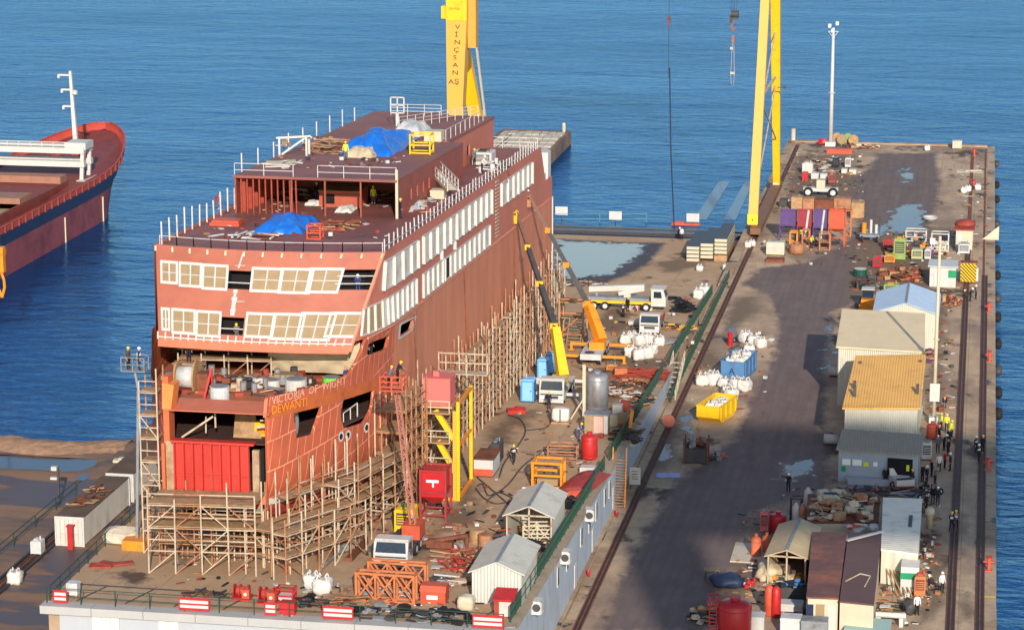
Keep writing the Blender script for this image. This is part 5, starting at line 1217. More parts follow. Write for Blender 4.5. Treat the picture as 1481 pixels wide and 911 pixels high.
def wheel(parent, c, r, w_, axis='x'):
 c = Vector(c); d = Vector((w_/2, 0, 0)) if axis == 'x' else Vector((0, w_/2, 0)); k = part(MB().cyl(c-d, c+d, r, 18), 'wheel', M_black, parent)
 m = MB(); m.cyl(c-d*1.05, c+d*1.05, r*.55, 12); part(m, 'rim', M_wgrey, k); return k
def truck_cab(t, y0, w_=2.3, L_=1.7, z0=.6, h=1.9, mt=None, glass=None):
 x = w_/2
 part(MB().box(-x*.9, x*.9, y0-.05, y0-.012, z0+.5, z0+.62), 'trim', M_dgrey, t)
 for s in (-1, 1): part(MB().bar((s*x*.45, y0+.0, z0+h*.52), (s*x*.1, y0+.12, z0+h*.72), .03), 'wiper', M_black, t)
 mt = mt or M_white; x = w_/2; m = MB(); p = [(y0, z0), (y0-.02, z0+h*.45), (y0+.28, z0+h*.95), (y0+.5, z0+h), (y0+L_, z0+h), (y0+L_, z0)]
 m.extr(p, 'x', -x, x); c = part(m, 'cab', mt, t)
 m = MB(); n = Vector((0, -.87, .5)); a = Vector((0, y0+.01, z0+h*.5)); b = Vector((0, y0+.26, z0+h*.93)); o = Vector((0, -.025, .012))
 m.quad(a+o+Vector((-x*.9, 0, 0)), a+o+Vector((x*.9, 0, 0)), b+o+Vector((x*.84, 0, 0)), b+o+Vector((-x*.84, 0, 0))); part(m, 'windscreen', glass or M_glass, c)
 for s in (-1, 1):
  m = MB(); q = [(s*(x+.015), y0+.42, z0+h*.5), (s*(x+.015), y0+L_-.3, z0+h*.5), (s*(x+.015), y0+L_-.35, z0+h*.88), (s*(x+.015), y0+.55, z0+h*.88)]; m.add(q, [(0, 1, 2, 3)]); part(m, 'side_window', glass or M_glass, c)
  m = MB(); m.bar((s*x, y0+.2, z0+h*.75), (s*(x+.28), y0+.05, z0+h*.75), .05); m.cbox((s*(x+.3), y0+.05, z0+h*.62), (.2, .1, .42)); part(m, 'mirror', M_dgrey, c)
  part(MB().box(s*x*.75-.18, s*x*.75+.18, y0-.06, y0-.01, z0+.16, z0+.36), 'headlight', M_band, c)
 part(MB().box(-x*1.0, x*1.0, y0-.16, y0-.03, z0-.22, z0+.1), 'bumper', M_wgrey if mt is M_white else M_dgrey, t)
 part(MB().box(-x*.55, x*.55, y0-.045, y0-.015, z0+.16, z0+.42), 'grille', M_dgrey, c)
 part(MB().box(-x*.98, x*.98, y0+.45, y0+L_-.2, z0+h+.003, z0+h+.06), 'roof_panel', mt, c)
 return c
def mast(label, loc, h, r0, r1, mt, heads, name='light_mast', cat='light mast', plat=True):
 t = thing(name, label, cat, loc, 0); part(MB().cyl((0, 0, 0), (0, 0, h), r0, 12, None, r1), 'pole', mt, t, False, True)
 part(MB().box(-r0*2.2, r0*2.2, -r0*2.2, r0*2.2, 0, .7), 'base', M_wgrey, t); part(MB().lathe([(r0*1.5, h*.45), (r0*1.5, h*.45+.1)], 12), 'collar', mt, t)
 m = MB(); m.bar((-.8, 0, h-.6), (.8, 0, h-.6), .1); m.bar((0, -.5, h-.6), (0, .5, h-.6), .1)
 for s in (-1, 1): m.bar((s*.15, 0, h-1.4), (s*.8, 0, h-.6), .07)
 part(m, 'crossarm', mt, t)
 for x, z in heads: 
  k = part(MB().cbox((x, -.1, h+z), (.5, .35, .55), 0, None, (-.4, 0)), 'floodlight', M_wgrey, t); part(MB().cbox((x, -.28, h+z-.07), (.4, .02, .42), 0, None, (-.4, 0)), 'lens', M_band, k)
 return t
def drum(label, loc, r, h, mt, cat='drum', name='drum', group=None, lid=None):
 t = thing(name, label, cat, loc, 0, group)
 part(MB().lathe([(r*.97, 0), (r, .03), (r, h*.33), (r*1.04, h*.35), (r, h*.37), (r, h*.66), (r*1.04, h*.68), (r, h*.7), (r, h-.03), (r*1.02, h)], 16), 'body', mt, t, False, False)
 part(MB().lathe([(r*.92, h), (r*.92, h+.02), (r*.2, h+.03)], 16), 'lid', lid or mt, t); return t
def sagcable(label, pts, r, mt, name='cable', cat='cable'):
 pts = [Vector(p) for p in pts]; out = []
 for i in range(len(pts)-1):
  p0, p1, p2, p3 = pts[max(i-1, 0)], pts[i], pts[i+1], pts[min(i+2, len(pts)-1)]
  for k in range(6):
   t = k/6; out.append(.5*((2*p1)+(p2-p0)*t+(2*p0-5*p1+4*p2-p3)*t*t+(3*p1-p0-3*p2+p3)*t**3))
 out.append(pts[-1]); return one(MB().tube(out, r, 5), name, mt, label, cat, pts[0], 0, None, False, True)
def crate(label, loc, sx, sy, sz, mt, rz=0., name='crate', cat='crate', group=None):
 t = thing(name, label, cat, loc, rz, group); part(MB().box(-sx/2, sx/2, -sy/2, sy/2, .1, sz), 'box', mt, t)
 m = MB()
 for s in (-1, 1): m.box(s*sx*.35-.06, s*sx*.35+.06, -sy/2, sy/2, 0, .098)
 part(m, 'runner', M_wood, t); m = MB()
 for s in (-1, 1):
  for z in (.2, sz-.12): m.box(-sx/2-.02, sx/2+.02, s*(sy/2+.015)-.014, s*(sy/2+.015)+.014, z-.05, z+.07)
  m.box(s*sx*.45-.05, s*sx*.45+.05, -sy/2-.045, -sy/2-.03, .12, sz)
 part(m, 'batten', mt, t); return t
V = Vector
def bx(pl, pr, pt, pb, dep, fn=S):
 p = fn((pl+pr)/2, pb); k = ppm(p); w_ = (pr-pl)/k; v = (p-V((0, 0, HC))).normalized(); sn = -v.z; cs = math.sqrt(1-sn*sn)
 h = max(.3, ((pb-pt)/k-dep*sn)/cs); return V((p.x, p.y+dep/2, p.z)), w_, dep, h
def at(px, py, fn=S): return fn(px, py)
cs = thing('cargo_ship', 'navy and red cargo ship with open hatch moored at the left', 'ship', (-131, 361, -2))
CXs, BY = -131.2, 372.
def chb(y, z):
 yb = BY+min(1., z/9.)**1.3*13; t = max(0, min(1, (yb-y)/(16+z*.9))); return 9.1*math.sin(t*math.pi/2)**(.62 if z > 5 else .8)
def csh(y): return 6.6+max(0, (y-352)/33)**1.6*3.4
def cs_side(sg, za, zb, mi, mb, ny=46, nz=6):
 def fn(u, v):
  y = 250+u*(BY+13-250); h = csh(y); z = (za+(zb-za)*v)*h; return V((CXs+sg*chb(y, z), min(y, BY+min(1, z/9.)**1.3*13), z-2.2))
 mb.grid(fn if sg < 0 else (lambda u, v: fn(1-u, v)), ny, nz, mi)
m = MB()
for g_ in (1, -1): cs_side(g_, 0, .64, 1, m); cs_side(g_, .64, .89, 0, m); cs_side(g_, .89, 1., 2, m)
part(m, 'hull', [M_navy, M_hullr, K('bulwark_red', (176, 70, 56), .6, .15, .8)], cs, True, True)
def cdk(z0, ya, yb, inset, mt, nm):
 n = 30; ys = [ya+(yb-ya)*i/n for i in range(n+1)]; r_ = [V((CXs+max(.05, chb(y, csh(y))-inset), y, csh(y)-2.2+z0)) for y in ys]; l_ = [V((2*CXs-p.x, p.y, p.z)) for p in reversed(r_)]
 p = r_+l_; return part(MB().add(p, [tuple(range(len(p)))]), nm, mt, cs, True)
cdk(-.9, 250, BY+11.5, .1, M_coam, 'main_deck')
m = MB()
for sg in (1, -1):
 for i in range(60):
  a, b_ = 300+(BY+12.6-300)*i/60, 300+(BY+12.6-300)*(i+1)/60; A_, B_ = [V((CXs+sg*(chb(y, csh(y))-.06), y, csh(y)-2.2)) for y in (a, b_)]
  m.quad(A_+V((0, 0, -.9)), B_+V((0, 0, -.9)), B_+V((0, 0, .12)), A_+V((0, 0, .12))); m.bar(A_+V((0, 0, .12)), B_+V((0, 0, .12)), .22, .12)
part(m, 'bulwark', K('bulwark_red', (176, 70, 56), .6, .15, .8), cs, True)
for i in range(28):
 y = 300+i*2.5; p = V((CXs+chb(y, csh(y))+.06, y, csh(y)-3.0)); part(MB().bar(p, p+V((0, 0, .95)), .3, .16), 'bulwark_stay', M_coam, cs, True)
zd = csh(320)-3.1
m = MB(); X0, X1, Y0, Y1 = CXs-6.5, CXs+6.3, 296, 350
for a in ((X0, X0+.3, Y0, Y1), (X1-.3, X1, Y0, Y1), (X0+.3, X1-.3, Y1-.3, Y1)): m.box(a[0], a[1], a[2], a[3], zd, zd+1.3)
part(m, 'hatch_coaming', M_coam, cs, True)
m = MB(); m.box(X0+.3, X1-.3, Y0, 333, zd-.2, zd+.3); part(m, 'hold_lining', K('hold_tan', (168, 150, 122), .8, .12, .6), cs, True)
m = MB(); m.box(X0+.3, X1-.3, 333, Y1-.3, zd+1., zd+1.25); part(m, 'hatch_cover', M_coam, cs, True)
m = MB(); m.box(X0+.1, X1-.1, 331, 335.5, zd+1.32, zd+2.1); m.box(X0+.1, X1-.1, 347, 349.5, zd+1.32, zd+2.3); part(m, 'hatch_cover', K('cover_brown', (150, 104, 84), .6, .15, .8), cs, True)
zg = zd+4.6; yg = 353.5
m = MB()
for z, y in ((zg, yg), (zg, yg+3), (zg-1.9, yg), (zg-1.9, yg+3)): m.box(CXs-14, CXs+7.6, y-.5, y+.5, z, z+.8)
part(m, 'gantry_beam', M_white, cs, True)
for y in (yg, yg+3):
 part(MB().bar((CXs+7., y, zd+.5), (CXs+7.3, y, zg+.2), .5), 'gantry_leg', M_white, cs, True)
m = MB(); m.box(CXs+6.6, CXs+7.8, yg-1.2, yg+4.2, zd+.2, zd+.9); m.box(CXs+4.8, CXs+7.8, yg-.2, yg+3.2, zg+.5, zg+1.5); part(m, 'gantry_truck', M_white, cs, True)
m = MB()
for i in range(12): m.bar((CXs-14+i*1.7, yg, zg+.5), (CXs-14+i*1.7, yg, zg+1.5), .08)
m.bar((CXs-14, yg, zg+1.5), (CXs+5, yg, zg+1.5), .09); m.bar((CXs-14, yg, zg+1.05), (CXs+5, yg, zg+1.05), .07); part(m, 'railing', M_white, cs, True)
ym = yg+4.; a = Yp(109, 182, ym); b_ = Yp(101.5, 103, ym)
mst = part(MB().bar(a-V((0, 0, 3)), b_, .62, .62, None, .34), 'mast', M_white, cs, True)
for py, l_ in ((109, 17), (130, 14), (154, 14)):
 p = Yp(108-(182-py)*.095, py, ym); k = ppm(p); m = MB(); m.bar(p, p-V((l_/k, 0, 0)), .24); m.cbox(p-V((l_/k, 0, .2)), (.3, .3, .5)); part(m, 'crosstree', M_white, mst, True)
p = Yp(107, 134, ym); part(MB().lathe([(.1, -.3), (.4, -.2), (.4, .3), (.1, .4)], 8, p+V((.2, -.3, 0))), 'lamp', M_white, mst, True)
m = MB(); m.lathe([(.9, 0), (.9, 1.3), (.5, 1.6)], 12, (CXs-1, 366, csh(366)-3.1)); m.cbox((CXs+1.5, 369, csh(366)-2.4), (2.2, 1.4, 1.3)); m.cbox((CXs-3, 370, csh(366)-2.5), (1.2, 1.2, 1.1)); part(m, 'windlass', M_coam, cs, True)
m = MB(); m.lathe([(.5, 0), (.7, .5), (.5, 1.)], 10, (CXs+4.2, 358.5, csh(358)-1.2)); m.bar((CXs+1, 372, csh(370)-2.5), (CXs+1, 372, csh(370)+1.5), .12); part(m, 'deck_gear', M_dgrey, cs, True)
m = MB()
for y in (340, 356): p = V((CXs+chb(y, 3.4)+.05, y, -2)); m.bar(p, V((CXs+chb(y, 6)+.06, y, csh(y)*.56-2.2)), .22, .08)
part(m, 'draught_mark', M_cream, cs, True)
p = Yp(3, 430, 275); t = thing('lifting_block', 'orange yellow lifting block hanging over the water at the left border', 'crane hook', p)
q = Yp(3, 357, 275); h = q.z-p.z; m = MB(); m.cbox((0, 0, h*.75), (.9, .8, h*.5)); m.cyl((-.5, 0, h*.9), (.5, 0, h*.9), .55, 14); part(m, 'block', M_oran, t)
m = MB(); m.tube([(0, 0, h*.5), (.3, 0, h*.35), (.35, 0, h*.2), (0, 0, 0), (-.3, 0, h*.15)], .16, 6); part(m, 'hook', M_oran, t); part(MB().bar((0, 0, h), (0, 0, h+22), .1), 'wire', M_dgrey, t)
M_rr = K('container_roof_rust', (104, 84, 66), .8, .25, 1., (70, 56, 48), .5, .5)
container('container', 'grey white corrugated container with rusty roof beside the slipway railing, nearer one', 'container', V((-73.55, 203.2, .26)), 12.2, 2.44, 2.6, 0, K('container_white', (206, 204, 196), .6, .08, .8, (150, 136, 120), .35, .7, 3., 0, .9, .4, None, ('Y', 1.3)), M_rr, M_white, 'containers left of the ship')
container('container', 'grey corrugated container standing behind the nearer one beside the slipway', 'container', V((-73.5, 216.4, .26)), 12.2, 2.44, 2.6, 0, MATS['container_white'], M_rr, M_wgrey, 'containers left of the ship')
pile('brown pile of planks and lashings lying on the container roof', V((-73.6, 208.5, 2.88)), 2., 7, .3, [M_wood, M_rust, M_dgrey], 26, 4, 0, 'plank_pile', 'plank pile')
p = G(103, 806, .26); t = thing('fire_post', 'red post standing against the white container doors', 'post', V((-73.2, 202.4, .26))); part(MB().box(-.22, .22, -.2, .2, 0, 2.), 'cabinet', M_redp, t); part(MB().box(-.3, .3, -.28, .28, 2., 2.1), 'cap', M_redp, t)
b0, w_, d_, h_ = bx(44, 60, 777, 803, 1., lambda x, y: G(x, y, .26)); machine('white electrical cabinet beside the left crane track', b0, w_, d_, h_, M_wgrey, 0, 'cabinet', 'cabinet', M_wgrey, M_wgrey)
big_bag(G(22, 843, .26), 'white bulk bag alone beside the left crane track', 1.15, 3)
p = G(86, 732, .1); t = thing('lamp_post', 'thin lamp post with white floodlights near the shoreline pool', 'lamp post', p); part(MB().bar((0, 0, 0), (0, 0, 3.6), .16), 'pole', M_dgrey, t); part(MB().cbox((-.3, -.1, 3.5), (.5, .4, .35)), 'floodlight', M_white, t); part(MB().cbox((-.35, -.1, 2.6), (.6, .4, .2)), 'floodlight', M_white, t)
m = MB().blob((0, 0, .55), (3., 2.2, 1.4), 9, .25, 2, None, -.8, .5); one(m, 'boulder', M_concp, 'pale rough concrete block beside the left slipway railing', 'concrete block', S(174, 788)+V((0, .8, 0)))
m = MB().cbox((0, 0, .1), (1.7, 1.1, .12), .2).cbox((1.5, .7, .14), (1.6, .7, .1), .5).cbox((.4, .3, .2), (1.3, .9, .06), -.3); one(m, 'steel_plates', M_rustr, 'small pile of red brown plates on bare concrete left of the bow scaffolding', 'steel plates', S(146, 819))
one(MB().cbox((0, 0, .2), (2.4, .8, .25), .1).cbox((.2, 0, .42), (1.8, .6, .15), .1), 'planks', M_cream, 'pale plank bundle on the jetty by the gravel bank', 'planks', V((-76.9, 228.5, .26)))
struct(MB().quad(*[G(x, y, .27) for x, y in ((108, 694), (122, 695), (132, 686), (120, 684))]), 'puddle', MATS['pool_water'])
tt = []
def banner(pl, pr, pt, pb, lb):
 a, b_ = Yp(pl, pt, 171.15), Yp(pr, pb, 171.15); t = thing('banner', lb, 'banner', V(((a.x+b_.x)/2, 171.15, zf+.15)), 0, 'red and white banners on the front railing'); w_ = b_.x-a.x; h = .95
 part(MB().box(-w_/2, w_/2, 0, .03, 0, h), 'panel', M_redp, t); m = MB(); m.box(-w_/2+.1, w_/2-.1, -.008, -.003, h*.2, h*.42); m.box(-w_/2+.1, w_/2-.1, -.008, -.003, h*.56, h*.8); part(m, 'stripe', K('banner_pink_white', (226, 190, 184), .6, .1, 3.), t)
for a in ((76, 97, 846, 864, 'red and white banner at the left corner of the front railing'), (258, 303, 862, 875, 'long red and white banner on the railing left of the red winches'), (382, 400, 871, 884, 'small white and red banner on the railing below the red winches'), (466, 511, 875, 889, 'red and white banner on the railing below the orange lattice frames'), (683, 728, 894, 910, 'red and white banner on the railing below the small red hut')): banner(*a)
scaffold('scaffold_tower', 'tall scaffold tower standing at the left edge of the bow', (-61.3, 185.6), (-59.9, 185.6), 1.6, 5.9, 7, 1.8, 1.4, zs, seed=3, plank_lifts=(4, 5, 6, 7))
scaffold('scaffolding', 'low tube scaffolding with plank decks under the red ramp', (-59.2, 180.3), (-51.2, 181.), 4.4, 6.1, 3, 1.75, 2., zs, seed=5, plank_lifts=(2, 3))
scaffold('scaffolding', 'inner scaffolding run close below the red ramp sill', (-59.2, 183.), (-51.2, 183.4), 1.6, 6.1, 2.2, 1.6, 1.35, zs, seed=6, plank_lifts=(1, 2))
scaffold('scaffolding', 'front scaffolding run along the curve of the bow beside the white rubbing strake', (-49.9, 180.6), (-45.9, 190.4), 2.4, 6.1, 3, 1.75, 2.1, zs, seed=7, plank_lifts=(2, 3), top_fn=lambda u: 2.6+.6*u)
scaffold('scaffolding', 'scaffolding run along the bow from the white strake towards the red lift mast', (-45.7, 190.8), (-43.8, 199.5), 2.2, 5.6, 3, 1.75, 2.1, zs, seed=8, plank_lifts=(2, 3), top_fn=lambda u: 3.2+.4*u)
scaffold('scaffold_tower', 'dense scaffold tower between the bow openings and the red lift mast', (-43.9, 199.8), (-43.4, 205.5), 2.6, 5., 6, 1.75, 1.6, zs, seed=9, plank_lifts=(1, 2, 3, 4, 5, 6), top_fn=lambda u: 5.3-.3*u)
scaffold('scaffolding', 'scaffolding behind the yellow stair tower against the ferry side', (-43.9, 206), (-44.2, 222), 1.9, 4.6, 5, 1.75, 1.9, zs, seed=10, top_fn=lambda u: 5.2-.8*u)
scaffold('scaffolding', 'long scaffolding along the middle of the ferry side', (-44.1, 222.5), (-44.1, 254), 1.5, 4., 4, 1.8, 1.9, zs, seed=11, top_fn=lambda u: 4.2)
scaffold('scaffolding', 'far scaffolding along the ferry side near the stern and blue cabins', (-44.1, 254.5), (-44.3, 284), 1.5, 3., 4, 1.8, 1.9, zs, seed=12, top_fn=lambda u: 4.4)
scaffold('scaffolding', 'tall thin scaffolding standing close to the bow plating under the big oval opening', (-49.6, 184.2), (-46.2, 193.), 1.0, 6., 4, 1.75, 1.7, zs, seed=14, plank_lifts=(3,), top_fn=lambda u: 3.6+.4*u)
scaffold('scaffolding', 'outermost low scaffolding run at the right front corner of the bow', (-48.6, 179.9), (-44.6, 188.5), 1.2, 6.1, 2, 1.75, 2., zs, seed=15, plank_lifts=(1, 2), top_fn=lambda u: 2.2)
p = Yp(212, 537, 186.5); t = thing('boom_lift', 'slender lift with work basket rising left of the bow', 'lift', V((-62.3, 187, zs(187))))
zb_ = p.z-zs(187); m = MB(); m.bar((0, 0, 0), (.6, -.3, zb_-1.5), .2); m.bar((.6, -.3, zb_-1.5), (.4, -.4, zb_), .16); part(m, 'boom', M_grey, t)
m = MB(); m.box(-.5, 1.3, -.9, .2, zb_, zb_+.06); part(m, 'basket_floor', M_grey, t); m = MB()
for x in (-.5, .4, 1.3):
 for y in (-.9, .2): m.bar((x, y, zb_), (x, y, zb_+1.1), .06)
for h in (.55, 1.1):
 for y in (-.9, .2): m.bar((-.5, y, zb_+h), (1.3, y, zb_+h), .06)
 for x in (-.5, 1.3): m.bar((x, -.9, zb_+h), (x, .2, zb_+h), .06)
part(m, 'basket_rail', M_grey, t); part(MB().box(-.9, .9, -1, 1, 0, .8), 'chassis', M_oran, t)
o = V((-62.3, 187, zs(187)+zb_+.06))
person(o+V((-.1, -.4, 0)), 'worker with yellow helmet on the left of the basket beside the bow', 'stand', 'brown', 'black', 'yellow', 1.2)
person(o+V((.75, -.4, 0)), 'worker with white helmet on the right of the basket beside the bow', 'stand', 'black', 'navy', 'white', 1.8, True)
q = S(565, 826); t = thing('lift_truck', 'lift truck with grey white cab and tall red lattice mast beside the bow scaffolding', 'truck', q+V((0, 2.2, 0)))
for y in (-1.2, 2.0, 3.4):
 for s in (-1, 1): wheel(t, (s*.95, y, .5), .5, .35)
truck_cab(t, -2.2, 2.6, 1.8, .55, 1.75, K('cab_grey_white', (196, 192, 186), .5, .1, 1.5, (150, 130, 112), .35, .9))
part(MB().box(-1.1, 1.1, -.3, 5.2, .75, .98), 'chassis', M_dgrey, t); part(MB().box(-.2, 1.2, 2.6, 4.6, 1., 2.1), 'turntable', M_orr, t)
m = MB(); top = Yp(573, 556, q.y+5); base = V((.55, 3.2, 2.1)); tp = top-(q+V((0, 2.2, 0)))
M_mast = K('mast_salmon', (164, 104, 88), .6, .12, 1.5)
d = (tp-base); k = MB()
for i in (-1, 1):
 for j in (-1, 1): k.bar(base+V((i*.2, j*.2, 0)), tp+V((i*.15, j*.15, 0)), .08)
for i in range(22):
 a, b_ = base+d*(i/22), base+d*((i+1)/22); s = 1 if i % 2 else -1; k.bar(a+V((s*.18, -.2, 0)), b_+V((-s*.18, -.2, 0)), .06)
 k.bar(a+V((-.2, -.2, 0)), a+V((.2, -.2, 0)), .05)
part(k, 'mast', M_mast, t)
m = MB(); c = tp+V((0, -.9, -.2)); m.box(c.x-.9, c.x+.8, c.y-.6, c.y+.7, c.z, c.z+.08)
for x in (-.9, -.05, .8):
 for y in (-.6, .7): m.bar(c+V((x, y, 0)), c+V((x, y, 1.15)), .09)
for h in (.35, .75, 1.15):
 for y in (-.6, .7): m.bar(c+V((-.9, y, h)), c+V((.8, y, h)), .08)
 for x in (-.9, .8): m.bar(c+V((x, -.6, h)), c+V((x, .7, h)), .08)
part(m, 'basket', M_orr, t); w0 = q+V((0, 2.2, 0))+c+V((0, 0, .08))
person(w0+V((-.35, .1, 0)), 'worker with yellow helmet in the red basket, nearer the bow openings', 'work', 'grey', 'black', 'yellow', 2.6)
person(w0+V((.25, .35, .35)), 'worker with yellow helmet standing higher in the red basket', 'work', 'navy', 'black', 'yellow', 2.2)
b0, w_, d_, h_ = bx(570, 598, 727, 772, 1.8); machine('green and yellow generator behind the lift truck cab', b0, w_, d_, h_, M_yel2, 0, 'generator', 'machine', M_green, M_dgrey)
b0, w_, d_, h_ = bx(594, 611, 757, 790, .6); crate('upright white crate on its end beside the lift truck', b0, w_, d_, h_, M_white)
b0, w_, d_, h_ = bx(608, 645, 668, 752, 2.2); t = thing('hopper', 'red hopper standing in its red steel frame beside the lift mast', 'hopper', b0)
for i in (-1, 1):
 for j in (-1, 1): part(MB().bar((i*w_/2, j*d_/2, 0), (i*w_/2, j*d_/2, h_), .16), 'leg', K('frame_dark_red', (150, 48, 50), .6, .15, 1.5), t)
m = MB(); a, b_ = w_*.46, d_*.46; z1, z0, zz = h_*.95, h_*.45, h_*.28; m.add([(-a, -b_, z1), (a, -b_, z1), (a, b_, z1), (-a, b_, z1), (-a, -b_, z0), (a, -b_, z0), (a, b_, z0), (-a, b_, z0), (-.3, -.3, zz), (.3, -.3, zz), (.3, .3, zz), (-.3, .3, zz)], [(0, 4, 5, 1), (1, 5, 6, 2), (2, 6, 7, 3), (3, 7, 4, 0), (4, 8, 9, 5), (5, 9, 10, 6), (6, 10, 11, 7), (7, 11, 8, 4), (8, 11, 10, 9), (0, 1, 2, 3)]); part(m, 'bin', M_redv, t)
part(MB().box(-w_*.28, w_*.22, -d_*.46-.02, -d_*.46-.005, h_*.74, h_*.79).box(-.08, .06, -d_*.46-.02, -d_*.46-.005, h_*.65, h_*.74), 'label_plate', M_band, t)
m = MB()
for z in (.1, .55, .97):
 for j in (-1, 1): m.bar((-w_/2, j*d_/2, h_*z), (w_/2, j*d_/2, h_*z), .12); m.bar((j*w_/2, -d_/2, h_*z), (j*w_/2, d_/2, h_*z), .12)
part(m, 'frame_beam', MATS['frame_dark_red'], t)
f0 = S(662, 724); t = thing('stair_tower', 'yellow stair tower with a salmon red cabin on top against the ferry side', 'stair tower', V((f0.x-1.2, f0.y+1.5, f0.z)))
Ht = 10.6; x0, x1, y0_, y1_ = -1.5, 1.25, -1.4, 4.2
for i, (x, y) in enumerate(((x1, y0_), (x1, y1_), (x0, y0_), (x0, y1_))): part(MB().bar((x, y, 0), (x, y, Ht-2.2), .26 if i < 2 else .14), 'post', M_yel2 if i < 2 else M_oran, t)
part(MB().bar((x1-.3, y0_, 0), (x1-.3, y0_+.1, Ht-3), .3), 'post', M_yel, t)
m = MB(); m.bar((x0+.8, y0_+.2, 7.6), (x1-.4, y0_+.2, 5.2), .42); part(m, 'diagonal', M_yel2, t); m = MB(); m.bar((x0+1., y0_+.2, 5.), (x1-.3, y0_+.2, 2.4), .42); part(m, 'diagonal', M_yel2, t)
m = MB(); m.bar((x1, y0_, .15), (x1, y1_, .15), .26); m.bar((x0, y0_, .12), (x1, y0_, .12), .22); m.bar((x1, y0_, 4.6), (x1, y1_, 4.6), .2); m.bar((x1, y0_, Ht-2.4), (x1, y1_, Ht-2.4), .25); part(m, 'base_beam', M_oran, t)
for z in (2.6, 4.9, 7.4):
 l_ = part(MB().box(x0-.3, x1-.6, y0_-.5, y0_+1.1, z, z+.1), 'landing', M_wood, t); m = MB()
 for x in (x0-.3, x0+.55, x1-.65): m.bar((x, y0_-.48, z+.1), (x, y0_-.48, z+1.1), .07)
 m.bar((x0-.3, y0_-.48, z+1.1), (x1-.6, y0_-.48, z+1.1), .08); m.bar((x0-.3, y0_-.48, z+.6), (x1-.6, y0_-.48, z+.6), .06); part(m, 'handrail', M_cream, l_)
for z, s in ((.1, 1), (2.7, 1), (5., 1)):
 m = MB()
 for i in range(9): k = i/9; m.box(x0+.5, x1-.9, y0_+3.6-2.7*k, y0_+3.9-2.7*k, z+2.4*k, z+2.4*k+.06)
 for x in (x0+.45, x1-.85): m.bar((x, y0_+3.8, z), (x, y0_+1.1, z+2.4), .1, .22)
 part(m, 'stair_flight', M_wood, t)
cb = part(MB().box(x0-.1, x1-.6, y0_-.3, y0_+1.9, 8.1, 10.3), 'cabin', K('cabin_salmon', (206, 104, 98), .6, .06, 1.2, (180, 84, 80), .3, .6), t); part(MB().box(x0-.3, x1-.4, y0_-.5, y0_+2.1, 7.9, 8.09), 'cabin_floor', M_wood, t)
part(MB().box(x0-.15, x1-.55, y0_-.35, y0_+1.95, 10.3, 10.38), 'cabin_roof', MATS['cabin_salmon'], cb); part(MB().box(x0+.6, x0+1.1, y0_+.4, y0_+.9, 10.38, 10.8), 'vent', MATS['cabin_salmon'], cb)
m = MB()
for x in (x0, x1-.4, x1+1.4): m.bar((x, y1_, Ht-1.2), (x, y1_, Ht+.6), .1)
m.bar((x0, y1_, Ht+.5), (x1+1.4, y1_, Ht+.5), .1); m.bar((x0, y1_, Ht-.3), (x1+1.4, y1_, Ht-.3), .1); m.box(x0, x1+1.4, y1_-.2, y1_+1., Ht-1.3, Ht-1.2); part(m, 'top_walkway', M_galv, t)
b0, w_, d_, h_ = bx(514, 600, 818, 871, 1.5); frame_rack('orange lattice frame lying across the slipway head, nearest to the railing', b0+V((0, -.3, 0)), w_, .8, h_*.95, M_orf, -.03, (0.,), 'lattice_frame', 'lattice frame', True, .17)
b0, w_, d_, h_ = bx(527, 612, 811, 860, 1.2); frame_rack('orange lattice frame standing just behind the nearest one before the truck cab', b0+V((0, .9, 0)), w_, .7, h_*.95, M_orf, -.03, (0.,), 'lattice_frame', 'lattice frame', True, .17)
pile('pale pipes and plates lying under the orange lattice frames', S(560, 862)+V((0, .6, 0)), 4.4, 1.6, .4, [M_steel, M_white, M_grey], 26, 8, 0, 'pipe_pile', 'pipe pile', .5, 1.3, .2, 'tb')
big_bag(S(452, 850), 'left white bulk bag of the pair beside the bow scaffolding', 1.2, 11, 'pair of bags by the bow scaffolding'); big_bag(S(467, 858), 'right white bulk bag of the pair beside the bow scaffolding', 1.35, 12, 'pair of bags by the bow scaffolding')
m = MB(); a, b_ = S(466, 824), S(500, 797); m.cyl(a+V((0, 0, .3)), b_+V((0, 0, .35)), .13, 10); m.lathe([(.1, -.3), (.4, -.2), (.4, .2), (.1, .3)], 10, b_+V((0, 0, .35))); m.lathe([(.1, -.3), (.33, -.2), (.33, .2), (.1, .3)], 10, b_+V((.5, .7, .35)))
one(m, 'pipe', M_steel, 'grey pipe with thick flanges lying behind the two white bags', 'pipe', a, 0, None, False, True)
a, b_ = S(504, 812), S(528, 786); one(MB().bar(a+V((0, 0, .15)), b_+V((0, 0, .15)), .55, .3).bar(a+V((.2, 0, .45)), b_+V((.2, 0, .45)), .1, .3), 'steel_beam', M_rust, 'rusty beam on the concrete between the bags and the truck cab', 'steel beam', a, 0, None, False, True)
def winch(pl, pr, pt, pb, lb):
 b0, w_, d_, h_ = bx(pl, pr, pt, pb, 1.1); t = thing('winch', lb, 'winch', b0, 0, 'red winches behind the front railing')
 part(MB().box(-w_/2, w_/2, -.55, .55, 0, .2), 'base', M_redp, t); part(MB().cyl((-w_*.3, 0, h_*.55), (w_*.3, 0, h_*.55), h_*.3, 16), 'drum', M_rustr, t)
 for s in (-.42, -.1, .35): part(MB().cyl((s*w_-.05, 0, h_*.55), (s*w_+.05, 0, h_*.55), h_*.46, 18), 'flange', M_redp, t)
 part(MB().box(w_*.1, w_*.5, -.62, -.2, .2, h_*.8), 'motor', M_orr, t); part(MB().cyl((w_*.3, -.66, h_*.5), (w_*.3, -.62, h_*.5), .13, 10), 'hub', M_white, t)
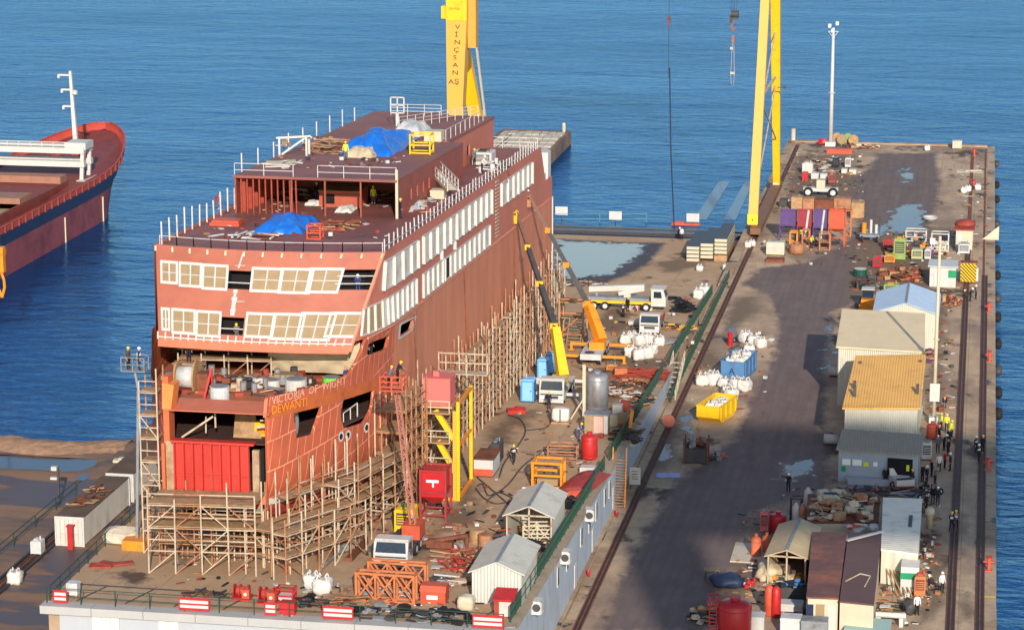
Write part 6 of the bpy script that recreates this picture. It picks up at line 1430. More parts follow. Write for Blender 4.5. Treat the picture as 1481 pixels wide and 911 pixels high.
winch(334, 361, 841, 868, 'left red winch behind the front railing under the bow scaffolding'); winch(371, 398, 845, 874, 'right red winch behind the front railing, next to the red crate stack')
b0, w_, d_, h_ = bx(399, 424, 845, 872, 1.); frame_rack('red open frame with white goods beside the right winch', b0, w_, d_, h_, M_redp, 0, (0., .45), 'steel_rack', 'rack', False, .1)
crate('white goods crate inside the red open frame', b0+V((0, 0, .1)), w_*.75, d_*.7, h_*.4, M_white)
b0, w_, d_, h_ = bx(402, 424, 870, 893, .9); crate('red crate right against the front railing', b0+V((0, .35, 0)), w_, .8, .95, M_redp)
b0, w_, d_, h_ = bx(607, 644, 849, 873, 1.6); t = thing('tool_chest', 'orange red tool chest beside the orange lattice frames', 'chest', b0+V((0, 0, 0))); part(MB().box(-w_/2, w_/2, -.7, .7, 0, .85), 'box', M_orr, t); part(MB().extr([(-.75, .86), (.75, .86), (.5, 1.25), (-.5, 1.25)], 'x', -w_/2-.04, w_/2+.04), 'lid', M_orr, t); part(MB().box(-.45, .35, -.72, -.705, .3, .6), 'label_plate', M_band, t)
pile('tangle of black netting, tyres and hoses along the front railing', S(590, 893)+V((0, 0, 0)), 11.5, 2.4, .6, [M_black, M_dgrey, M_btarp, M_steel], 90, 21, -.03, 'net_pile', 'net pile', .5, 1.3, .3, 'pbts')
pile('broken pallets and plywood between the bags and the orange lattice frames', S(508, 868), 4.6, 2.2, .5, [M_wood, M_ply, M_rustp, M_rust], 30, 22, .1, 'plank_pile', 'plank pile', .6, 1.5, .3, 'pb')
pile('dark scrap heap behind the railing right of the two winches', S(447, 874), 2.6, 2., .7, [M_dgrey, M_rust, M_black], 34, 23, 0, 'scrap_pile', 'scrap pile', .4, 1., .5, 'pbts')
pile('dark pipe scrap left of the first red winch', S(298, 861), 3.8, 1.2, .4, [M_dgrey, M_rust, M_black], 24, 24, 0, 'scrap_pile', 'scrap pile', .4, 1.1, .3, 'bt')
b0, w_, d_, h_ = bx(97, 108, 840, 864, .6); crate('grey white box behind the left corner banner', b0+V((0, .3, 0)), .8, .7, 1., M_wgrey)
m = MB()
for i in range(9): x = -62+i*3.6; m.bar((x, 172.2, zs(172.2)+.02), (x+.9, 176.2, zs(176.2)+.02), .12, .03)
m.bar((-63, 176.3, zs(176.3)+.03), (-46, 175.9, zs(175.9)+.03), .16, .05)
struct(m, 'paving_joint', M_dgrey)
p = S(718.5, 873); gable_shed('nearest grey corrugated shed with closed gable on the slipway edge', p, 3.6, 6.6, 2.35, .75, 0, M_corg, M_corgx, M_corg)
p = S(765, 787); gable_shed('grey corrugated shed with open front behind the nearest shed', p, 3.6, 6.4, 2.3, .75, 0, M_corg, M_corgx, M_corg, True)
b0 = S(772, 790)+V((0, 1.5, 0)); frame_rack('cream slatted bed frame stored inside the open fronted shed', b0, 2.2, 1.2, 1.4, M_cream, .2, (0., .3, .55, .8), 'slatted_frame', 'frame', True, .1)
pile('black tarpaulins heaped between the two corrugated sheds', S(750, 800)+V((0, .9, 0)), 3.6, 2., 1., [M_btarp, M_black], 30, 31, .1, 'tarpaulin_heap', 'tarpaulin', .7, 1.4, .5, 'ps')
pile('black tarpaulin behind the open fronted shed', S(806, 735)+V((0, 1., 0)), 3.2, 2.2, .9, [M_btarp, M_black], 24, 32, .1, 'tarpaulin_heap', 'tarpaulin', .7, 1.4, .5, 'ps')
b0, w_, d_, h_ = bx(712, 744, 855, 893, 1.5); t = thing('hut', 'small hut with red roof and white front at the slipway corner', 'hut', b0); part(MB().box(-w_/2+.1, w_/2-.1, -.7, .7, 0, 1.25), 'wall', M_rustr, t); part(MB().extr([(-.85, 1.25), (.85, 1.6), (.85, 1.7), (-.85, 1.35)], 'x', -w_/2, w_/2), 'roof', M_redp, t); part(MB().box(-w_*.2, w_*.42, -.73, -.705, .1, 1.15), 'front_panel', M_white, t)
b0, w_, d_, h_ = bx(660, 684, 861, 884, 1.2); m = MB().blob((0, 0, .5), (w_, 1.2, 1.1), 4, .15, 3, None, -.9, .7); one(m, 'water_tank', M_cream, 'cream cube tank left of the nearest corrugated shed', 'tank', b0, 0, None, True)
drum('brown cable drum lying by the red scrap, left one', S(690, 784), .62, 1.1, M_wood, 'cable drum', 'cable_drum', 'brown cable drums by the open shed'); drum('brown cable drum lying by the red scrap, right one', S(702, 790), .55, 1.0, M_rustp, 'cable drum', 'cable_drum', 'brown cable drums by the open shed')
pile('dark rack of hoses left of the open fronted shed', S(722, 782), 1.6, 1.6, 1.1, [M_dgrey, M_rustr, M_black], 26, 34, 0, 'hose_pile', 'hoses', .5, 1., .8, 'tb')
pile('red oxide lattice scrap spread left of the nearest shed', S(678, 815)+V((0, .5, 0)), 4.6, 6.6, .45, [M_rustr, M_redp, M_rust, M_wood], 70, 35, .25, 'steel_scrap', 'scrap pile', .8, 2.2, .2, 'bbt')
pile('silver pipes and fittings right of the orange lattice frames', S(640, 842), 3., 1.6, .6, [M_steel, M_white, M_dgrey], 26, 36, .2, 'pipe_pile', 'pipe pile', .6, 1.4, .4, 'tb')
pile('brown dirt heap with offcuts behind the nearest shed', S(660, 842), 2.6, 1.6, .35, [M_wood, M_rust, M_rustp], 24, 37, .2, 'offcut_pile', 'offcut pile', .4, 1., .3, 'pb')
m = MB(); q = S(612, 795); m.bar(V((0, 0, .6)), V((3.2, 1.2, 1.)), .25); m.bar(V((0, 0, .6)), V((-.6, -.6, .2)), .2); m.cbox((1.2, .6, .4), (2., .9, .5)); m.bar(V((3.2, 1.2, 0)), V((3.2, 1.2, 1.)), .2); one(m, 'tow_frame', M_rust, 'rusty tow frame lying right of the lift truck', 'frame', q)
def dzs(p): return p
person(S(743, 671), 'worker walking alone on open concrete left of the yellow frame', 'walk', 'black', 'navy', 'yellow', .4, True)
b0, w_, d_, h_ = bx(685, 713, 648, 690, 3.4); t = thing('compressor', 'red and white striped compressor beside the stair tower', 'machine', b0); part(MB().box(-w_/2, w_/2, -1.7, 1.7, .12, h_*.95), 'casing', M_wgrey, t); part(MB().box(-w_/2-.01, w_/2+.01, -1.73, -1.705, .12, h_*.45), 'front_panel', M_orr, t); part(MB().box(-w_*.42, w_*.2, -1.74, -1.706, h_*.55, h_*.68).box(-w_*.42, w_*.2, -1.74, -1.706, h_*.75, h_*.86), 'louvre', M_white, t); part(MB().box(-w_*.55, w_*.55, -1.72, 1.9, h_*.95, h_*1.0), 'lid', M_rust, t); part(MB().box(-w_*.5, w_*.5, -1.6, 1.6, 0, .12), 'skid', M_dgrey, t)
b0, w_, d_, h_ = bx(709, 722, 632, 670, 2.2); machine('dark grey machine box behind the striped compressor', b0, w_, d_, h_, M_dgrey, 0, 'machine', 'machine')
for i, pts in enumerate(([(688, 706), (700, 720), (718, 728), (742, 722), (722, 712), (706, 716), (698, 700), (690, 702)], [(722, 690), (730, 668), (752, 640), (760, 622), (752, 606), (735, 600)], [(706, 722), (735, 700), (758, 672), (790, 650)], [(760, 622), (790, 618), (800, 606), (825, 612)], [(690, 690), (716, 712), (738, 730), (752, 733)])):
 sagcable(['dark hose coiled in loops before the stair tower', 'dark hose looping over open concrete towards the blue cabins', 'long thin hose crossing the concrete by the walking worker', 'thin hose running towards the white bag cube', 'straight dark hose beside the coiled one'][i], [S(x, y, .05) for x, y in pts], .07, M_dgrey, 'hose', 'hose')
b0, w_, d_, h_ = bx(770, 812, 660, 706, 1.8); t = frame_rack('orange yellow steel frame holding boards on the slipway', b0, w_, d_, h_, M_oran, .0, (0., .45), 'frame_rack', 'rack', False, .2); part(MB().box(-w_*.36, w_*.36, -d_*.4, d_*.4, .2, .75), 'board_stack', M_ply, t)
b0, w_, d_, h_ = bx(788, 830, 645, 672, 1.2); frame_rack('brown trestle bench behind the orange yellow frame', b0+V((0, 1.5, 0)), w_, d_, h_, M_rustp, .05, (.1, .6), 'trestle', 'trestle', False, .12)
p = S(832, 712); m = MB().grid(lambda u, v: V(((u-.5)*2.9+(v-.5)*1.2, (v-.5)*6.4, .12+.75*math.sin(u*math.pi)**.7*math.sin(v*math.pi)**.5*(1+.35*noise.noise(V((u*4, v*6, 2)))))), 16, 22); one(m, 'tarpaulin_heap', K('tarp_red', (146, 52, 46), .6, .2, 1.5, (110, 48, 44), .4, .9, 1., 0, .8), 'dark red tarpaulin over a heap at the slipway edge', 'tarpaulin', p+V((.3, 2.4, 0)), 0, None, True)
b0, w_, d_, h_ = bx(812, 845, 700, 722, 1.2); crate('orange red box in front of the dark red tarpaulin', b0, 1.4, 1., .7, M_orr, .5)
b0, w_, d_, h_ = bx(753, 777, 703, 724, 1.2); t = thing('tub', 'white tub left of the open fronted shed', 'tub', b0); m = MB(); m.add([(-.75, -.6, .8), (.75, -.6, .8), (.75, .6, .8), (-.75, .6, .8), (-.6, -.45, 0), (.6, -.45, 0), (.6, .45, 0), (-.6, .45, 0)], [(0, 4, 5, 1), (1, 5, 6, 2), (2, 6, 7, 3), (3, 7, 4, 0), (4, 7, 6, 5)]); part(m, 'shell', M_white, t); part(MB().box(-.6, .6, -.45, .45, .5, .66), 'contents', M_dgrey, t)
pile('orange red lattice offcuts in front of the yellow frame', S(786, 716), 2.6, 1.6, .5, [M_orr, M_rustr, M_white], 22, 41, 0, 'offcut_pile', 'offcut pile', .5, 1.2, .3, 'bt')
tank('dark red upright tank at the slipway edge', S(851, 666)+V((0, .6, 0)), .72, 1.9, M_redp, 'tank', 'tank', .1, .25)
crate('white bags on a pallet in front of the dark red tank', S(853, 684), 1.6, 1., .6, M_white)
tank('tall grey silo tank with bare weathered top in the middle of the slipway', S(861, 602)+V((0, 1., 0)), 1.05, 3.1, K('silo_grey', (150, 152, 156), .4, .15, .8, (110, 98, 92), .5, .5, 2., .3), 'silo', 'silo_tank', .5, .4, 28, M_grey)
b0, w_, d_, h_ = bx(845, 879, 594, 629, 1.6); t = thing('cabinet', 'brown and pink cabinet in front of the grey silo tank', 'cabinet', b0); part(MB().box(-w_/2, w_/2, -.8, .8, .1, h_), 'body', M_ply, t); part(MB().box(-w_*.1, w_*.3, -.83, -.805, .2, h_*.95), 'door', K('door_pink', (206, 164, 150), .6, .08, 1.2), t); part(MB().box(w_*.33, w_*.5, -.84, -.805, .15, h_), 'white_strip', M_white, t); part(MB().box(-w_*.55, w_*.55, -.9, .9, h_, h_+.07), 'top', M_grey, t); part(MB().box(-w_*.4, w_*.4, -.7, .7, 0, .1), 'plinth', M_dgrey, t)
m = MB(); q = S(836, 606); m.bar(V((.5, .5, 0)), V((.5, .5, 5.2)), .3); m.bar(V((-.7, 0, 0)), V((.5, .5, 2.)), .12); m.bar(V((.5, -.3, 0)), V((.5, .5, 2.2)), .12); one(m, 'tripod_post', M_cream, 'cream post on tripod legs left of the grey silo tank', 'post', q)
person(S(837, 637), 'worker in blue overalls bending beside the pink cabinet', 'work', 'blue', 'blue', 'yellow', 1.4, True)
b0, w_, d_, h_ = bx(797, 823, 586, 613, 1.2); t = thing('pallet_load', 'white strapped bag cube in front of the yellow boom truck', 'pallet load', b0); part(MB().blob((0, 0, .8), (w_, 1.2, 1.3), 5, .08, 3, None, -.95, .8), 'load', M_bag, t, False, True); part(MB().box(-w_/2, w_/2, -.6, .6, 0, .15), 'pallet', M_wood, t); part(MB().box(-w_/2-.02, -w_/2+.03, -.62, .62, .15, 1.3).box(-.05, .05, -.64, -.6, .15, 1.4), 'strap', M_dgrey, t)
person(S(794, 592), 'worker in dark clothes between the blue cabins and the yellow boom truck', 'stand', 'navy', 'black', 'yellow', .5)
def cabin(pl, pr, pt, pb, lb):
 b0, w_, d_, h_ = bx(pl, pr, pt, pb, 1.3); t = thing('portable_toilet', lb, 'portable toilet', b0, 0, 'blue portable toilets'); w_ *= .95
 part(MB().box(-w_/2, w_/2, -.6, .6, .1, h_), 'wall', M_bluep, t); part(MB().extr([(-w_/2-.04, h_), (w_/2+.04, h_), (w_*.35, h_+.14), (-w_*.35, h_+.14)], 'y', -.65, .65), 'roof', K('roof_pale_blue', (132, 186, 226), .5, .06), t)
 d = part(MB().box(-w_*.36, w_*.36, -.635, -.605, .16, h_-.15), 'door', MATS['roof_pale_blue'], t); part(MB().box(w_*.22, w_*.3, -.66, -.64, h_*.5, h_*.56), 'handle', M_dgrey, d)
 part(MB().box(-w_*.52, w_*.52, -.66, .66, 0, .1), 'base', M_dgrey, t); part(MB().bar((-w_*.2, .4, h_), (-w_*.2, .4, h_+.5), .1), 'vent_pipe', M_white, t)
cabin(752, 773, 546, 582, 'blue portable toilet nearest the camera, standing apart'); cabin(776, 792, 517, 549, 'blue portable toilet left of the yellow boom, middle of three'); cabin(789, 802, 509, 541, 'blue portable toilet half hidden behind the yellow boom')
for px, py in ((756, 590), (747, 612)): pass
one(MB().cbox((0, 0, .2), (1.7, 1., .4), .3).cbox((.3, .2, .45), (1., .7, .15), -.2), 'steel_plates', M_redp, 'small red plates beside the nearest blue toilet', 'steel plates', S(746, 597))
def boom_truck(lb, base_px, elbow_px, tip_px, dist_y, mt, cab_off, yaw, outr, tip_y, thin=M_dgrey, body_mt=None, group=None):
 q = S(*base_px); t = thing('boom_truck', lb, 'boom truck', q, 0, group); bm_ = body_mt or M_white
 for y in (-2.4, 2.2, 3.4):
  for s in (-1, 1): wheel(t, (s*.98+cab_off, y, .5), .5, .34)
 if mt is M_yel2: truck_cab(t, -3.6, 2.4, 1.8, .6, 1.95, M_white)
 else: part(MB().box(-1.2, 1.0, -3.4, -1.75, .75, 1.35), 'low_cab', bm_, t); part(MB().lathe([(.5, 1.36), (.55, 1.4), (.5, 1.44)], 14, (-.3, -2.6, 0)), 'hatch_ring', M_dgrey, t)
 part(MB().box(-1.1+cab_off, 1.1+cab_off, -1.7, 4.4, .75, 1.1), 'chassis', bm_, t); part(MB().box(-.7, .9, -.2, 1.6, 1.1, 1.9), 'turntable', mt, t)
 for y in (-1.6, 3.9):
  m = MB(); m.box(-outr, outr, y-.15, y+.15, .62, .88)
  for s in (-1, 1): m.box(s*outr-.12, s*outr+.12, y-.12, y+.12, .1, .9); m.box(s*outr-.3, s*outr+.3, y-.3, y+.3, 0, .1)
  part(m, 'outrigger', M_white if mt is M_yel2 else mt, t)
 b0 = V((.4, .9, 1.9)); e = Yp(*elbow_px, q.y+dist_y)-q; tp = Yp(*tip_px, tip_y)-q
 part(MB().bar(b0, e, 1.0, 1.0, None, .8), 'main_boom', mt, t); part(MB().bar(b0+V((-.5, .2, -.6)), b0+(e-b0)*.35, .3), 'ram', M_steel, t)
 L = tp-e
 part(MB().bar(e-L*.02, e+L*.4, .62, .62, None, .5), 'boom_section', thin, t); part(MB().bar(e+L*.38, e+L*.72, .44, .44), 'boom_section', thin, t); part(MB().bar(e+L*.7, tp, .32, .32), 'boom_section', K('boom_brown', (110, 84, 74), .5, .15), t)
 for k in (.02, .38, .7): m = MB().cbox(e+L*k, (.75-.3*k, .75-.3*k, .55)); part(m, 'boom_collar', M_yel2 if mt is M_yel2 else M_oran, t)
 return t, q, tp
def basket(t, tp, mt, w_=1.5):
 m = MB(); c = tp+V((-w_*.4, -.3, -.9)); m.box(c.x-w_/2, c.x+w_/2, c.y-.5, c.y+.5, c.z, c.z+.08)
 for x in (-w_/2, w_/2):
  for y in (-.5, .5): m.bar(c+V((x, y, 0)), c+V((x, y, 1.15)), .1)
 for h in (.4, .8, 1.15):
  for y in (-.5, .5): m.bar(c+V((-w_/2, y, h)), c+V((w_/2, y, h)), .1)
  for x in (-w_/2, w_/2): m.bar(c+V((x, -.5, h)), c+V((x, .5, h)), .1)
 m.box(c.x-w_/2+.06, c.x+w_/2-.06, c.y-.47, c.y-.42, c.z+.1, c.z+.75); part(m, 'basket', mt, t); return c
t, q, tp = boom_truck('white boom truck with yellow boom lifting a basket to the ferry side', (806, 574), (803, 474), (747, 309), 3.0, M_yel2, 0., 0, 2.6, 262.)
c = basket(t, tp, M_yel2); o = q+c+V((0, 0, .08))
person(o+V((-.3, 0, 0)), 'worker in white top in the yellow boom basket, left one', 'work', 'white', 'navy', 'yellow', 1.2); person(o+V((.35, .1, 0)), 'worker in dark top in the yellow boom basket, right one', 'stand', 'black', 'navy', 'yellow', 2.)
t, q, tp = boom_truck('boom truck with orange boom and grey deck, reaching to the ferry stern', (862, 520), (851, 441), (767, 286), 2.5, M_oran, -.3, 0, 3.2, 270., M_dgrey, M_wgrey)
c = basket(t, tp, M_rustp, 1.2); o = q+c+V((0, 0, .08)); person(o, 'worker in grey in the basket of the orange boom', 'work', 'grey', 'navy', 'white', 1.5)
q = S(900, 447); t = thing('pump_truck', 'white concrete pump truck with folded boom and yellow chassis, side on', 'truck', q)
for x in (-3.2, -1.9, 2.9):
 for y in (-.9, .9): wheel(t, (x, y, .52), .52, .35, 'y')
part(MB().box(-4, 4.1, -1., 1., .85, 1.15), 'chassis', M_yel2, t); part(MB().box(-3.9, 3.2, -.75, .75, 1.15, 1.5), 'deck', M_grey, t)
part(MB().bar((-3.9, 0, 2.3), (2.6, 0, 2.75), .75, .6), 'boom', M_white, t); part(MB().bar((2.6, -.3, 2.6), (-.4, -.3, 1.9), .45), 'boom', M_white, t); part(MB().bar((-3., 0, 1.2), (-3., 0, 2.3), .3), 'boom_rest', M_grey, t); part(MB().box(.2, 1., -.4, .4, 1.5, 2.3), 'turret', M_white, t)
m = MB(); m.extr([(3.5, .7), (5.2, .7), (5.2, 1.7), (4.9, 2.7), (3.5, 2.7)], 'y', -1.1, 1.1); cb_ = part(m, 'cab', M_white, t); part(MB().add([(3.8, -1.12, 1.7), (4.75, -1.12, 1.7), (4.65, -1.12, 2.45), (3.8, -1.12, 2.45)], [(0, 1, 2, 3)]), 'side_window', M_glass, cb_); part(MB().quad((5.215, -.95, 1.75), (5.215, .95, 1.75), (4.93, .9, 2.6), (4.93, -.9, 2.6)), 'windscreen', M_glass, cb_); part(MB().box(3.4, 5.1, -1.15, 1.15, 2.7, 2.76), 'roof_panel', M_white, cb_)
q = S(939, 484); t = thing('truck', 'small white truck facing the camera beside the black mesh heap', 'truck', q+V((0, 2, 0)))
for y in (-1.2, 2.2):
 for s in (-1, 1): wheel(t, (s*.9, y, .45), .45, .3)
truck_cab(t, -2., 2.2, 1.6, .5, 1.65); part(MB().box(-1.05, 1.05, -.3, 3.4, .7, 1.), 'load_bed', M_grey, t); part(MB().box(-1.1, 1.1, -.3, -.2, 1., 1.7).box(-1.1, -1., -.2, 3.4, 1., 1.45).box(1., 1.1, -.2, 3.4, 1., 1.45), 'bed_side', M_redp, t)
crate('white flat box left of the small white truck', S(917, 470), 1.2, .8, .5, M_white)
person(S(901, 459), 'worker in high visibility stripes beside the pump truck wheels', 'stand', 'navy', 'black', 'orange', .6, True); person(S(908, 451), 'worker in dark clothes behind the striped worker at the pump truck', 'stand', 'black', 'black', 'yellow', 2.6)
pile('low heap of black mesh rolls beside the slipway fence', S(984, 452)+V((0, .8, 0)), 2.8, 2.6, 1., [M_black, M_btarp], 40, 51, 0, 'mesh_heap', 'mesh heap', .7, 1.4, .6, 'ps'); pile('flat black mat behind the pump truck cab', S(971, 432), 2.4, 1.6, .25, [M_black], 14, 52, 0, 'rubber_mat', 'rubber mat', .8, 1.4, .2, 'p')
BAGS = [(905, 497, 'far left of the row'), (914, 496, 'second of the row'), (924, 499, 'third of the row'), (934, 497, 'fourth of the row'), (944, 498, 'fifth of the row'), (953, 500, 'far right of the row')]
for i, (x, y, s) in enumerate(BAGS): big_bag(S(x, y), 'white bulk bag behind the red rods, '+s+' further back', 1.15+.1*R_.random(), 60+i, 'white bags on the slipway', i*.4)
for i, (x, y, s) in enumerate(((912, 516, 'left'), (923, 520, 'second from left'), (934, 518, 'third from left'), (942, 512, 'right'))): big_bag(S(x, y), 'white bulk bag nearest the red rods, '+s+' of the front group', 1.2+.1*R_.random(), 70+i, 'white bags on the slipway', i*.3)
pile('silvery plastic sheets and scrap right of the white bags', S(966, 497), 3., 2., .5, [M_steel, M_white, M_grey], 30, 53, 0, 'scrap_pile', 'scrap pile', .4, 1., .4, 'pbt')
p = S(925, 550); m = MB(); rr = random.Random(5)
for i in range(110):
 a = rr.uniform(-2.6, 2.6); y = rr.uniform(-1.8, 2.2); an = rr.uniform(-.25, .25); d = V((math.cos(an), math.sin(an)*1.5, 0))*rr.uniform(1., 2.4); z = .06+.35*rr.random(); c = V((a*.7, y, z)); m.cyl(c-d*.6, c+d*.6+V((0, 0, rr.uniform(-.05, .1))), .035, 4)
o = one(m, 'rod_pile', M_rustr, 'red pile of steel rods spread beside the slipway fence', 'rod pile', p+V((0, 1.6, 0)))
m = MB().box(-2.7, 2.7, -1.9, 2.1, .02, .05); one(m, 'ground_sheet', M_rustr, 'red stained sheet lying under the steel rods', 'sheet', p+V((0, 1.6, 0)))
b0, w_, d_, h_ = bx(889, 907, 529, 545, 1.2); crate('orange crate at the left end of the red rods', b0, w_, d_, h_, M_orf); b0, w_, d_, h_ = bx(877, 892, 526, 537, .8); machine('yellow small machine left of the orange crate', b0, w_, d_, h_, M_oran)
pile('white bent pipes and branches right of the grey silo tank', S(898, 574)+V((0, .5, 0)), 3.8, 3., .5, [M_white, M_wgrey, M_rust, M_wood], 44, 54, 0, 'pipe_pile', 'pipe pile', .6, 1.6, .5, 'tbt')
pile('brown scrap between the silo tank and the slipway fence', S(905, 560)+V((.5, 1.4, 0)), 4.5, 3.4, .5, [M_rust, M_wood, M_dgrey, M_rustp], 50, 55, .2, 'scrap_pile', 'scrap pile', .5, 1.3, .4, 'pbt')
for i, (pl, pr, pt, pb, mt, lb) in enumerate(((880, 893, 599, 618, M_cream, 'cream box right of the pink cabinet, left of the pair'), (893, 905, 596, 618, M_ply, 'cream box right of the pink cabinet, right of the pair'), (886, 899, 583, 600, M_white, 'white box stacked behind the two cream boxes'), (897, 909, 578, 596, M_rustr, 'rust red box behind the two cream boxes'))):
 b0, w_, d_, h_ = bx(pl, pr, pt, pb, .8); crate(lb, b0, w_, d_, h_, mt)
m = MB().bar((0, 0, .1), (.25, .4, 1.9), .3); one(m, 'beam', M_oran, 'short yellow beam propped by the cream boxes', 'beam', S(910, 624))
pile('dark tangle of bars and netting against the slipway fence near the red tank', S(905, 634)+V((0, .4, 0)), 2.8, 5., .8, [M_dgrey, M_dgreen, M_rust, M_black], 46, 56, .1, 'scrap_pile', 'scrap pile', .5, 1.2, .6, 'tbp')
pile('dark scrap along the fence between the red rods and the silo', S(928, 585)+V((0, .6, 0)), 2.2, 5., .7, [M_dgrey, M_dgreen, M_rust, M_wood], 40, 57, .1, 'scrap_pile', 'scrap pile', .5, 1.2, .6, 'tbp')
p = S(826, 498); t = thing('wooden_stair', 'beige wooden stair tower by the ferry stern', 'stair tower', p); m = MB()
for x in (-1.3, 1.3):
 for y in (0, 3.): part(MB().bar((x, y, 0), (x, y, 4.8), .16), 'post', M_wood, t)
for z in (.1, 2.4, 4.3): part(MB().box(-1.4, 1.4, 1.9 if z == 2.4 else 1.2, 3.2, z+.02, z+.14), 'landing', M_wood, t)
m = MB()
for i in range(9): m.box(-.4, 1., 1.3-.22*i*-1*.0-.25*i+.6, 1.6-.25*i+.6, 2.5-.27*i, 2.56-.27*i)
for x in (-.45, 1.05): m.bar((x, 2, 2.5), (x, -.4, .1), .1, .2)
part(m, 'stair_flight', M_ply, t); m = MB()
for z in (1.1, 3.5, 5.): m.bar((-1.3, 0, z), (1.3, 0, z), .12); m.bar((1.3, 0, z), (1.3, 3, z), .12)
m.bar((-1.3, 0, 1.1), (1.3, 0, 3.5), .12); part(m, 'handrail', M_orf, t)
pile('pale pipes and sheets heaped on the ground beyond the stair by the stern', S(850, 412), 5., 3., .6, [M_white, M_rust, M_dgrey, M_steel], 30, 58, .1, 'scrap_pile', 'scrap pile', .5, 1.3, .3, 'pbt')
pile('grey pump set and red cans behind the small white truck', S(925, 448), 3., 1.6, .8, [M_grey, M_redp, M_dgrey, M_white], 24, 59, 0, 'equipment_pile', 'equipment', .6, 1.1, .2, 'xcx')
pile('rusty cart parts and hoses between the truck and the fence', S(985, 476), 3.6, 2.6, .5, [M_rust, M_wood, M_dgrey, M_yel2], 34, 60, 0, 'scrap_pile', 'scrap pile', .5, 1.3, .3, 'pbt')
big_bag(S(1010, 432), 'white sack at the fence between slipway and pier, left of two', 1.25, 81, 'white sacks at the slip end'); big_bag(S(1018, 428), 'white sack at the fence between slipway and pier, right of two', 1.4, 82, 'white sacks at the slip end')
def stair_down(px_top, py_top, px_bot, py_bot, lb, mt, w_=1.2):
 a, b_ = S(px_top, py_top), G(px_bot, py_bot); x = -29.95; a = V((x, a.y, zs(a.y)+.1)); b_ = V((x, b_.y, .02)); t = thing('stairs', lb, 'stairs', b_); m = MB()
 for s in (-1, 1): m.bar(a+V((s*w_/2, 0, 0)), b_+V((s*w_/2, 0, 0)), .1, .26)
 part(m, 'stringer', mt, t, True); m = MB(); n = max(6, int((a.z-b_.z)/.24))
 for i in range(n): p = a.lerp(b_, (i+.5)/n); m.box(p.x-w_/2, p.x+w_/2, p.y-.14, p.y+.14, p.z-.02, p.z+.03)
 part(m, 'tread', M_wood if mt is M_oran else M_cream, t, True); m = MB()
 for s in (-1, 1):
  m.bar(a+V((s*w_/2, 0, 1)), b_+V((s*w_/2, 0, 1)), .08); m.bar(a+V((s*w_/2, 0, .5)), b_+V((s*w_/2, 0, .5)), .06)
  for i in range(5): p = a.lerp(b_, i/4)+V((s*w_/2, 0, 0)); m.bar(p, p+V((0, 0, 1)), .08)
 part(m, 'handrail', mt, t, True)
stair_down(893, 664, 885, 733, 'yellow stairs leading from the slipway edge down to the shaded rail', M_oran); stair_down(977, 522, 970, 578, 'white stairs leading from the slipway edge down to the pier', M_cream)
b0, w_, d_, h_ = bx(902, 914, 672, 708, .4, G); t = thing('notice_board', 'white notice board beside the yellow stairs', 'sign', V((-29.2, G(908, 708).y, .02))); part(MB().box(-.5, .5, 0, .05, .5, 2.1), 'board', M_white, t)
for s in (-.4, .4): part(MB().bar((s, .1, 0), (s, .1, 2.1), .08), 'post', M_dgrey, t)
m = MB(); m.box(-.28, .28, -.015, -.004, 1.0, 1.06)
for z in (1.2, 1.45, 1.7): m.box(-.3, .25, -.015, -.004, z, z+.06)
part(m, 'text_line', M_dgrey, t)
p = G(940, 618); t = thing('buffer', 'round rusty red buffer plate at the crane rail in the shade', 'buffer', V((-28.7, p.y, .09))); part(MB().cyl((0, 0, .65), (0, .12, .65), .62, 20), 'disc', K('buffer_salmon', (176, 100, 84), .6, .1), t); part(MB().bar((0, .2, 0), (0, .2, .7), .2).bar((0, 1.3, 0), (0, .2, .7), .15), 'stand', M_rust, t)
p0 = S(1046, 388); k = 0
for col, (dx, n) in enumerate(((-1.75, 4), (0, 4), (1.75, 4))):
 for j in range(n):
  z = .25+j*.52; t = thing('insulated_panel', 'cream panel with dark top, %s in the %s stack by the gantry leg' % (('lowest', 'second from bottom', 'third from bottom', 'topmost')[j], ('left', 'middle', 'right')[col]), 'panel', V((-34.1+dx, 344+(col-1)*.6, zs(344)+z+(.9 if col == 2 else .35 if col == 1 else 0))), rad(0), 'panels stacked by the gantry leg')
  part(MB().box(-.8, .8, -5.6, 5.6, 0, .4), 'core', M_cream, t); part(MB().box(-.8, .8, -5.6, 5.6, .403, .44), 'top_sheet', K('sheet_black', (34, 36, 46), .45, .2), t)
m = MB(); m.box(-2.6, .9, -5., 5., -.2, .24); m.box(.92, 2.6, -5.2, 5.2, -.4, .98, 1); one(m, 'timber_bearers', [M_rust, M_wood], 'timber bearers and pallets under the stacked cream panels', 'timber', V((-34.1, 344, zs(344))))
for i, (x, y) in enumerate(((1012, 392), (1050, 391), (1088, 356), (1082, 358))): big_bag(S(x, y) if i < 2 else G(x, y, -.0), ('white sack lying left of the panel stacks', 'white sack lying in front of the middle panel stack', 'white sack beside the gantry leg foot, right one', 'white sack beside the gantry leg foot, left one')[i], .85, 90+i, 'small white sacks round the panel stacks')
person(S(986, 347), 'person in white coat and dark trousers at the slip end beside the rope', 'stand', 'white', 'black', None, .3); person(S(981, 346), 'person in dark clothes holding the hoist rope at the slip end', 'work', 'black', 'black', 'white', .8)
one(MB().cbox((0, 0, .2), (4, 1., .4), .05).cbox((-1, 0, .5), (1.6, .8, .2), 0), 'steel_beam', M_orr, 'orange rusty beam at the slip end left of the panel stacks', 'steel beam', S(992, 327, .3))
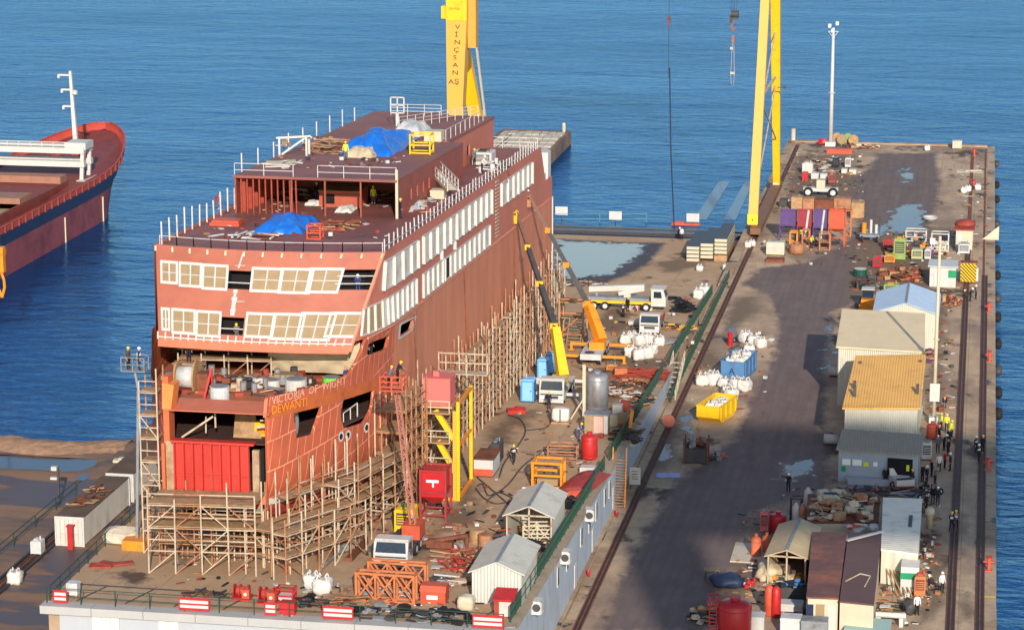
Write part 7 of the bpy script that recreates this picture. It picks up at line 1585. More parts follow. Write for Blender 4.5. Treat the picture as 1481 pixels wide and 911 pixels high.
def sil(px, py, lb):
 p = G(px, py, -1.5); t = thing('sign', lb, 'sign', V((p.x, p.y, -2)), 0, 'white boards along the slip end'); part(MB().box(-.9, .9, 0, .08, .5, 1.7), 'board', M_white, t); part(MB().bar((0, .15, -1), (0, .15, 1.7), .12), 'post', M_dgrey, t)
sil(812, 311, 'white board on the water fence nearest the ferry stern'); sil(890, 318, 'white board in the middle of the water fence'); sil(1002, 321, 'white board at the start of the submerged tracks')
fence('water_fence', 'thin greenish net fence standing in the water off the slip end', [tuple(G(800, 322, -2)+V((0, 0, -.3))), tuple(G(935, 322, -2)+V((0, 0, -.3)))], 1.6, 6., K('net_green', (70, 130, 140), .6, .1), (.55, 1.), .05)
def gb(pl, pr, pt, pb, dep): return bx(pl, pr, pt, pb, dep, G)
def roofed(label, cor, zf_, zb_, wall, roof, name='building', cat='building', side=None, ov=.25, group=None, wall_front=None):
 tl, tr, br, bl = G(*cor[0], zb_), G(*cor[1], zb_), G(*cor[2], zf_), G(*cor[3], zf_); c = (bl+br)/2
 t = thing(name, label, cat, V((c.x, c.y, 0)), 0, group); up = V((0, 0, .14))
 m = MB(); vs = [bl, br, tr, tl]; m.add([v for v in vs]+[v+up for v in vs], [(3, 2, 1, 0), (4, 5, 6, 7), (0, 1, 5, 4), (1, 2, 6, 5), (2, 3, 7, 6), (3, 0, 4, 7)]); part(m, 'roof', roof, t, True)
 cc = (bl+br+tr+tl)/4; ins = [v+V((math.copysign(ov, cc.x-v.x), math.copysign(ov, cc.y-v.y), -.01)) for v in vs]
 for i, nm in enumerate(('front_wall', 'side_wall', 'back_wall', 'side_wall')):
  a, b = ins[i], ins[(i+1) % 4]; n = V(((b-a).y, -(b-a).x, 0)).normalized()*-.1
  m = MB(); q = [V((a.x, a.y, 0)), V((b.x, b.y, 0)), b, a]; m.add(q+[v+n for v in q], [(0, 1, 2, 3), (7, 6, 5, 4), (0, 4, 5, 1), (1, 5, 6, 2), (2, 6, 7, 3), (3, 7, 4, 0)])
  part(m, nm, (wall_front or wall) if i == 0 else (side or wall), t, True)
 return t, ins
t, i_ = roofed('large white shed with pale beige roof, furthest of the three flat roofed ones', [(1218, 448), (1338, 455), (1338, 511), (1209, 503)], 6., 6.6, M_corw, M_beirf, side=M_corwy)
t, i_ = roofed('white shed with tan yellow roof in the middle of the three flat roofed ones', [(1237, 516), (1340, 514), (1331, 592), (1218, 592)], 4.7, 6., M_corw, M_tanrf, side=M_corwy)
m = MB()
for x, y in ((1244, 530), (1331, 528), (1236, 558), (1236, 566), (1327, 563)): m.cbox(G(x, y, 5.6)+V((0, 0, -.1)), (.3, .3, 1.2))
part(m, 'roof_vent', M_dgrey, t, True)
t, i_ = roofed('grey office hut with notices on its shaded front, nearest of the shed row', [(1218, 622), (1336, 630), (1332, 660), (1209, 651)], 2.95, 3.6, M_cabin, M_greyrf, 'office_hut', 'hut', M_cabin)
def facade(t, i_, pl, pr, pt, pb, mt, nm, d=.04, z0=None):
 a, b = i_[0], i_[1]; y = (a.y+b.y)/2
 for _ in range(6): x = Yp((pl+pr)/2, pt, y).x; y = a.y+(b.y-a.y)*(x-a.x)/(b.x-a.x)
 p, q = Yp(pl, pt, y), Yp(pr, pb, y); k = .5*abs((b.y-a.y)/(b.x-a.x))*(q.x-p.x)
 return part(MB().box(p.x, q.x, y-k-d, y+k-.005, q.z if z0 is None else z0, p.z), nm, mt, t, True)
facade(t, i_, 1284, 1319, 662, 702, M_dark, 'doorway', .03, .05)
for pl, pr, pt, pb, mt in ((1218, 1230, 663, 672, M_band), (1233, 1246, 664, 673, M_band), (1249, 1256, 668, 674, M_hiv), (1263, 1269, 668, 674, M_band), (1217, 1223, 674, 681, M_green2), (1293, 1301, 671, 683, K('notice_pink', (214, 150, 150), .7, .05)), (1303, 1308, 672, 680, M_cream), (1311, 1315, 672, 681, M_hiv)): facade(t, i_, pl, pr, pt, pb, mt, 'notice', .07)
p = G(1256, 702); one(MB().box(-1.9, 1.9, -.3, .3, 0, .55).box(-2., 2., -.36, .36, .55, .62), 'bench', M_cabin, 'long grey bench along the office hut front', 'bench', p+V((0, .4, 0)))
p = G(1318, 505); q = V((-7., 289, 0)); t = gable_shed('bluish white gabled shed behind the beige roofed shed', q, 6.8, 10.5, 3.9, 1.1, 0, M_corwy, M_corw, M_corb, name='gabled_shed')
q = G(1297, 706); t = thing('pickup', 'white pickup parked before the doorway of the grey office hut', 'pickup', q+V((-.2, 1.5, 0)), rad(205))
for y in (-1.4, 1.5):
 for s in (-1, 1): wheel(t, (s*.8, y, .36), .36, .24)
m = MB(); m.extr([(-2.4, .4), (-2.42, .85), (-1.2, 1.05), (-.75, 1.62), (.6, 1.66), (.75, 1.05), (2.4, 1.0), (2.4, .4)], 'x', -.85, .85); part(m, 'body', M_white, t); m = MB(); m.quad((-.75, -1.2, 1.1), (.75, -1.2, 1.1), (.7, -.8, 1.6), (-.7, -.8, 1.6)); part(m, 'windscreen', M_glass, t)
for s in (-1, 1): part(MB().add([(s*.865, -1.05, 1.08), (s*.865, .6, 1.08), (s*.865, .5, 1.55), (s*.865, -.72, 1.55)], [(0, 1, 2, 3)]), 'side_window', M_glass, t); part(MB().box(s*.6-.15, s*.6+.15, -2.46, -2.42, .6, .8), 'headlight', M_band, t)
part(MB().box(-.75, .75, .9, 2.3, 1.005, 1.02), 'load_bed', M_dgrey, t)
PPL = [(1366, 590, 'bend', 'navy', 'navy', 'orange', 0, 'worker in navy bending beside the white sign on the pole'), (1361, 622, 'stand', 'hiv', 'navy', 'yellow', 2, 'worker in yellow vest at the back left of the crowd by the rusty tank'), (1369, 624, 'stand', 'hiv', 'black', 'yellow', 3, 'worker in yellow vest at the back right of the crowd'), (1376, 633, 'stand', 'hiv', 'navy', 'yellow', 1, 'worker in yellow vest standing nearest the crane rail in the crowd'),
 (1358, 640, 'stand', 'black', 'black', 'orange', 2, 'worker in black beside the rusty red tank'), (1372, 645, 'stand', 'black', 'navy', 'yellow', .5, 'worker in black with yellow helmet below the yellow vests'), (1365, 652, 'work', 'navy', 'black', 'white', 1, 'worker with white helmet in the middle of the crowd'), (1371, 660, 'stand', 'black', 'black', None, 4, 'bareheaded person in black with pale bag in the crowd'), (1356, 655, 'stand', 'grey', 'black', 'white', .2, 'worker in grey left of the middle of the crowd'),
 (1366, 678, 'stand', 'red', 'black', None, 2, 'person in red jacket in the crowd before the office hut'), (1374, 681, 'stand', 'navy', 'black', 'white', 5, 'worker in navy right of the person in red'), (1358, 682, 'stand', 'white', 'black', None, 3, 'person with pale top left of the person in red'), (1347, 690, 'stand', 'black', 'black', 'red', 2, 'worker with red helmet near the corner of the office hut'), (1340, 700, 'stand', 'black', 'navy', 'white', 1, 'worker with white helmet at the corner of the office hut'), (1352, 700, 'work', 'grey', 'black', None, 1, 'person in grey leaning near the motorbikes'), (1334, 697, 'stand', 'navy', 'black', None, 4, 'bareheaded person in navy against the side of the office hut'),
 (1349, 729, 'stand', 'black', 'navy', 'red', .3, 'worker with red helmet at the front of the crowd'), (1356, 731, 'stand', 'navy', 'navy', 'white', .2, 'worker with white helmet at the front of the crowd'), (1411, 656, 'stand', 'black', 'navy', 'white', 1, 'worker with white helmet and reflective bands left between the rails'), (1421, 655, 'stand', 'navy', 'black', 'yellow', 2.6, 'worker with yellow helmet on the right crane rail'), (1415, 668, 'walk', 'black', 'black', 'white', .5, 'worker with white helmet walking nearest between the rails'),
 (1376, 768, 'walk', 'navy', 'black', 'yellow', 2.9, 'left one of two workers with yellow helmets walking in sun by the rail'), (1382, 766, 'walk', 'grey', 'navy', 'yellow', 3., 'right one of two workers with yellow helmets walking in sun by the rail'), (1343, 861, 'stand', 'black', 'brown', 'white', 1.3, 'worker in black beside the orange generator'), (1362, 857, 'stand', 'white', 'black', 'white', .6, 'person in white top standing alone on the quay near the bottom'), (1326, 889, 'stand', 'white', 'black', None, .2, 'person in white near the tarpaulin heap at the bottom'),
 (1140, 711, 'point', 'black', 'black', 'white', .1, 'worker with white helmet stretching an arm, alone on the shaded road'), (1280, 702, 'stand', 'black', 'black', None, 0, 'person in black against the front of the office hut'), (1319, 705, 'stand', 'navy', 'black', 'yellow', 1, 'worker with yellow helmet right of the white pickup'), (1324, 700, 'stand', 'black', 'black', 'yellow', 2, 'worker with yellow helmet in the office hut doorway'),
 (1403, 436, 'work', 'black', 'navy', 'white', 1, 'worker with white helmet left of two at the far right rail'), (1411, 433, 'stand', 'grey', 'navy', 'white', 2, 'worker in grey right of two at the far right rail'), (1159, 348, 'stand', 'hiv', 'navy', 'orange', .3, 'worker in yellow vest in front of the purple hopper'), (1173, 359, 'work', 'hiv', 'black', 'yellow', .5, 'worker in yellow vest in front of the orange hopper legs'), (1339, 741, 'stand', 'black', 'black', None, 1, 'bareheaded person in black in the shade beside the cream container')]
for x, y, ps, a, b_, h, r, lb in PPL:
 person(G(x, y), lb, ps, a, b_, h, r, 'reflective' in lb or ps == 'walk')
mast('tall white light mast at the far end of the pier', G(1201, 211), 19.2, .38, .2, M_white, [(-.6, .3), (.6, .7), (-.1, -.5)]); t = mast('slim white light mast beside the sheds with a white sign on it', G(1350, 612), 18.8, .2, .14, M_cream, [(-.7, -.5)])
part(MB().box(-.45, .5, -.32, -.24, 2.3, 4.1), 'sign_plate', M_white, t)
for i, py in enumerate((232, 262, 283, 318, 355, 392, 425, 452, 490, 528, 560, 590)):
 p = G(1440, py); dup_src = globals().get('FND')
 m = MB(); m.cyl((0, -1., -.55), (0, 1., -.55), .42, 12); t = one(m, 'fender', M_black if i % 3 else M_dgrey, ['black rubber fender on the right pier edge, number %s from the far corner' % n for n in ('one', 'two', 'three', 'four', 'five', 'six', 'seven', 'eight', 'nine', 'ten', 'eleven', 'twelve')][i], 'fender', V((3.2, p.y, 0)), 0, 'fenders along the pier edge', True)
 if i % 3 == 0: t['label'] = t['label'].replace('black rubber', 'worn grey')
for i, (x, y, lb) in enumerate(((1408, 272, 'second red hydrant from the far pier end, beside white sacks'), (1409, 226, 'red hydrant nearest the far pier end'), (1430, 452, 'red hydrant on the pier edge beyond the sheds'), (1431, 523, 'red hydrant on the pier edge level with the tan roof'), (1429, 680, 'red hydrant on the pier edge in the shadow band'), (1430, 825, 'red hydrant on the pier edge nearest the camera'))):
 t = thing('hydrant', lb, 'hydrant', G(x, y), 0, 'red hydrants along the pier edge'); part(MB().cyl((0, 0, 0), (0, 0, 1.1), .14, 10), 'riser', M_orr, t); part(MB().cyl((-.45, 0, .75), (.45, 0, .75), .1, 8).cyl((0, 0, 1.1), (0, 0, 1.25), .22, 10), 'valve', M_redp, t); part(MB().box(-.3, .3, -.3, .3, 0, .08), 'base', M_orr, t)
m = MB(); m.box(1.9, 2.85, 203.9, 204.2, .014, .018); struct(m, 'painted_line', M_yel2)
p = G(1030, 613); skip('yellow tapered skip half full of white bags on the pier', p+V((.2, 2.6, 0)), 2.35, 5.4, 1.75, M_yel2, rad(-14), .9); o = p+V((.3, 3.2, 0))
for i, (x, y) in enumerate(((-.5, -1.), (.35, -.8), (-.3, .1), (.5, .4), (-.1, 1.2))): big_bag(o+V((x+y*.25, y, .85)), 'white bag inside the yellow skip, '+('nearest left', 'nearest right', 'middle left', 'middle right', 'furthest')[i], .85, 120+i, 'bags in the yellow skip', i)
p = G(1058, 552); t = skip('blue open container piled with white bags on the pier', p+V((.5, 2.9, 0)), 2.5, 5.6, 2.1, M_bluec, rad(-9), .1); letter_m = MB(); letter(letter_m, 'A', 1., (-.4, -2.83, .75), (1, 0, 0), (0, 0, 1)); part(letter_m, 'painted_mark', M_navy, t); o = p+V((.6, 3., 1.35))
for i, (x, y) in enumerate(((-.7, -1.6), (.4, -1.5), (-.3, -.5), (.6, -.3), (-.6, .6), (.4, .9), (-.2, 1.8))): big_bag(o+V((x+y*.15, y, .1*(i % 3))), 'white bag heaped in the blue container, '+('front left', 'front right', 'second row left', 'second row right', 'third row left', 'third row right', 'at the back')[i], .95, 130+i, 'bags in the blue container', i)
for i, (x, y, s, lb) in enumerate(((1016, 557, 1.3, 'white bag between the skip and the blue container, leftmost'), (1032, 556, 1.45, 'big grey white bag against the front of the blue container'), (1046, 560, 1.1, 'white bag at the right corner of the yellow skip, upper'), (1064, 563, 1.3, 'white bag right of the blue container corner'), (1077, 565, 1.35, 'white bag furthest right beside the skip'), (1052, 572, 1.2, 'white bag leaning on the yellow skip'), (1058, 578, 1.3, 'white bag nearest the camera beside the yellow skip'), (1083, 512, 1.2, 'white bag spilled at the right of the blue container'), (1078, 495, 1.3, 'white bag behind the blue container, left'), (1090, 500, 1.35, 'white bag behind the blue container, middle'), (1100, 503, 1.2, 'white bag behind the blue container, right'))):
 big_bag(G(x, y), lb, s, 140+i, 'white bags on the pier', i*.7)
pile('loose white sheets and rubble right of the blue container', G(1096, 498)+V((0, .8, 0)), 3.2, 2.2, .4, [M_white, M_wgrey, M_concp], 26, 141, 0, 'rubble_pile', 'rubble', .4, 1., .4, 'ps'); one(MB().cyl((0, 0, 0), (0, 0, 1.5), .28, 12).cyl((0, 0, 1.5), (0, 0, 1.62), .2, 10), 'gas_bottle', M_redv, 'single red gas bottle behind the blue container', 'gas bottle', G(1056, 500))
b0, w_, d_, h_ = gb(988, 1022, 626, 671, 2.2); t = thing('scrap_cage', 'dark steel cage full of engine scrap in the shade', 'cage', b0, .05); part(MB().box(-w_/2, w_/2, -1.1, 1.1, .1, h_*.6), 'bin', M_dgrey, t); m = MB()
for x in (-w_/2, w_/2):
 for y in (-1.1, 1.1): m.bar((x, y, 0), (x, y, h_*.95), .14)
part(m, 'frame', M_rust, t); pile('engine scrap piled in the dark steel cage', b0+V((0, 0, h_*.6)), w_*.95, 2., .5, [M_dgrey, M_grey, M_rust], 26, 142, 0, 'scrap_pile', 'scrap pile', .4, .9, .5, 'xcp'); pile('scrap strewn right of the dark steel cage', G(1034, 662), 1.8, 2.6, .5, [M_dgrey, M_orr, M_grey], 22, 143, 0, 'scrap_pile', 'scrap pile', .4, .9, .5, 'xpt')
m = MB().grid(lambda u, v: V(((u-.5)*2.2, (v-.5)*1.5, .03+.22*abs(noise.noise(V((u*4, v*3, 8)))))), 14, 10); one(m, 'plastic_sheet', K('sheet_lilac', (160, 168, 206), .6, .1), 'pale lilac plastic sheet crumpled on the shaded pier', 'sheet', G(966, 688), .2, None, True)
for x, y, lb in ((1208, 544, 'white round drum against the left wall of the tan roofed shed'), (1202, 642, 'white round drum left of the grey office hut')): 
 t = thing('water_drum', lb, 'drum', G(x, y)); part(MB().cyl((-.7, 0, .5), (.7, 0, .5), .48, 16), 'body', M_white, t, False, True); part(MB().box(-.5, .5, -.4, .4, 0, .12), 'cradle', M_dgrey, t)
for i, (pl, pr, mt, lb) in enumerate(((1127, 1151, M_purp, 'purple hopper on legs, leftmost of the row by the gantry'), (1152, 1174, K('hopper_maroon', (144, 46, 58), .6, .15), 'maroon hopper on legs, second in the row'), (1175, 1196, M_purp, 'purple hopper on legs beside the orange one'), (1197, 1221, M_orr, 'orange hopper on legs, rightmost of the row'))):
 b0, w_, d_, h_ = gb(pl, pr, 302, 348+i*3, 2.); t = thing('hopper', lb, 'hopper', b0, 0, 'hoppers in a row'); w2 = w_*.47
 m = MB(); z1, z0, zz = h_, h_*.52, h_*.4; m.add([(-w2, -1, z1), (w2, -1, z1), (w2, 1, z1), (-w2, 1, z1), (-w2, -1, z0), (w2, -1, z0), (w2, 1, z0), (-w2, 1, z0), (-.35, -.35, zz), (.35, -.35, zz), (.35, .35, zz), (-.35, .35, zz)], [(0, 4, 5, 1), (1, 5, 6, 2), (2, 6, 7, 3), (3, 7, 4, 0), (4, 8, 9, 5), (5, 9, 10, 6), (6, 10, 11, 7), (7, 11, 8, 4), (8, 11, 10, 9), (0, 3, 7, 4)]); part(m, 'bin', mt, t)
 for x in (-w2, w2):
  for y in (-.95, .95): part(MB().bar((x*1.02, y, 0), (x, y, z0+.2), .14), 'leg', mt, t)
 m = MB(); m.bar((-w2, -1, z0*.5), (w2, -1, z0*.5), .1); m.bar((-w2, -1.02, z0), (w2, -1.02, z0), .14); part(m, 'stretcher', mt, t)
 if i in (1, 2): part(MB().cyl((.1, -1.2, z0*.3), (.5, -1.1, h_*1.05), .16, 8), 'chute', M_wgrey, t)
for pl, pr, pt, pb, mt, lb in ((1222, 1230, 302, 342, M_orf, 'narrow orange steel frame right of the orange hopper'), (1185, 1200, 335, 362, M_rustp, 'rusty frame below the purple and orange hoppers'), (1142, 1152, 333, 366, M_oran, 'orange frame between the small machines before the hoppers'), (1160, 1170, 330, 356, M_orf, 'thin orange frame below the maroon hopper')):
 b0, w_, d_, h_ = gb(pl, pr, pt, pb, 1.2); frame_rack(lb, b0, w_, d_, h_, mt, 0, (.02, .5), 'frame_rack', 'rack', False, .14)
b0, w_, d_, h_ = gb(1108, 1134, 347, 370, 1.6); machine('white boxy machine before the hoppers with brown plate in front', b0, w_, d_, h_, M_cream, 0, 'machine', 'machine', M_grey, M_wgrey); one(MB().box(-1.2, 1.2, -1., 1., 0, .25).box(-1.1, 1.1, -.9, .9, .25, .4), 'steel_plates', M_rust, 'brown plates in front of the white boxy machine', 'steel plates', G(1121, 378))
t = tank('brown round kettle beside the white boxy machine', G(1152, 367), .95, 1.1, M_rustp, 'kettle', 'kettle', .1, .2)
for pl, pr, pt, pb, mt, lb in ((1127, 1138, 286, 300, M_dgrey, 'grey crate left of the brown lattice crates'), (1144, 1160, 282, 304, M_wood, 'brown lattice crate, left of the pair behind the purple hopper'), (1161, 1177, 284, 304, M_rustp, 'brown lattice crate, right of the pair behind the purple hopper'), (1178, 1205, 286, 304, M_rust, 'rusty low crate behind the maroon hopper'), (1231, 1249, 290, 317, M_wood, 'pale wooden cage right of the hopper row'), (1206, 1230, 284, 303, M_rustp, 'rusty cage behind the orange hopper')):
 b0, w_, d_, h_ = gb(pl, pr, pt, pb, 2.); crate(lb, b0, w_, d_, h_, mt)
b0, w_, d_, h_ = gb(1160, 1175, 234, 252, 1.6); machine('white cubic tank on the far pier, left of the dark machine', b0, w_, d_, h_, M_white, 0, 'water_tank', 'tank', M_white, M_wgrey)
for pl, pr, pt, pb, mt, lb in ((1204, 1213, 227, 243, M_ynav, 'dark navy machine on the far pier'), (1222, 1230, 227, 243, M_white, 'white upright cabinet right of the navy machine'), (1198, 1208, 250, 266, M_rustr, 'rust red box right of the white tyres')):
 b0, w_, d_, h_ = gb(pl, pr, pt, pb, 1.4); machine(lb, b0, w_, d_, h_, mt)
for pl, pr, pt, pb, mt, lb in ((1173, 1184, 249, 260, M_white, 'white box below the cubic tank'), (1160, 1168, 248, 262, M_redp, 'red box below the cubic tank'), (1186, 1196, 250, 262, M_wgrey, 'grey box between the white box and the rust red box'), (1217, 1225, 243, 252, M_white, 'white box below the white upright cabinet'), (1228, 1238, 244, 253, M_white, 'white slab right of the far white boxes')):
 b0, w_, d_, h_ = gb(pl, pr, pt, pb, 1.2); crate(lb, b0, w_, d_, h_, mt)
t = thing('trailer', 'white trailer with large tyres behind the brown lattice crates', 'trailer', G(1188, 284)); part(MB().box(-2.6, 2.4, -.8, .8, .8, 1.3), 'deck', M_white, t); part(MB().box(-.7, .5, -.9, .9, 1.3, 2.5), 'tank', M_cream, t)
for x in (-1.9, 1.7): wheel(t, (x, -.9, .72), .72, .4, 'y'); wheel(t, (x, .9, .72), .72, .4, 'y')
pile('low timber and white panels along the left of the far pier', G(1190, 240)+V((0, 0, 0)), 5.2, 16, .5, [M_white, M_wood, M_rust, M_steel], 60, 150, 0, 'plank_pile', 'plank pile', .6, 1.8, .2, 'pb'); one(MB().box(-2., 2., -.5, .5, 0, .6).box(-2.1, 2.1, -.6, .6, .6, .75), 'boat_hull', M_orr, 'orange red long box at the foot of the far light mast', 'box', G(1214, 222))
m = MB().blob((0, 0, .5), (1.6, 1., 1.2), 77, .4, 2); one(m, 'rope_heap', M_redv, 'red heap of rope left of the far light mast', 'rope heap', G(1190, 210))
for i, (x, y, mt) in enumerate(((1210, 207, M_wood), (1217, 209, M_ply), (1226, 208, M_green), (1234, 210, M_wood))):
 t = thing('cable_drum', ['brown cable drum right of the far mast, first of four', 'plywood cable drum right of the far mast, second of four', 'greenish cable drum right of the far mast', 'brown cable drum right of the greenish one'][i], 'cable drum', G(x, y)+V((0, 0, 0)), 0, 'cable drums at the pier end')
 part(MB().cyl((0, .1, .8), (0, .6, .8), .5, 14), 'core', mt, t)
 for yy in (0, .6): part(MB().cyl((0, yy, .8), (0, yy+.1, .8), .8, 18), 'flange', mt, t)
pile('debris strip along the far edge of the pier', G(1250, 213)+V((0, -.5, 0)), 5, 2.4, .5, [M_wood, M_rust, M_concp], 34, 151, 0, 'debris_pile', 'debris', .5, 1.4, .3, 'pbs'); crate('pale concrete box on the far edge of the pier', G(1384, 216)+V((0, .8, 0)), 1.5, 1.2, 1.3, M_concp)
for i, (x, y) in enumerate(((1394, 279), (1400, 277), (1341, 218), (1414, 275))): big_bag(G(x, y), ('white sack on the far pier, left by the red hydrant', 'white sack on the far pier, second by the red hydrant', 'small white sack lying on the far dark pavement', 'white sack right of the red hydrant')[i], .9, 160+i, 'white sacks on the far pier')
t = thing('dish', 'white round basin on the wet road near the machines', 'basin', G(1345, 319)); part(MB().lathe([(.5, 0), (.95, .3), (1.05, .55), (.9, .55), (.4, .2)], 18), 'bowl', M_white, t); part(MB().box(-.4, .4, -.4, .4, 0, .02), 'base', M_dgrey, t)
one(MB().cbox((0, 0, .04), (4., 2.4, .06), .05).cbox((.6, .2, .12), (2.6, .2, .1), .4), 'steel_plates', M_concp, 'flat pale plates on the far right of the pier', 'steel plates', G(1402, 248)); m = MB(); m.lathe([(.5, .02), (.62, .1), (.5, .16)], 16); one(m, 'tyre', M_wood, 'old ring lying on the right pier beyond the hut', 'ring', G(1398, 297))
for pl, pr, pt, pb, mt, lb, tp in ((1277, 1291, 344, 361, M_redp, 'red machine at the left of the machine park, beside the tall green one', M_rustr), (1262, 1275, 370, 388, M_redv, 'bright red pump left of the brown scrap', M_redp), (1279, 1294, 366, 381, M_oran, 'yellow machine in front of the red one', M_green), (1292, 1309, 342, 377, M_green, 'tall light green machine in the machine park', M_oran), (1318, 1334, 358, 376, K('panel_olive', (176, 178, 130), .6, .15), 'pale olive machine with dark dials', M_grey), (1337, 1346, 358, 376, M_white, 'white machine left of the purple cabinet'.replace(' left', ' just left'), M_wgrey), (1343, 1350, 359, 374, M_purp, 'small purple cabinet in the machine park', M_white), (1278, 1300, 408, 425, M_green, 'light green machine behind the blue roofed shed', M_oran), (1386, 1402, 350, 368, M_wgrey, 'grey machine before the brown roofed hut', M_grey)):
 b0, w_, d_, h_ = gb(pl, pr, pt, pb, 1.5); machine(lb, b0, w_, d_, h_, mt, 0, 'machine', 'machine', tp, None, 'machines in the machine park')
for pl, pr, pt, pb, mt, lb in ((1310, 1339, 330, 350, M_wgrey, 'pale open frame with an orange motor at the back of the machine park'), (1347, 1371, 334, 364, M_white, 'white open frame with boards in the machine park')):
 b0, w_, d_, h_ = gb(pl, pr, pt, pb, 1.8); frame_rack(lb, b0, w_, d_, h_, mt, 0, (.05, .4), 'frame_rack', 'rack', False, .14); pile('mixed goods loaded in the '+lb.split(' in the')[0].split(' at the')[0], b0+V((0, 0, .1)), w_*.85, 1.4, h_*.5, [M_oran if 'orange' in lb else M_cream, M_dgrey, M_white], 20, 170+pl, 0, 'goods_pile', 'goods', .4, .8, .2, 'xc')
pile('brown scrap machinery heaped before the machine park', G(1303, 404)+V((0, 1.5, 0)), 6.2, 7., 1.3, [M_rust, M_rustp, M_wood, M_rustr], 90, 171, 0, 'scrap_heap', 'scrap heap', .7, 1.8, .5, 'pbxt'); pile('dark scrap machinery at the road side left of the brown heap', G(1250, 415)+V((0, 1., 0)), 2.6, 5., 1.2, [M_dgrey, M_rust, M_black], 50, 172, 0, 'scrap_heap', 'scrap heap', .6, 1.5, .5, 'pbxt')
pile('small parts scattered between the machines', G(1325, 368)+V((0, 2, 0)), 9, 12, .7, [M_dgrey, M_rust, M_wgrey, M_black, M_oran], 110, 173, 0, 'parts_pile', 'parts', .4, 1.1, .4, 'pbxct')
drum('dark green open bin on the road side scrap', G(1244, 400), .85, 1., K('bin_green', (30, 74, 60), .5, .15), 'bin', 'bin', None, M_white)
t = thing('trailer', 'grey yellow utility trailer standing on the dark road', 'trailer', G(1258, 348)); part(MB().box(-1.3, 1.3, -1.3, 1.3, .7, 1.), 'deck', M_grey, t)
for s in (-1, 1): wheel(t, (s*1., -1.2, .42), .42, .25)
part(MB().cyl((-.8, 0, 1), (-.8, 0, 2.4), .3, 10), 'cylinder', M_oran, t); part(MB().cyl((.1, .2, 1), (.1, .2, 2.8), .18, 10), 'cylinder', M_white, t); part(MB().cyl((.8, 0, 1), (.8, 0, 2.2), .2, 10), 'cylinder', M_wgrey, t); m = MB(); m.bar((-1.3, 1.2, 1), (-1.3, 1.2, 2.8), .1); m.bar((1.2, 1.2, 1), (1.2, 1.2, 2.8), .1); m.bar((-1.3, 1.2, 2.8), (1.2, 1.2, 2.8), .1); part(m, 'hoop', M_dgrey, t)
t = thing('loader', 'yellow orange loader with white topped cab left of the blue roofed shed', 'loader', G(1254, 450)+V((0, 1.6, 0)))
for y in (-.9, 1.1):
 for s in (-1, 1): wheel(t, (s*.8, y, .5), .5, .4)
part(MB().box(-.75, .75, -1.5, 1.8, .5, 1.3), 'body', M_oran, t); part(MB().box(-.65, .65, -.5, .9, 1.3, 2.3), 'cab', M_glass, t); part(MB().box(-.75, .75, -.6, 1., 2.3, 2.4), 'cab_roof', M_white, t); part(MB().box(-.95, .95, -2.1, -1.5, .2, .8), 'bucket', M_oran, t)
t, i_ = roofed('cream hut with dome of red brown tiles near the right rails', [(1383, 320), (1411, 320), (1410, 334), (1380, 333)], 2.6, 2.6, M_cream, M_rustr, 'hut', 'hut'); p = (i_[0]+i_[2])/2; part(MB().lathe([(1.4, .15), (1.2, .5), (.7, .8), (.1, .9)], 14, V((p.x, p.y, 2.6))), 'roof_dome', M_rustr, t, True, True); part(MB().box(i_[0].x+.2, i_[0].x+.8, i_[0].y-.05, i_[0].y, .1, 2.), 'door', M_wgrey, t, True)
t, i_ = roofed('white cabin with flat pale roof behind the slim light mast', [(1344, 376), (1386, 378), (1386, 388), (1342, 386)], 2.5, 2.5, M_white, M_wgrey, 'cabin', 'cabin'); facade(t, i_, 1372, 1383, 391, 402, M_green2, 'window'); facade(t, i_, 1351, 1361, 392, 412, M_wgrey, 'door', .04, .05)
p = G(1400, 411); t = thing('warning_board', 'yellow and black diagonal striped board by the right rails', 'sign', p); part(MB().box(-.95, .95, 0, .1, .3, 2.6), 'board', M_yel2, t); m = MB()
for i in range(-5, 6):
 a = [(-.95, .3+.42*i+1.9*.0), (.95, .3+.42*i+1.9)]
 def clip(x0, z0, x1, z1):
  pts = []
  for k in range(41):
   x = x0+(x1-x0)*k/40; z = z0+(z1-z0)*k/40
   if .32 <= z <= 2.56: pts.append((x, z))
  return pts
 c_ = clip(.95, .3+.42*i, -.95, .3+.42*i+1.9)
 if len(c_) > 1: m.bar((c_[0][0], -.008, c_[0][1]), (c_[-1][0], -.008, c_[-1][1]), .012, .13)
part(m, 'stripe', M_black, t); part(MB().box(-1., 1.1, -.1, 1.1, 2.62, 2.75), 'top', M_rust, t); part(MB().box(.96, 1.2, .1, 1., .4, 2.), 'side_panel', M_white, t)
m = MB(); m.add([(-1.2, 0, 0), (1., 0, 0), (1., 0, 1.9), (-1.2, .12, 0), (1., .12, 0), (1., .12, 1.9)], [(0, 1, 2), (5, 4, 3), (0, 3, 4, 1), (1, 4, 5, 2), (2, 5, 3, 0)]); one(m, 'gusset_plate', M_cream, 'cream triangular plate standing on the right pier edge', 'plate', G(1430, 347)+V((.3, 0, .02)))
pile('rusty frames and reels right of the gabled shed', G(1376, 440)+V((0, 1, 0)), 2.6, 5, .8, [M_rust, M_wood, M_rustr], 32, 174, 0, 'scrap_pile', 'scrap pile', .5, 1.2, .5, 'pbtc'); pile('red and brown boards stacked along the wall right of the beige roof', G(1345, 520)+V((0, 1, 0)), 1., 7, .9, [M_rustr, M_wood, M_purp], 40, 175, 0, 'board_pile', 'board pile', .4, .9, .4, 'pb')
tank('rusty red upright tank at the corner of the tan roofed shed', G(1348, 634), .55, 1.2, M_rustr, 'tank', 'tank', .1, .2); machine('grey white upright tank beside the office hut', *[G(1340, 664), .9, .9, 1.7], M_wgrey)
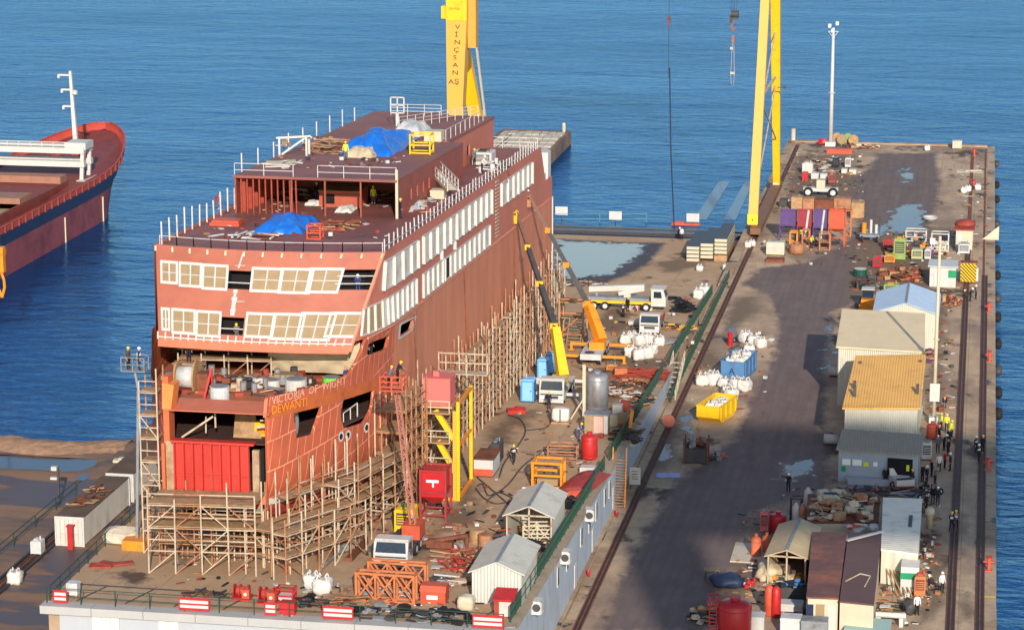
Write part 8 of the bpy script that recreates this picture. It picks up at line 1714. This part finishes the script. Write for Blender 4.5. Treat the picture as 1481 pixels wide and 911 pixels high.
for i, (x, y) in enumerate(((1341, 712), (1350, 714), (1336, 722))):
 t = thing('motorbike', ('black motorbike parked by the office hut, left', 'black motorbike parked by the office hut, right', 'black motorbike parked nearest the container block')[i], 'motorbike', G(x, y), .5+i, 'motorbikes by the office hut')
 for yy in (-.6, .6): wheel(t, (0, yy, .3), .3, .12)
 part(MB().blob((0, 0, .62), (.32, 1.1, .4), i, .2, 2), 'body', M_dgrey, t, False, True); part(MB().bar((-.3, -.5, .95), (.3, -.5, .95), .06).bar((0, -.6, .3), (0, -.48, .95), .06), 'handlebar', M_steel, t); part(MB().box(-.12, .12, .0, .65, .78, .86), 'seat', M_black, t)
t, i_ = roofed('container with rusty streaked brown roof, left of the two dark roofed ones', [(1175, 771), (1225, 772), (1213, 867), (1166, 865)], 2.75, 2.75, M_cream, K('roof_streaked', (104, 66, 56), .6, .2, .8, (156, 92, 60), .55, .35), 'container', 'container', M_rust, .04, 'containers at the lower right')
for pl, pr, mt in ((1166, 1176, M_navy), (1180, 1192, M_ply), (1197, 1208, M_white)): facade(t, i_, pl, pr, 873, 900, mt, 'door', .05, .1)
t, i_ = roofed('container with dark brown roof and cream front, right of the rusty one', [(1227, 772), (1275, 775), (1264, 876), (1214, 871)], 2.75, 2.75, M_cream, M_bkroof, 'container', 'container', M_cream, .04, 'containers at the lower right'); c = (i_[0]+i_[2])/2
part(MB().tube([V((c.x-1, c.y-4, 2.93)), V((c.x, c.y-2, 2.93)), V((c.x+.8, c.y-2.4, 2.93)), V((c.x+.5, c.y-5, 2.93))], .06, 5), 'roof_cable', M_galv, t, True)
t, i_ = roofed('cream ribbed container roof at the right of the block, with patched panels', [(1277, 721), (1334, 723), (1328, 803), (1274, 796)], 2.75, 2.75, M_corwy, K('cream_ribbed_roof', (236, 226, 204), .6, .06, .8, (178, 164, 138), .35, .6, 1., 0, .6, .3, None, ('Y', .6)), 'container', 'container', M_corwy, .04, 'containers at the lower right'); c = (i_[0]+i_[2])/2; part(MB().box(c.x+.5, c.x+.8, c.y-1., c.y+2.2, 2.9, 2.95), 'roof_slot', M_dgrey, t, True)
t, i_ = roofed('low cream bin wall holding scrap behind the brown roofed containers', [(1168, 716), (1273, 718), (1271, 757), (1166, 757)], 1.9, 1.9, M_cream, M_rust, 'scrap_bin', 'bin', M_cream, .02); c = (i_[0]+i_[2])/2
pile('grey brown scrap overflowing the cream bin', V((c.x, c.y, 2.)), 5.9, (i_[2].y-i_[0].y)*1., .9, [M_wood, M_rust, M_rustp, M_concp, M_dgrey, M_cream], 130, 180, 0, 'scrap_heap', 'scrap heap', .5, 1.6, .5, 'pbxst')
one(MB().bar(G(1225, 781, 3.)-G(1225, 781, 0), G(1276, 768, 3.2)-G(1225, 781, 0), .3, .12), 'beam', M_wgrey, 'long pale beam lying across the tops of the bin and containers', 'beam', G(1225, 781, 0)); pile('white and rusty sheets between the bin and the dark brown roof', V((c.x+1.8, i_[0].y-1.2, 2.0)), 3., 1.2, .4, [M_white, M_orr, M_wgrey], 16, 181, 0, 'sheet_pile', 'sheet pile', .6, 1.2, .3, 'ps')
p = G(1137, 848); gable_shed('tan canvas shed with open framed front at the lower road side', V((p.x, p.y, 0)), 3.1, 8.4, 2.5, .55, rad(-3), M_tarp, M_tarp, K('canvas_tan', (190, 166, 128), .7, .08, .8, (160, 136, 104), .35, .7), True, name='canvas_shed'); pile('boxes and cloth inside the front of the canvas shed', V((p.x, p.y+.6, 0)), 2.8, 1.8, 1.4, [M_tarp, M_oran, M_dgrey, M_wood], 26, 182, 0, 'goods_pile', 'goods', .5, 1., .3, 'xsp')
m = MB().blob((0, 0, .7), (1.9, 2.6, 1.6), 8, .4, 3); one(m, 'tarpaulin_heap', M_tarp, 'beige tarpaulin heap left of the canvas shed front', 'tarpaulin', G(1112, 838), 0, None, True)
pad = MB().box(-1.4, 1.4, -2.6, 2.6, .004, .1); struct(pad, 'concrete_pad', M_concp); bpy.data.objects[-1] if False else None
o = [q for q in bpy.data.objects if q.name == 'concrete_pad'][0]; o.location = G(1084, 800)
for pl, pr, pt, pb, lb in ((1085, 1100, 772, 806, 'orange dome topped drum on the concrete pad, left'), (1101, 1115, 770, 800, 'orange dome topped drum on the concrete pad, right')):
 b0, w_, d_, h_ = gb(pl, pr, pt, pb, .8); tank(lb, b0, w_/2, max(.7, h_-.5), K('drum_orange', (206, 108, 74), .6, .15, 1.5), 'drum', 'tank', .12, .3)
b0, w_, d_, h_ = gb(1112, 1136, 738, 772, 1.4); tank('red horizontal banded tank behind the canvas shed', b0, w_/2, max(.9, h_-.5), M_redv, 'tank', 'tank', .15, .3); b0, w_, d_, h_ = gb(1099, 1111, 736, 770, .9); machine('salmon cabinet left of the red banded tank', b0, w_, d_, h_, K('cabin_salmon', (206, 104, 98)), 0, 'cabinet', 'cabinet')
for i, (x, y, mt) in enumerate(((1151, 760, M_white), (1160, 761, M_rustp), (1168, 737, M_white))): one(MB().lathe([(.3, 0), (.36, .1), (.36, 1.7), (.15, 1.95), (.1, 2.05)], 12), 'gas_bottle', mt, ('white gas bottle beside the dark rack behind the canvas shed', 'brown gas bottle beside the dark rack', 'white gas bottle against the cream scrap bin')[i], 'gas bottle', G(x, y), 0, None, True)
b0, w_, d_, h_ = gb(1143, 1158, 716, 752, .9); frame_rack('dark rack beside the gas bottles at the bin', b0, w_, d_, h_, M_dgrey, 0, (.05, .5), 'frame_rack', 'rack', False, .14); crate('cream box between the canvas shed and the scrap bin', G(1160, 774), 1.3, 1., .8, M_cream)
p = G(1062, 935); tank('large vivid red tank with ladder hoops at the bottom edge', p, 1.25, 2.9, M_redv, 'tank', 'tank', .4, .45, 32, M_redp); t = thing('ladder', 'dark red caged ladder against the large red tank', 'ladder', p+V((-1.6, -.2, 0))); m = MB()
for x in (-.3, .25): m.bar((x, 0, 0), (x, 0, 3.9), .09)
part(m, 'stile', M_redp, t); m = MB()
for i in range(13): m.bar((-.3, 0, .25+i*.28), (.25, 0, .25+i*.28), .07)
part(m, 'rung', M_redp, t); m = MB()
for z in (2.9, 3.4, 3.9): m.tube([(-.4, 0, z), (-.5, .5, z), (0, .9, z), (.5, .5, z), (.35, 0, z)], .05, 5)
part(m, 'cage_hoop', M_redp, t)
for i, (x, y, mt) in enumerate(((1112, 890, M_orr), (1122, 892, M_redp))): one(MB().lathe([(.3, 0), (.38, .1), (.38, 2.1), (.25, 2.4), (.12, 2.5)], 12), 'gas_cylinder', mt, ('tall orange red cylinder right of the large red tank', 'tall dark red cylinder right of the orange one')[i], 'gas cylinder', G(x, y), 0, None, True)
for pl, pr, pt, pb, mt, lb in ((1128, 1166, 842, 868, M_dgrey, 'dark grey crate with orange label right of the red cylinders'), (1128, 1161, 866, 886, M_white, 'white crate below the dark grey crate'), (1083, 1104, 884, 925, M_white, 'white slatted crate right of the large red tank'), (1128, 1158, 886, 920, M_wgrey, 'light grey box at the bottom edge'), (1158, 1196, 890, 925, M_grey, 'blue grey cabinet at the bottom edge right of the light grey box')):
 b0, w_, d_, h_ = gb(pl, pr, pt, pb, 1.3); crate(lb, b0, w_, d_, h_, mt)
pile('blue grey cloths on the dark crate in front of the canvas shed', G(1148, 848, 1.2), 2.2, 1.2, .4, [M_bluec, M_white, M_ynav], 16, 183, 0, 'cloth_pile', 'cloth', .4, .8, .3, 's'); m = MB().blob((0, 0, .45), (2.6, 2.4, 1.2), 12, .35, 3, None, -.8); one(m, 'tarpaulin_heap', K('tarp_navy', (40, 52, 78), .6, .2, 1.5), 'navy tarpaulin heap behind the large red tank', 'tarpaulin', G(1052, 846), 0, None, True)
t = thing('table', 'small table with tan top on the road side above the red tank', 'table', G(1029, 838)); part(MB().cbox((0, 0, .9), (1.2, .8, .06), .2), 'table_top', M_ply, t)
for i in (-1, 1):
 for j in (-1, 1): part(MB().bar((i*.5, j*.3, 0), (i*.48, j*.28, .88), .06), 'leg', M_dgrey, t)
pile('grey white fittings on the ground between the navy tarpaulin and the canvas shed', G(1078, 846), 1.6, 1.8, .5, [M_wgrey, M_redp, M_dgrey], 18, 184, 0, 'parts_pile', 'parts', .3, .7, .4, 'xc'); pile('dark tyres and timber at the bottom edge left of the large red tank', G(1020, 890), 2.4, 4.4, .6, [M_black, M_dgrey, M_wood, M_tarp], 40, 185, 0, 'scrap_pile', 'scrap pile', .5, 1.1, .4, 'pbs')
m = MB().grid(lambda u, v: V(((u-.5)*1.3, (v-.5)*2.6, 1.5+.12*noise.noise(V((u*3, v*4, 1)))-.5*(1-v))), 8, 10); one(m, 'tarpaulin', K('tarp_dark_blue', (44, 66, 134), .5, .15), 'dark blue tarpaulin sheet below the cream container', 'tarpaulin', G(1292, 826), 0, None, True)
b0, w_, d_, h_ = gb(1302, 1328, 806, 858, 2.6); t = thing('market_tent', 'small tent with green band and white panels right of the blue tarpaulin', 'tent', b0); part(MB().box(-w_/2, w_/2, -1.3, 1.3, 0, h_*.55), 'lower_panel', M_white, t); part(MB().box(-w_/2-.03, w_/2+.03, -1.33, 1.33, h_*.55, h_*.8), 'band', M_green2, t); part(MB().extr([(-1.35, h_*.8), (1.35, h_*.8), (1.2, h_), (.2, h_*1.1), (-1.2, h_)], 'x', -w_/2, w_/2), 'roof', M_white, t)
b0, w_, d_, h_ = gb(1322, 1338, 826, 864, 1.3); machine('orange generator right of the green and white tent', b0, w_, d_, h_, M_orf, 0, 'generator', 'machine', M_orr, M_rust)
m = MB()
for i in range(7): x = -.9+i*.22; m.bar((x, 2.6, 1.9), (x+1.6+.15*i, -2.2, .15), .12, .05)
one(m, 'timber_planks', M_wood, 'long timber planks leaning beside the dark brown roof', 'planks', G(1287, 850)); pile('boards and sheet scrap right of the dark brown container', G(1283, 884), 2.8, 3.4, .6, [M_wood, M_wgrey, M_dgrey, M_ply], 34, 186, 0, 'board_pile', 'board pile', .5, 1.3, .3, 'pb'); m = MB().blob((0, 0, .5), (1.2, 1.6, 1.4), 15, .4, 3); one(m, 'tarpaulin_heap', M_dgrey, 'grey tarpaulin heap beside the person in white at the bottom', 'tarpaulin', G(1316, 886), 0, None, True)
one(MB().cyl((-1., 0, .9), (1.3, 0, .9), .22, 10).box(-1., -.6, -.1, .1, 0, .9).box(.8, 1.1, -.1, .1, 0, .9), 'pipe', M_white, 'white horizontal pipe on stands at the bottom edge', 'pipe', G(1285, 905)); b0, w_, d_, h_ = gb(1222, 1285, 898, 930, 3.); t = thing('cabin', 'pale teal roofed cabin at the bottom edge below the dark brown roof', 'cabin', b0); part(MB().box(-w_/2, w_/2, -1.4, 1.4, 0, .9), 'wall', M_white, t); part(MB().box(-w_/2-.1, w_/2+.1, -1.5, 1.5, .9, 1.), 'roof', K('roof_teal', (158, 186, 176), .6, .06, 1.), t)
pile('pots, hoses and junk along the right side of the cream container', G(1341, 800)+V((0, .5, 0)), 1.1, 6., .7, [M_dgrey, M_rust, M_white, M_wood], 40, 187, 0, 'junk_pile', 'junk', .3, .7, .4, 'xct'); one(MB().lathe([(.25, 0), (.3, 1.2), (.42, 1.3), (.42, 1.7), (.2, 1.9)], 12), 'water_heater', M_cream, 'cream cylinder on a stand right of the cream container', 'cylinder', G(1344, 764), 0, None, True)
pile('low dark sheets and timber behind the scrap bin before the office hut', G(1270, 717)+V((0, 1., 0)), 8, 2.6, .6, [M_dgrey, M_rust, M_grey], 44, 188, 0, 'sheet_pile', 'sheet pile', .7, 1.8, .2, 'pb')
def D(px, py, d): return S(px, py, d)
def tarp(label, px, py, d, sx, sy, h, seed, mt=None, fold=1.):
 p = D(px, py, d+.02)
 def fn(u, v):
  a, b = (u-.5)*2, (v-.5)*2; k = max(0, 1-max(abs(a), abs(b))**3.2); n = noise.noise(V((u*5+seed, v*5, seed)))+.5*noise.noise(V((u*12, v*11, seed)))
  return V((a*sx/2*(1+.1*n), b*sy/2*(1+.08*n), h*k*(.8+.35*noise.noise(V((u*2.5+seed, v*2.5, 4))))+fold*.16*n*(k > 0)+.03))
 return one(MB().grid(fn, 30, 30), 'tarpaulin', mt or M_bluet, label, 'tarpaulin', p, 0, None, True)
tarp('blue tarpaulin over a heap on the ferry foredeck', 414, 330, DT, 4.3, 6.5, 1.25, 3); tarp('larger blue tarpaulin draped over goods on the upper ferry deck', 548, 215, UD, 5., 13, 1.9, 9, None, 2.2)
tarp('cream tarpaulin spilling out below the upper blue tarpaulin', 525, 224, UD, 3., 5., 1., 14, M_tarp); tarp('white plastic heap on deck before the open deckhouse', 500, 305, DT, 1.6, 2.4, .5, 21, M_bag); tarp('white plastic sheet on deck left of the red hatch house', 455, 296, DT, 1.5, 1.6, .4, 22, M_bag); tarp('grey tarpaulin along the starboard side of the deckhouse', 596, 300, DT, 1.6, 6., .4, 23, M_wgrey)
p = D(329, 325, DT); one(MB().box(-1.3, 1.3, -1., 1., .02, .3).box(-1.15, 1.2, -.8, .7, .3, .48), 'steel_plates', M_orr, 'orange red plates stacked on the foredeck left of the blue tarpaulin', 'steel plates', p)
b0 = D(456, 345, DT); frame_rack('small orange frame on the foredeck behind the front railing', b0, 1.1, 1., 1.2, M_orr, 0, (.02, .5), 'frame_rack', 'rack', False, .12)
pile('brown bars and pipes spread on the foredeck right of the blue tarpaulin', D(482, 330, DT), 3.2, 7., .35, [M_rust, M_rustr, M_wood], 50, 200, 0, 'bar_pile', 'bar pile', .5, 1.4, .2, 'bt'); pile('long pale pipes and offcuts along the front deck railing', D(370, 343, DT), 6., 2.4, .25, [M_wgrey, M_white, M_rust], 20, 201, 0, 'pipe_pile', 'pipe pile', .6, 1.8, .1, 'tb')
b0, w_, d_, h_ = bx(461, 521, 268, 300, 3.4, lambda x, y: D(x, y, DT)); t = thing('hatch_house', 'red hatch house with dark doorway on the deck before the open deckhouse', 'deckhouse', b0); part(MB().box(-w_/2, w_/2, -1.7, 1.7, 0, h_), 'wall', K('hatch_house_red', (170, 84, 62), .6, .12), t); part(MB().box(-w_/2-.1, w_/2+.1, -1.8, 1.8, h_, h_+.1), 'roof', M_wood, t); part(MB().box(-w_*.38, -w_*.12, -1.73, -1.705, .3, h_*.85), 'doorway', M_dark, t)
pile('planks and trestles inside the open deckhouse, port side', D(425, 283, DT), 4.4, 5., .8, [M_wood, M_ply, M_rust, M_wgrey], 44, 202, 0, 'plank_pile', 'plank pile', .5, 1.5, .4, 'pbt'); pile('scrap and pale boards in the open deckhouse, starboard side', D(545, 287, DT), 4., 6., .5, [M_wood, M_rust, M_tarp], 34, 203, 0, 'board_pile', 'board pile', .5, 1.4, .3, 'pb'); pile('brown planks lying on the upper deck left of the blue tarpaulin', D(470, 215, UD), 5., 14, .4, [M_wood, M_rust, M_rustp], 50, 204, 0, 'plank_pile', 'plank pile', .6, 1.8, .2, 'pb')
pile('white panels on the port edge of the upper deck', D(408, 240, UD), 2.6, 4., .4, [M_white, M_cream], 12, 205, 0, 'panel_pile', 'panel pile', 1., 1.8, .15, 'pb'); m = MB()
for a, b in (((-1.6, 0, 1.6), (1.6, .4, 1.8)), ((-1.6, 1, 1.5), (1.6, 1, 1.6)), ((-1.3, 0, 0), (-1.3, 0, 1.7)), ((1.3, 0, 0), (1.3, 0, 1.8)), ((-1.2, .5, 0), (1.2, .5, 1.7)), ((1.3, 1, 0), (1.3, 1, 1.7))): m.bar(a, b, .18)
one(m, 'trestle', M_white, 'white trestle frame on the port edge of the upper deck', 'trestle', D(424, 225, UD))
b0 = D(610, 222, UD); frame_rack('yellow work cage on the upper deck beside the white stairs', b0, 1.9, 1.6, 1.9, M_yel2, 0, (.05, .5), 'work_cage', 'cage', False, .14); crate('cream box on the upper deck left of the crane leg', D(628, 205, UD), 1.7, 1.6, 1.1, M_cream); tarp('pale tent like sheet at the aft end of the upper deck', 596, 195, UD, 3., 6., 1.6, 31, M_wgrey)
q = D(575, 183, UD); t = thing('deck_lamp', 'square white lamp frame on a post at the aft upper deck', 'lamp', q); part(MB().bar((0, 0, 0), (0, 0, 1.4), .3), 'post', M_wgrey, t); m = MB()
for a, b in (((-.7, 1.4), (.7, 1.4)), ((.7, 1.4), (.7, 3.)), ((.7, 3.), (-.7, 3.)), ((-.7, 3.), (-.7, 1.4)), ((0, 1.4), (0, 3.)), ((-.7, 2.2), (.7, 2.2))): m.bar((a[0], 0, a[1]), (b[0], 0, b[1]), .12)
part(m, 'frame', M_wgrey, t)
machine('white winch box on the aft deck beside the workers', D(700, 238, DT), 2., 2.4, 1.4, M_white, 0, 'winch_box', 'machine', M_dgrey, M_dgrey); pile('hoses and fittings on the aft deck beside the white winch box', D(712, 246, DT), 2.4, 6., .6, [M_wgrey, M_dgrey, M_white], 30, 206, 0, 'hose_pile', 'hoses', .5, 1.2, .5, 'tbc'); crate('cream box by the starboard rail below the white stairs', D(634, 288, DT), 1.3, 1.3, .9, M_cream); pile('grey plates and boards on the starboard side deck', D(606, 296, DT), 1.8, 7., .35, [M_wgrey, M_wood, M_dgrey], 26, 207, 0, 'board_pile', 'board pile', .5, 1.2, .2, 'pb'); crate('pale box on deck at the port edge before the deckhouse', D(354, 284, DT), 1., 1., 1.2, M_cream)
for x, y, d, ps, a, b, h, r, lb in ((312, 302, DT, 'bend', 'red', 'grey', 'yellow', 1, 'worker bending at the port rail of the foredeck'), (540, 297, DT, 'stand', 'hiv', 'grey', 'yellow', .5, 'worker in yellow vest inside the open deckhouse'), (579, 316, DT, 'stand', 'black', 'navy', 'yellow', 2, 'worker with yellow helmet at the starboard corner of the deckhouse'), (686, 240, DT, 'stand', 'grey', 'black', 'yellow', 1, 'worker with yellow helmet on the aft deck beside the casing wall'), (697, 250, DT, 'work', 'white', 'navy', 'white', 2, 'worker in white beside the winch box'), (500, 232, UD, 'stand', 'hiv', 'grey', 'yellow', .3, 'worker in yellow vest at the front of the upper deck'), (458, 292, DT, 'stand', 'navy', 'blue', 'white', 1, 'worker in blue left of the red hatch house')):
 person(D(x, y, d+.02), lb, ps, a, b, h, r)
MD = 11.2
def Mq(px, py): return D(px, py, MD)
t = thing('mooring_winch', 'mooring winch drum with pale rope on the bow deck', 'winch', W(XC-4.0, 193, MD)); part(MB().cyl((-1., 0, 1.2), (.4, 0, 1.2), .85, 20), 'rope_drum', M_wgrey, t, False, True)
for x, r in ((-1.05, 1.15), (.45, 1.3)): part(MB().cyl((x-.07, 0, 1.25), (x+.07, 0, 1.25), r, 24), 'flange', M_wood, t)
part(MB().box(-1.2, 1.4, -.7, .7, 0, .3), 'base', M_rustr, t); part(MB().box(.6, 1.5, -.5, .6, .3, 1.6), 'gear_case', M_rust, t)
for i, (x, y, r, h, mt, lb) in enumerate(((-1.0, 190.6, .75, 1.1, M_wgrey, 'grey white bucket bollard on the bow deck above the ramp'), (1.9, 195.2, .62, .8, M_white, 'white drum in the middle of the bow deck'), (4.0, 194.6, .85, 1.1, M_white, 'large white drum on the bow deck beside the name bulwark'), (6.3, 196.8, .7, .9, M_lime, 'lime green drum on the bow deck beside the name bulwark'), (.6, 196., .5, .8, M_white, 'smaller white drum at the middle of the bow deck'))): drum(lb, W(XC+x, y, MD), r, h, mt, 'drum', 'drum', None, M_grey)
pile('timber, pipes and fittings strewn over the bow mooring deck', W(XC, 195.5, MD), 12., 8., .8, [M_wood, M_rust, M_rustr, M_dgrey, M_steel, M_galv], 110, 210, 0, 'parts_pile', 'parts', .5, 1.4, .5, 'pbtxc'); pile('blue and tan boxes at the port side of the bow mooring deck', W(XC-6.2, 199, MD), 3.4, 4., .9, [M_ply, M_bluec, M_wood], 16, 211, 0, 'box_pile', 'boxes', .6, 1., .2, 'x'); crate('tan carton stack on the bow deck beside the large white drum', W(XC+2.6, 197, MD), 1.6, 1.2, 1., M_ply)
m = MB(); m.bar((0, 0, 0), (.5, .6, 2.4), .16); m.bar((.5, .6, 0), (.5, .6, 2.2), .12); one(m, 'davit', M_redp, 'red post leaning on the bow deck before the winch', 'post', W(XC-2.2, 190.4, MD)); scaffold('scaffolding', 'light tube scaffolding inside the bow recess behind the winch', (XC-6.5, 197.8), (XC+1., 198.4), 1.6, 0, 1, 1.6, 1.8, lambda y: zs(y)+MD, seed=31, mt=M_galv)
def curt(u, v):
 x = XC+.4+7.6*u; d = MD+.5+2.75*v; return W(x, 199.2+1.1*abs(u-.5)**2+.8*(1-v)*(1-v)-.5*math.sin(u*9)*.15+.25*noise.noise(V((u*6, v*4, 3))), d)
one(MB().grid(curt, 30, 12), 'tarpaulin', M_tarp, 'beige tarpaulin curtain hanging in the bow recess under the front windows', 'tarpaulin', curt(.5, 0), 0, None, True, True)
for x, y, d, ps, a, b, h, r, lb in ((-5.2, 196.4, MD+1.7, 'stand', 'black', 'navy', 'yellow', .6, 'worker with yellow helmet standing on staging under the front windows'), (7.4, 197.0, MD, 'stand', 'blue', 'blue', 'orange', 1, 'worker in blue beside the lime green drum'),): person(W(XC+x, y, d), lb, ps, a, b, h, r)
one(MB().box(-1.2, 1.2, -.5, .5, 1.55, 1.66).box(-1.1, -1., -.4, .4, 0, 1.55).box(1., 1.1, -.4, .4, 0, 1.55), 'staging', M_wood, 'staging platform under the front windows of the ferry', 'staging', W(XC-5.2, 196.4, MD))
for a, lb, tp in (((514, 412), 'worker in blue inside the upper right open window', 'blue'), ((338, 483), 'worker with yellow helmet inside the lower open window', 'grey')):
 t_, d_ = FP(*a); p = ff(t_, d_, -.9); person(p-V((0, 0, .75)), lb, 'work', tp, tp, 'yellow' if tp == 'grey' else 'white', .2)
for (x, y), lb, h in (((541, 505), 'worker with white helmet in the bow side opening, left', 'white'), ((548, 500), 'worker with yellow helmet in the bow side opening, right', 'yellow')): p = HS(x, y); person(p+V((-.7, .1, -.9)), lb, 'stand', 'navy', 'navy', h, 1.)
m = MB(); p = HS(518, 600)
m.tube([p+V((-1., -.8, -.8)), p+V((-1., -.8, .3)), p+V((-.4, 1.4, .6)), p+V((-.4, 1.4, -.6)), p+V((-1., -.8, -.8))], .05, 5); m.tube([p+V((-.7, .3, -.7)), p+V((-.7, .3, .45))], .05, 5); part(m, 'guard_rail', M_white, ferry, True)
m = MB(); p = HS(520, 582); m.cbox(p+V((-1.2, .6, .5)), (1.6, 1.6, .12)); part(m, 'platform', M_ply, ferry, True); p = HS(441, 612); t = thing('rope_reel', 'brown rope reel inside the forward bow opening', 'reel', p+V((-1.6, 1., -1.3))); part(MB().cyl((-.3, 0, .9), (.5, 0, .9), .8, 16), 'drum', M_wood, t); part(MB().cyl((.5, 0, .9), (.6, 0, .9), 1.0, 18), 'flange', M_wgrey, t)
m = MB(); p = W(XC+9.52, 226, 0)
for k in range(14): y = 205+k*.12; 
for y, d0, d1 in ((214, 5, 14.5), (236, 4, 14.6), (262, 3, 14.7)): m.bar(W(XC+9.53, y, d0), W(XC+9.53, y-1.5, d1), .16, .05)
part(m, 'weld_seam', M_rust, ferry, True)
def litter(name, label, surf, zones, n, seed, mts):
 r = random.Random(seed); m = MB(); tot = sum(z[4] for z in zones)
 for (pl, pr, pt, pb, wt) in zones:
  for i in range(int(n*wt/tot)):
   p = surf(r.uniform(pl, pr), r.uniform(pt, pb)); k = r.random(); a = r.uniform(0, 3.1); s = r.uniform(.12, .5)*(1.6 if r.random() < .12 else 1); mi = r.randrange(len(mts)); z = p.z+.03
   if k < .4: m.cbox((p.x, p.y, z+.03), (s*1.8, s*.35, .07), a, mi, (0, r.uniform(-.1, .1)))
   elif k < .7: m.cbox((p.x, p.y, z+.02), (s*1.2, s*.8, .05), a, mi, (r.uniform(-.15, .15), 0))
   elif k < .88: m.cbox((p.x, p.y, z+s*.25), (s*.8, s*.7, s*.6), a, mi)
   else: m.blob((p.x, p.y, z+s*.15), (s, s*.9, s*.5), i, .4, 1, mi)
 o = mesh_obj(m, name, mts); COL.objects.link(o); o['kind'] = 'stuff'; o['label'] = label; o['category'] = 'litter'
LM = [M_rust, M_wood, M_dgrey, M_wgrey, M_rustr, M_black, M_white, M_rustp]
litter('litter', 'small offcuts and litter strewn over the slipway', S, [(620, 740, 690, 850, 3), (440, 700, 845, 885, 4), (840, 930, 545, 640, 4), (870, 1010, 430, 500, 3), (690, 860, 590, 690, 1.2), (540, 700, 740, 800, 2), (220, 420, 800, 850, 1), (840, 960, 500, 560, 2), (770, 860, 640, 730, 2)], 700, 5, LM)
litter('litter', 'small parts and litter strewn over the pier', G, [(1135, 1250, 205, 300, 5), (1235, 1410, 330, 430, 6), (1340, 1378, 440, 600, 2), (1130, 1350, 705, 760, 3), (1330, 1360, 720, 890, 2), (1040, 1130, 810, 900, 2), (1000, 1110, 480, 600, 2), (1100, 1240, 345, 385, 1.5), (1380, 1430, 210, 340, 1.5), (1070, 1120, 735, 830, 1), (1265, 1345, 850, 905, 2)], 900, 6, LM)
def dk(px, py): return S(px, py, DT)
litter('litter', 'small offcuts and litter on the ferry decks', dk, [(290, 560, 296, 345, 3), (590, 640, 265, 310, 1.5), (390, 570, 262, 300, 3), (690, 740, 230, 255, 1)], 220, 8, LM[:5]+[M_wgrey])
litter('litter', 'small offcuts and litter on the upper ferry deck', lambda x, y: S(x, y, UD), [(400, 500, 200, 245, 2), (500, 590, 225, 240, 1)], 90, 9, LM[:4])
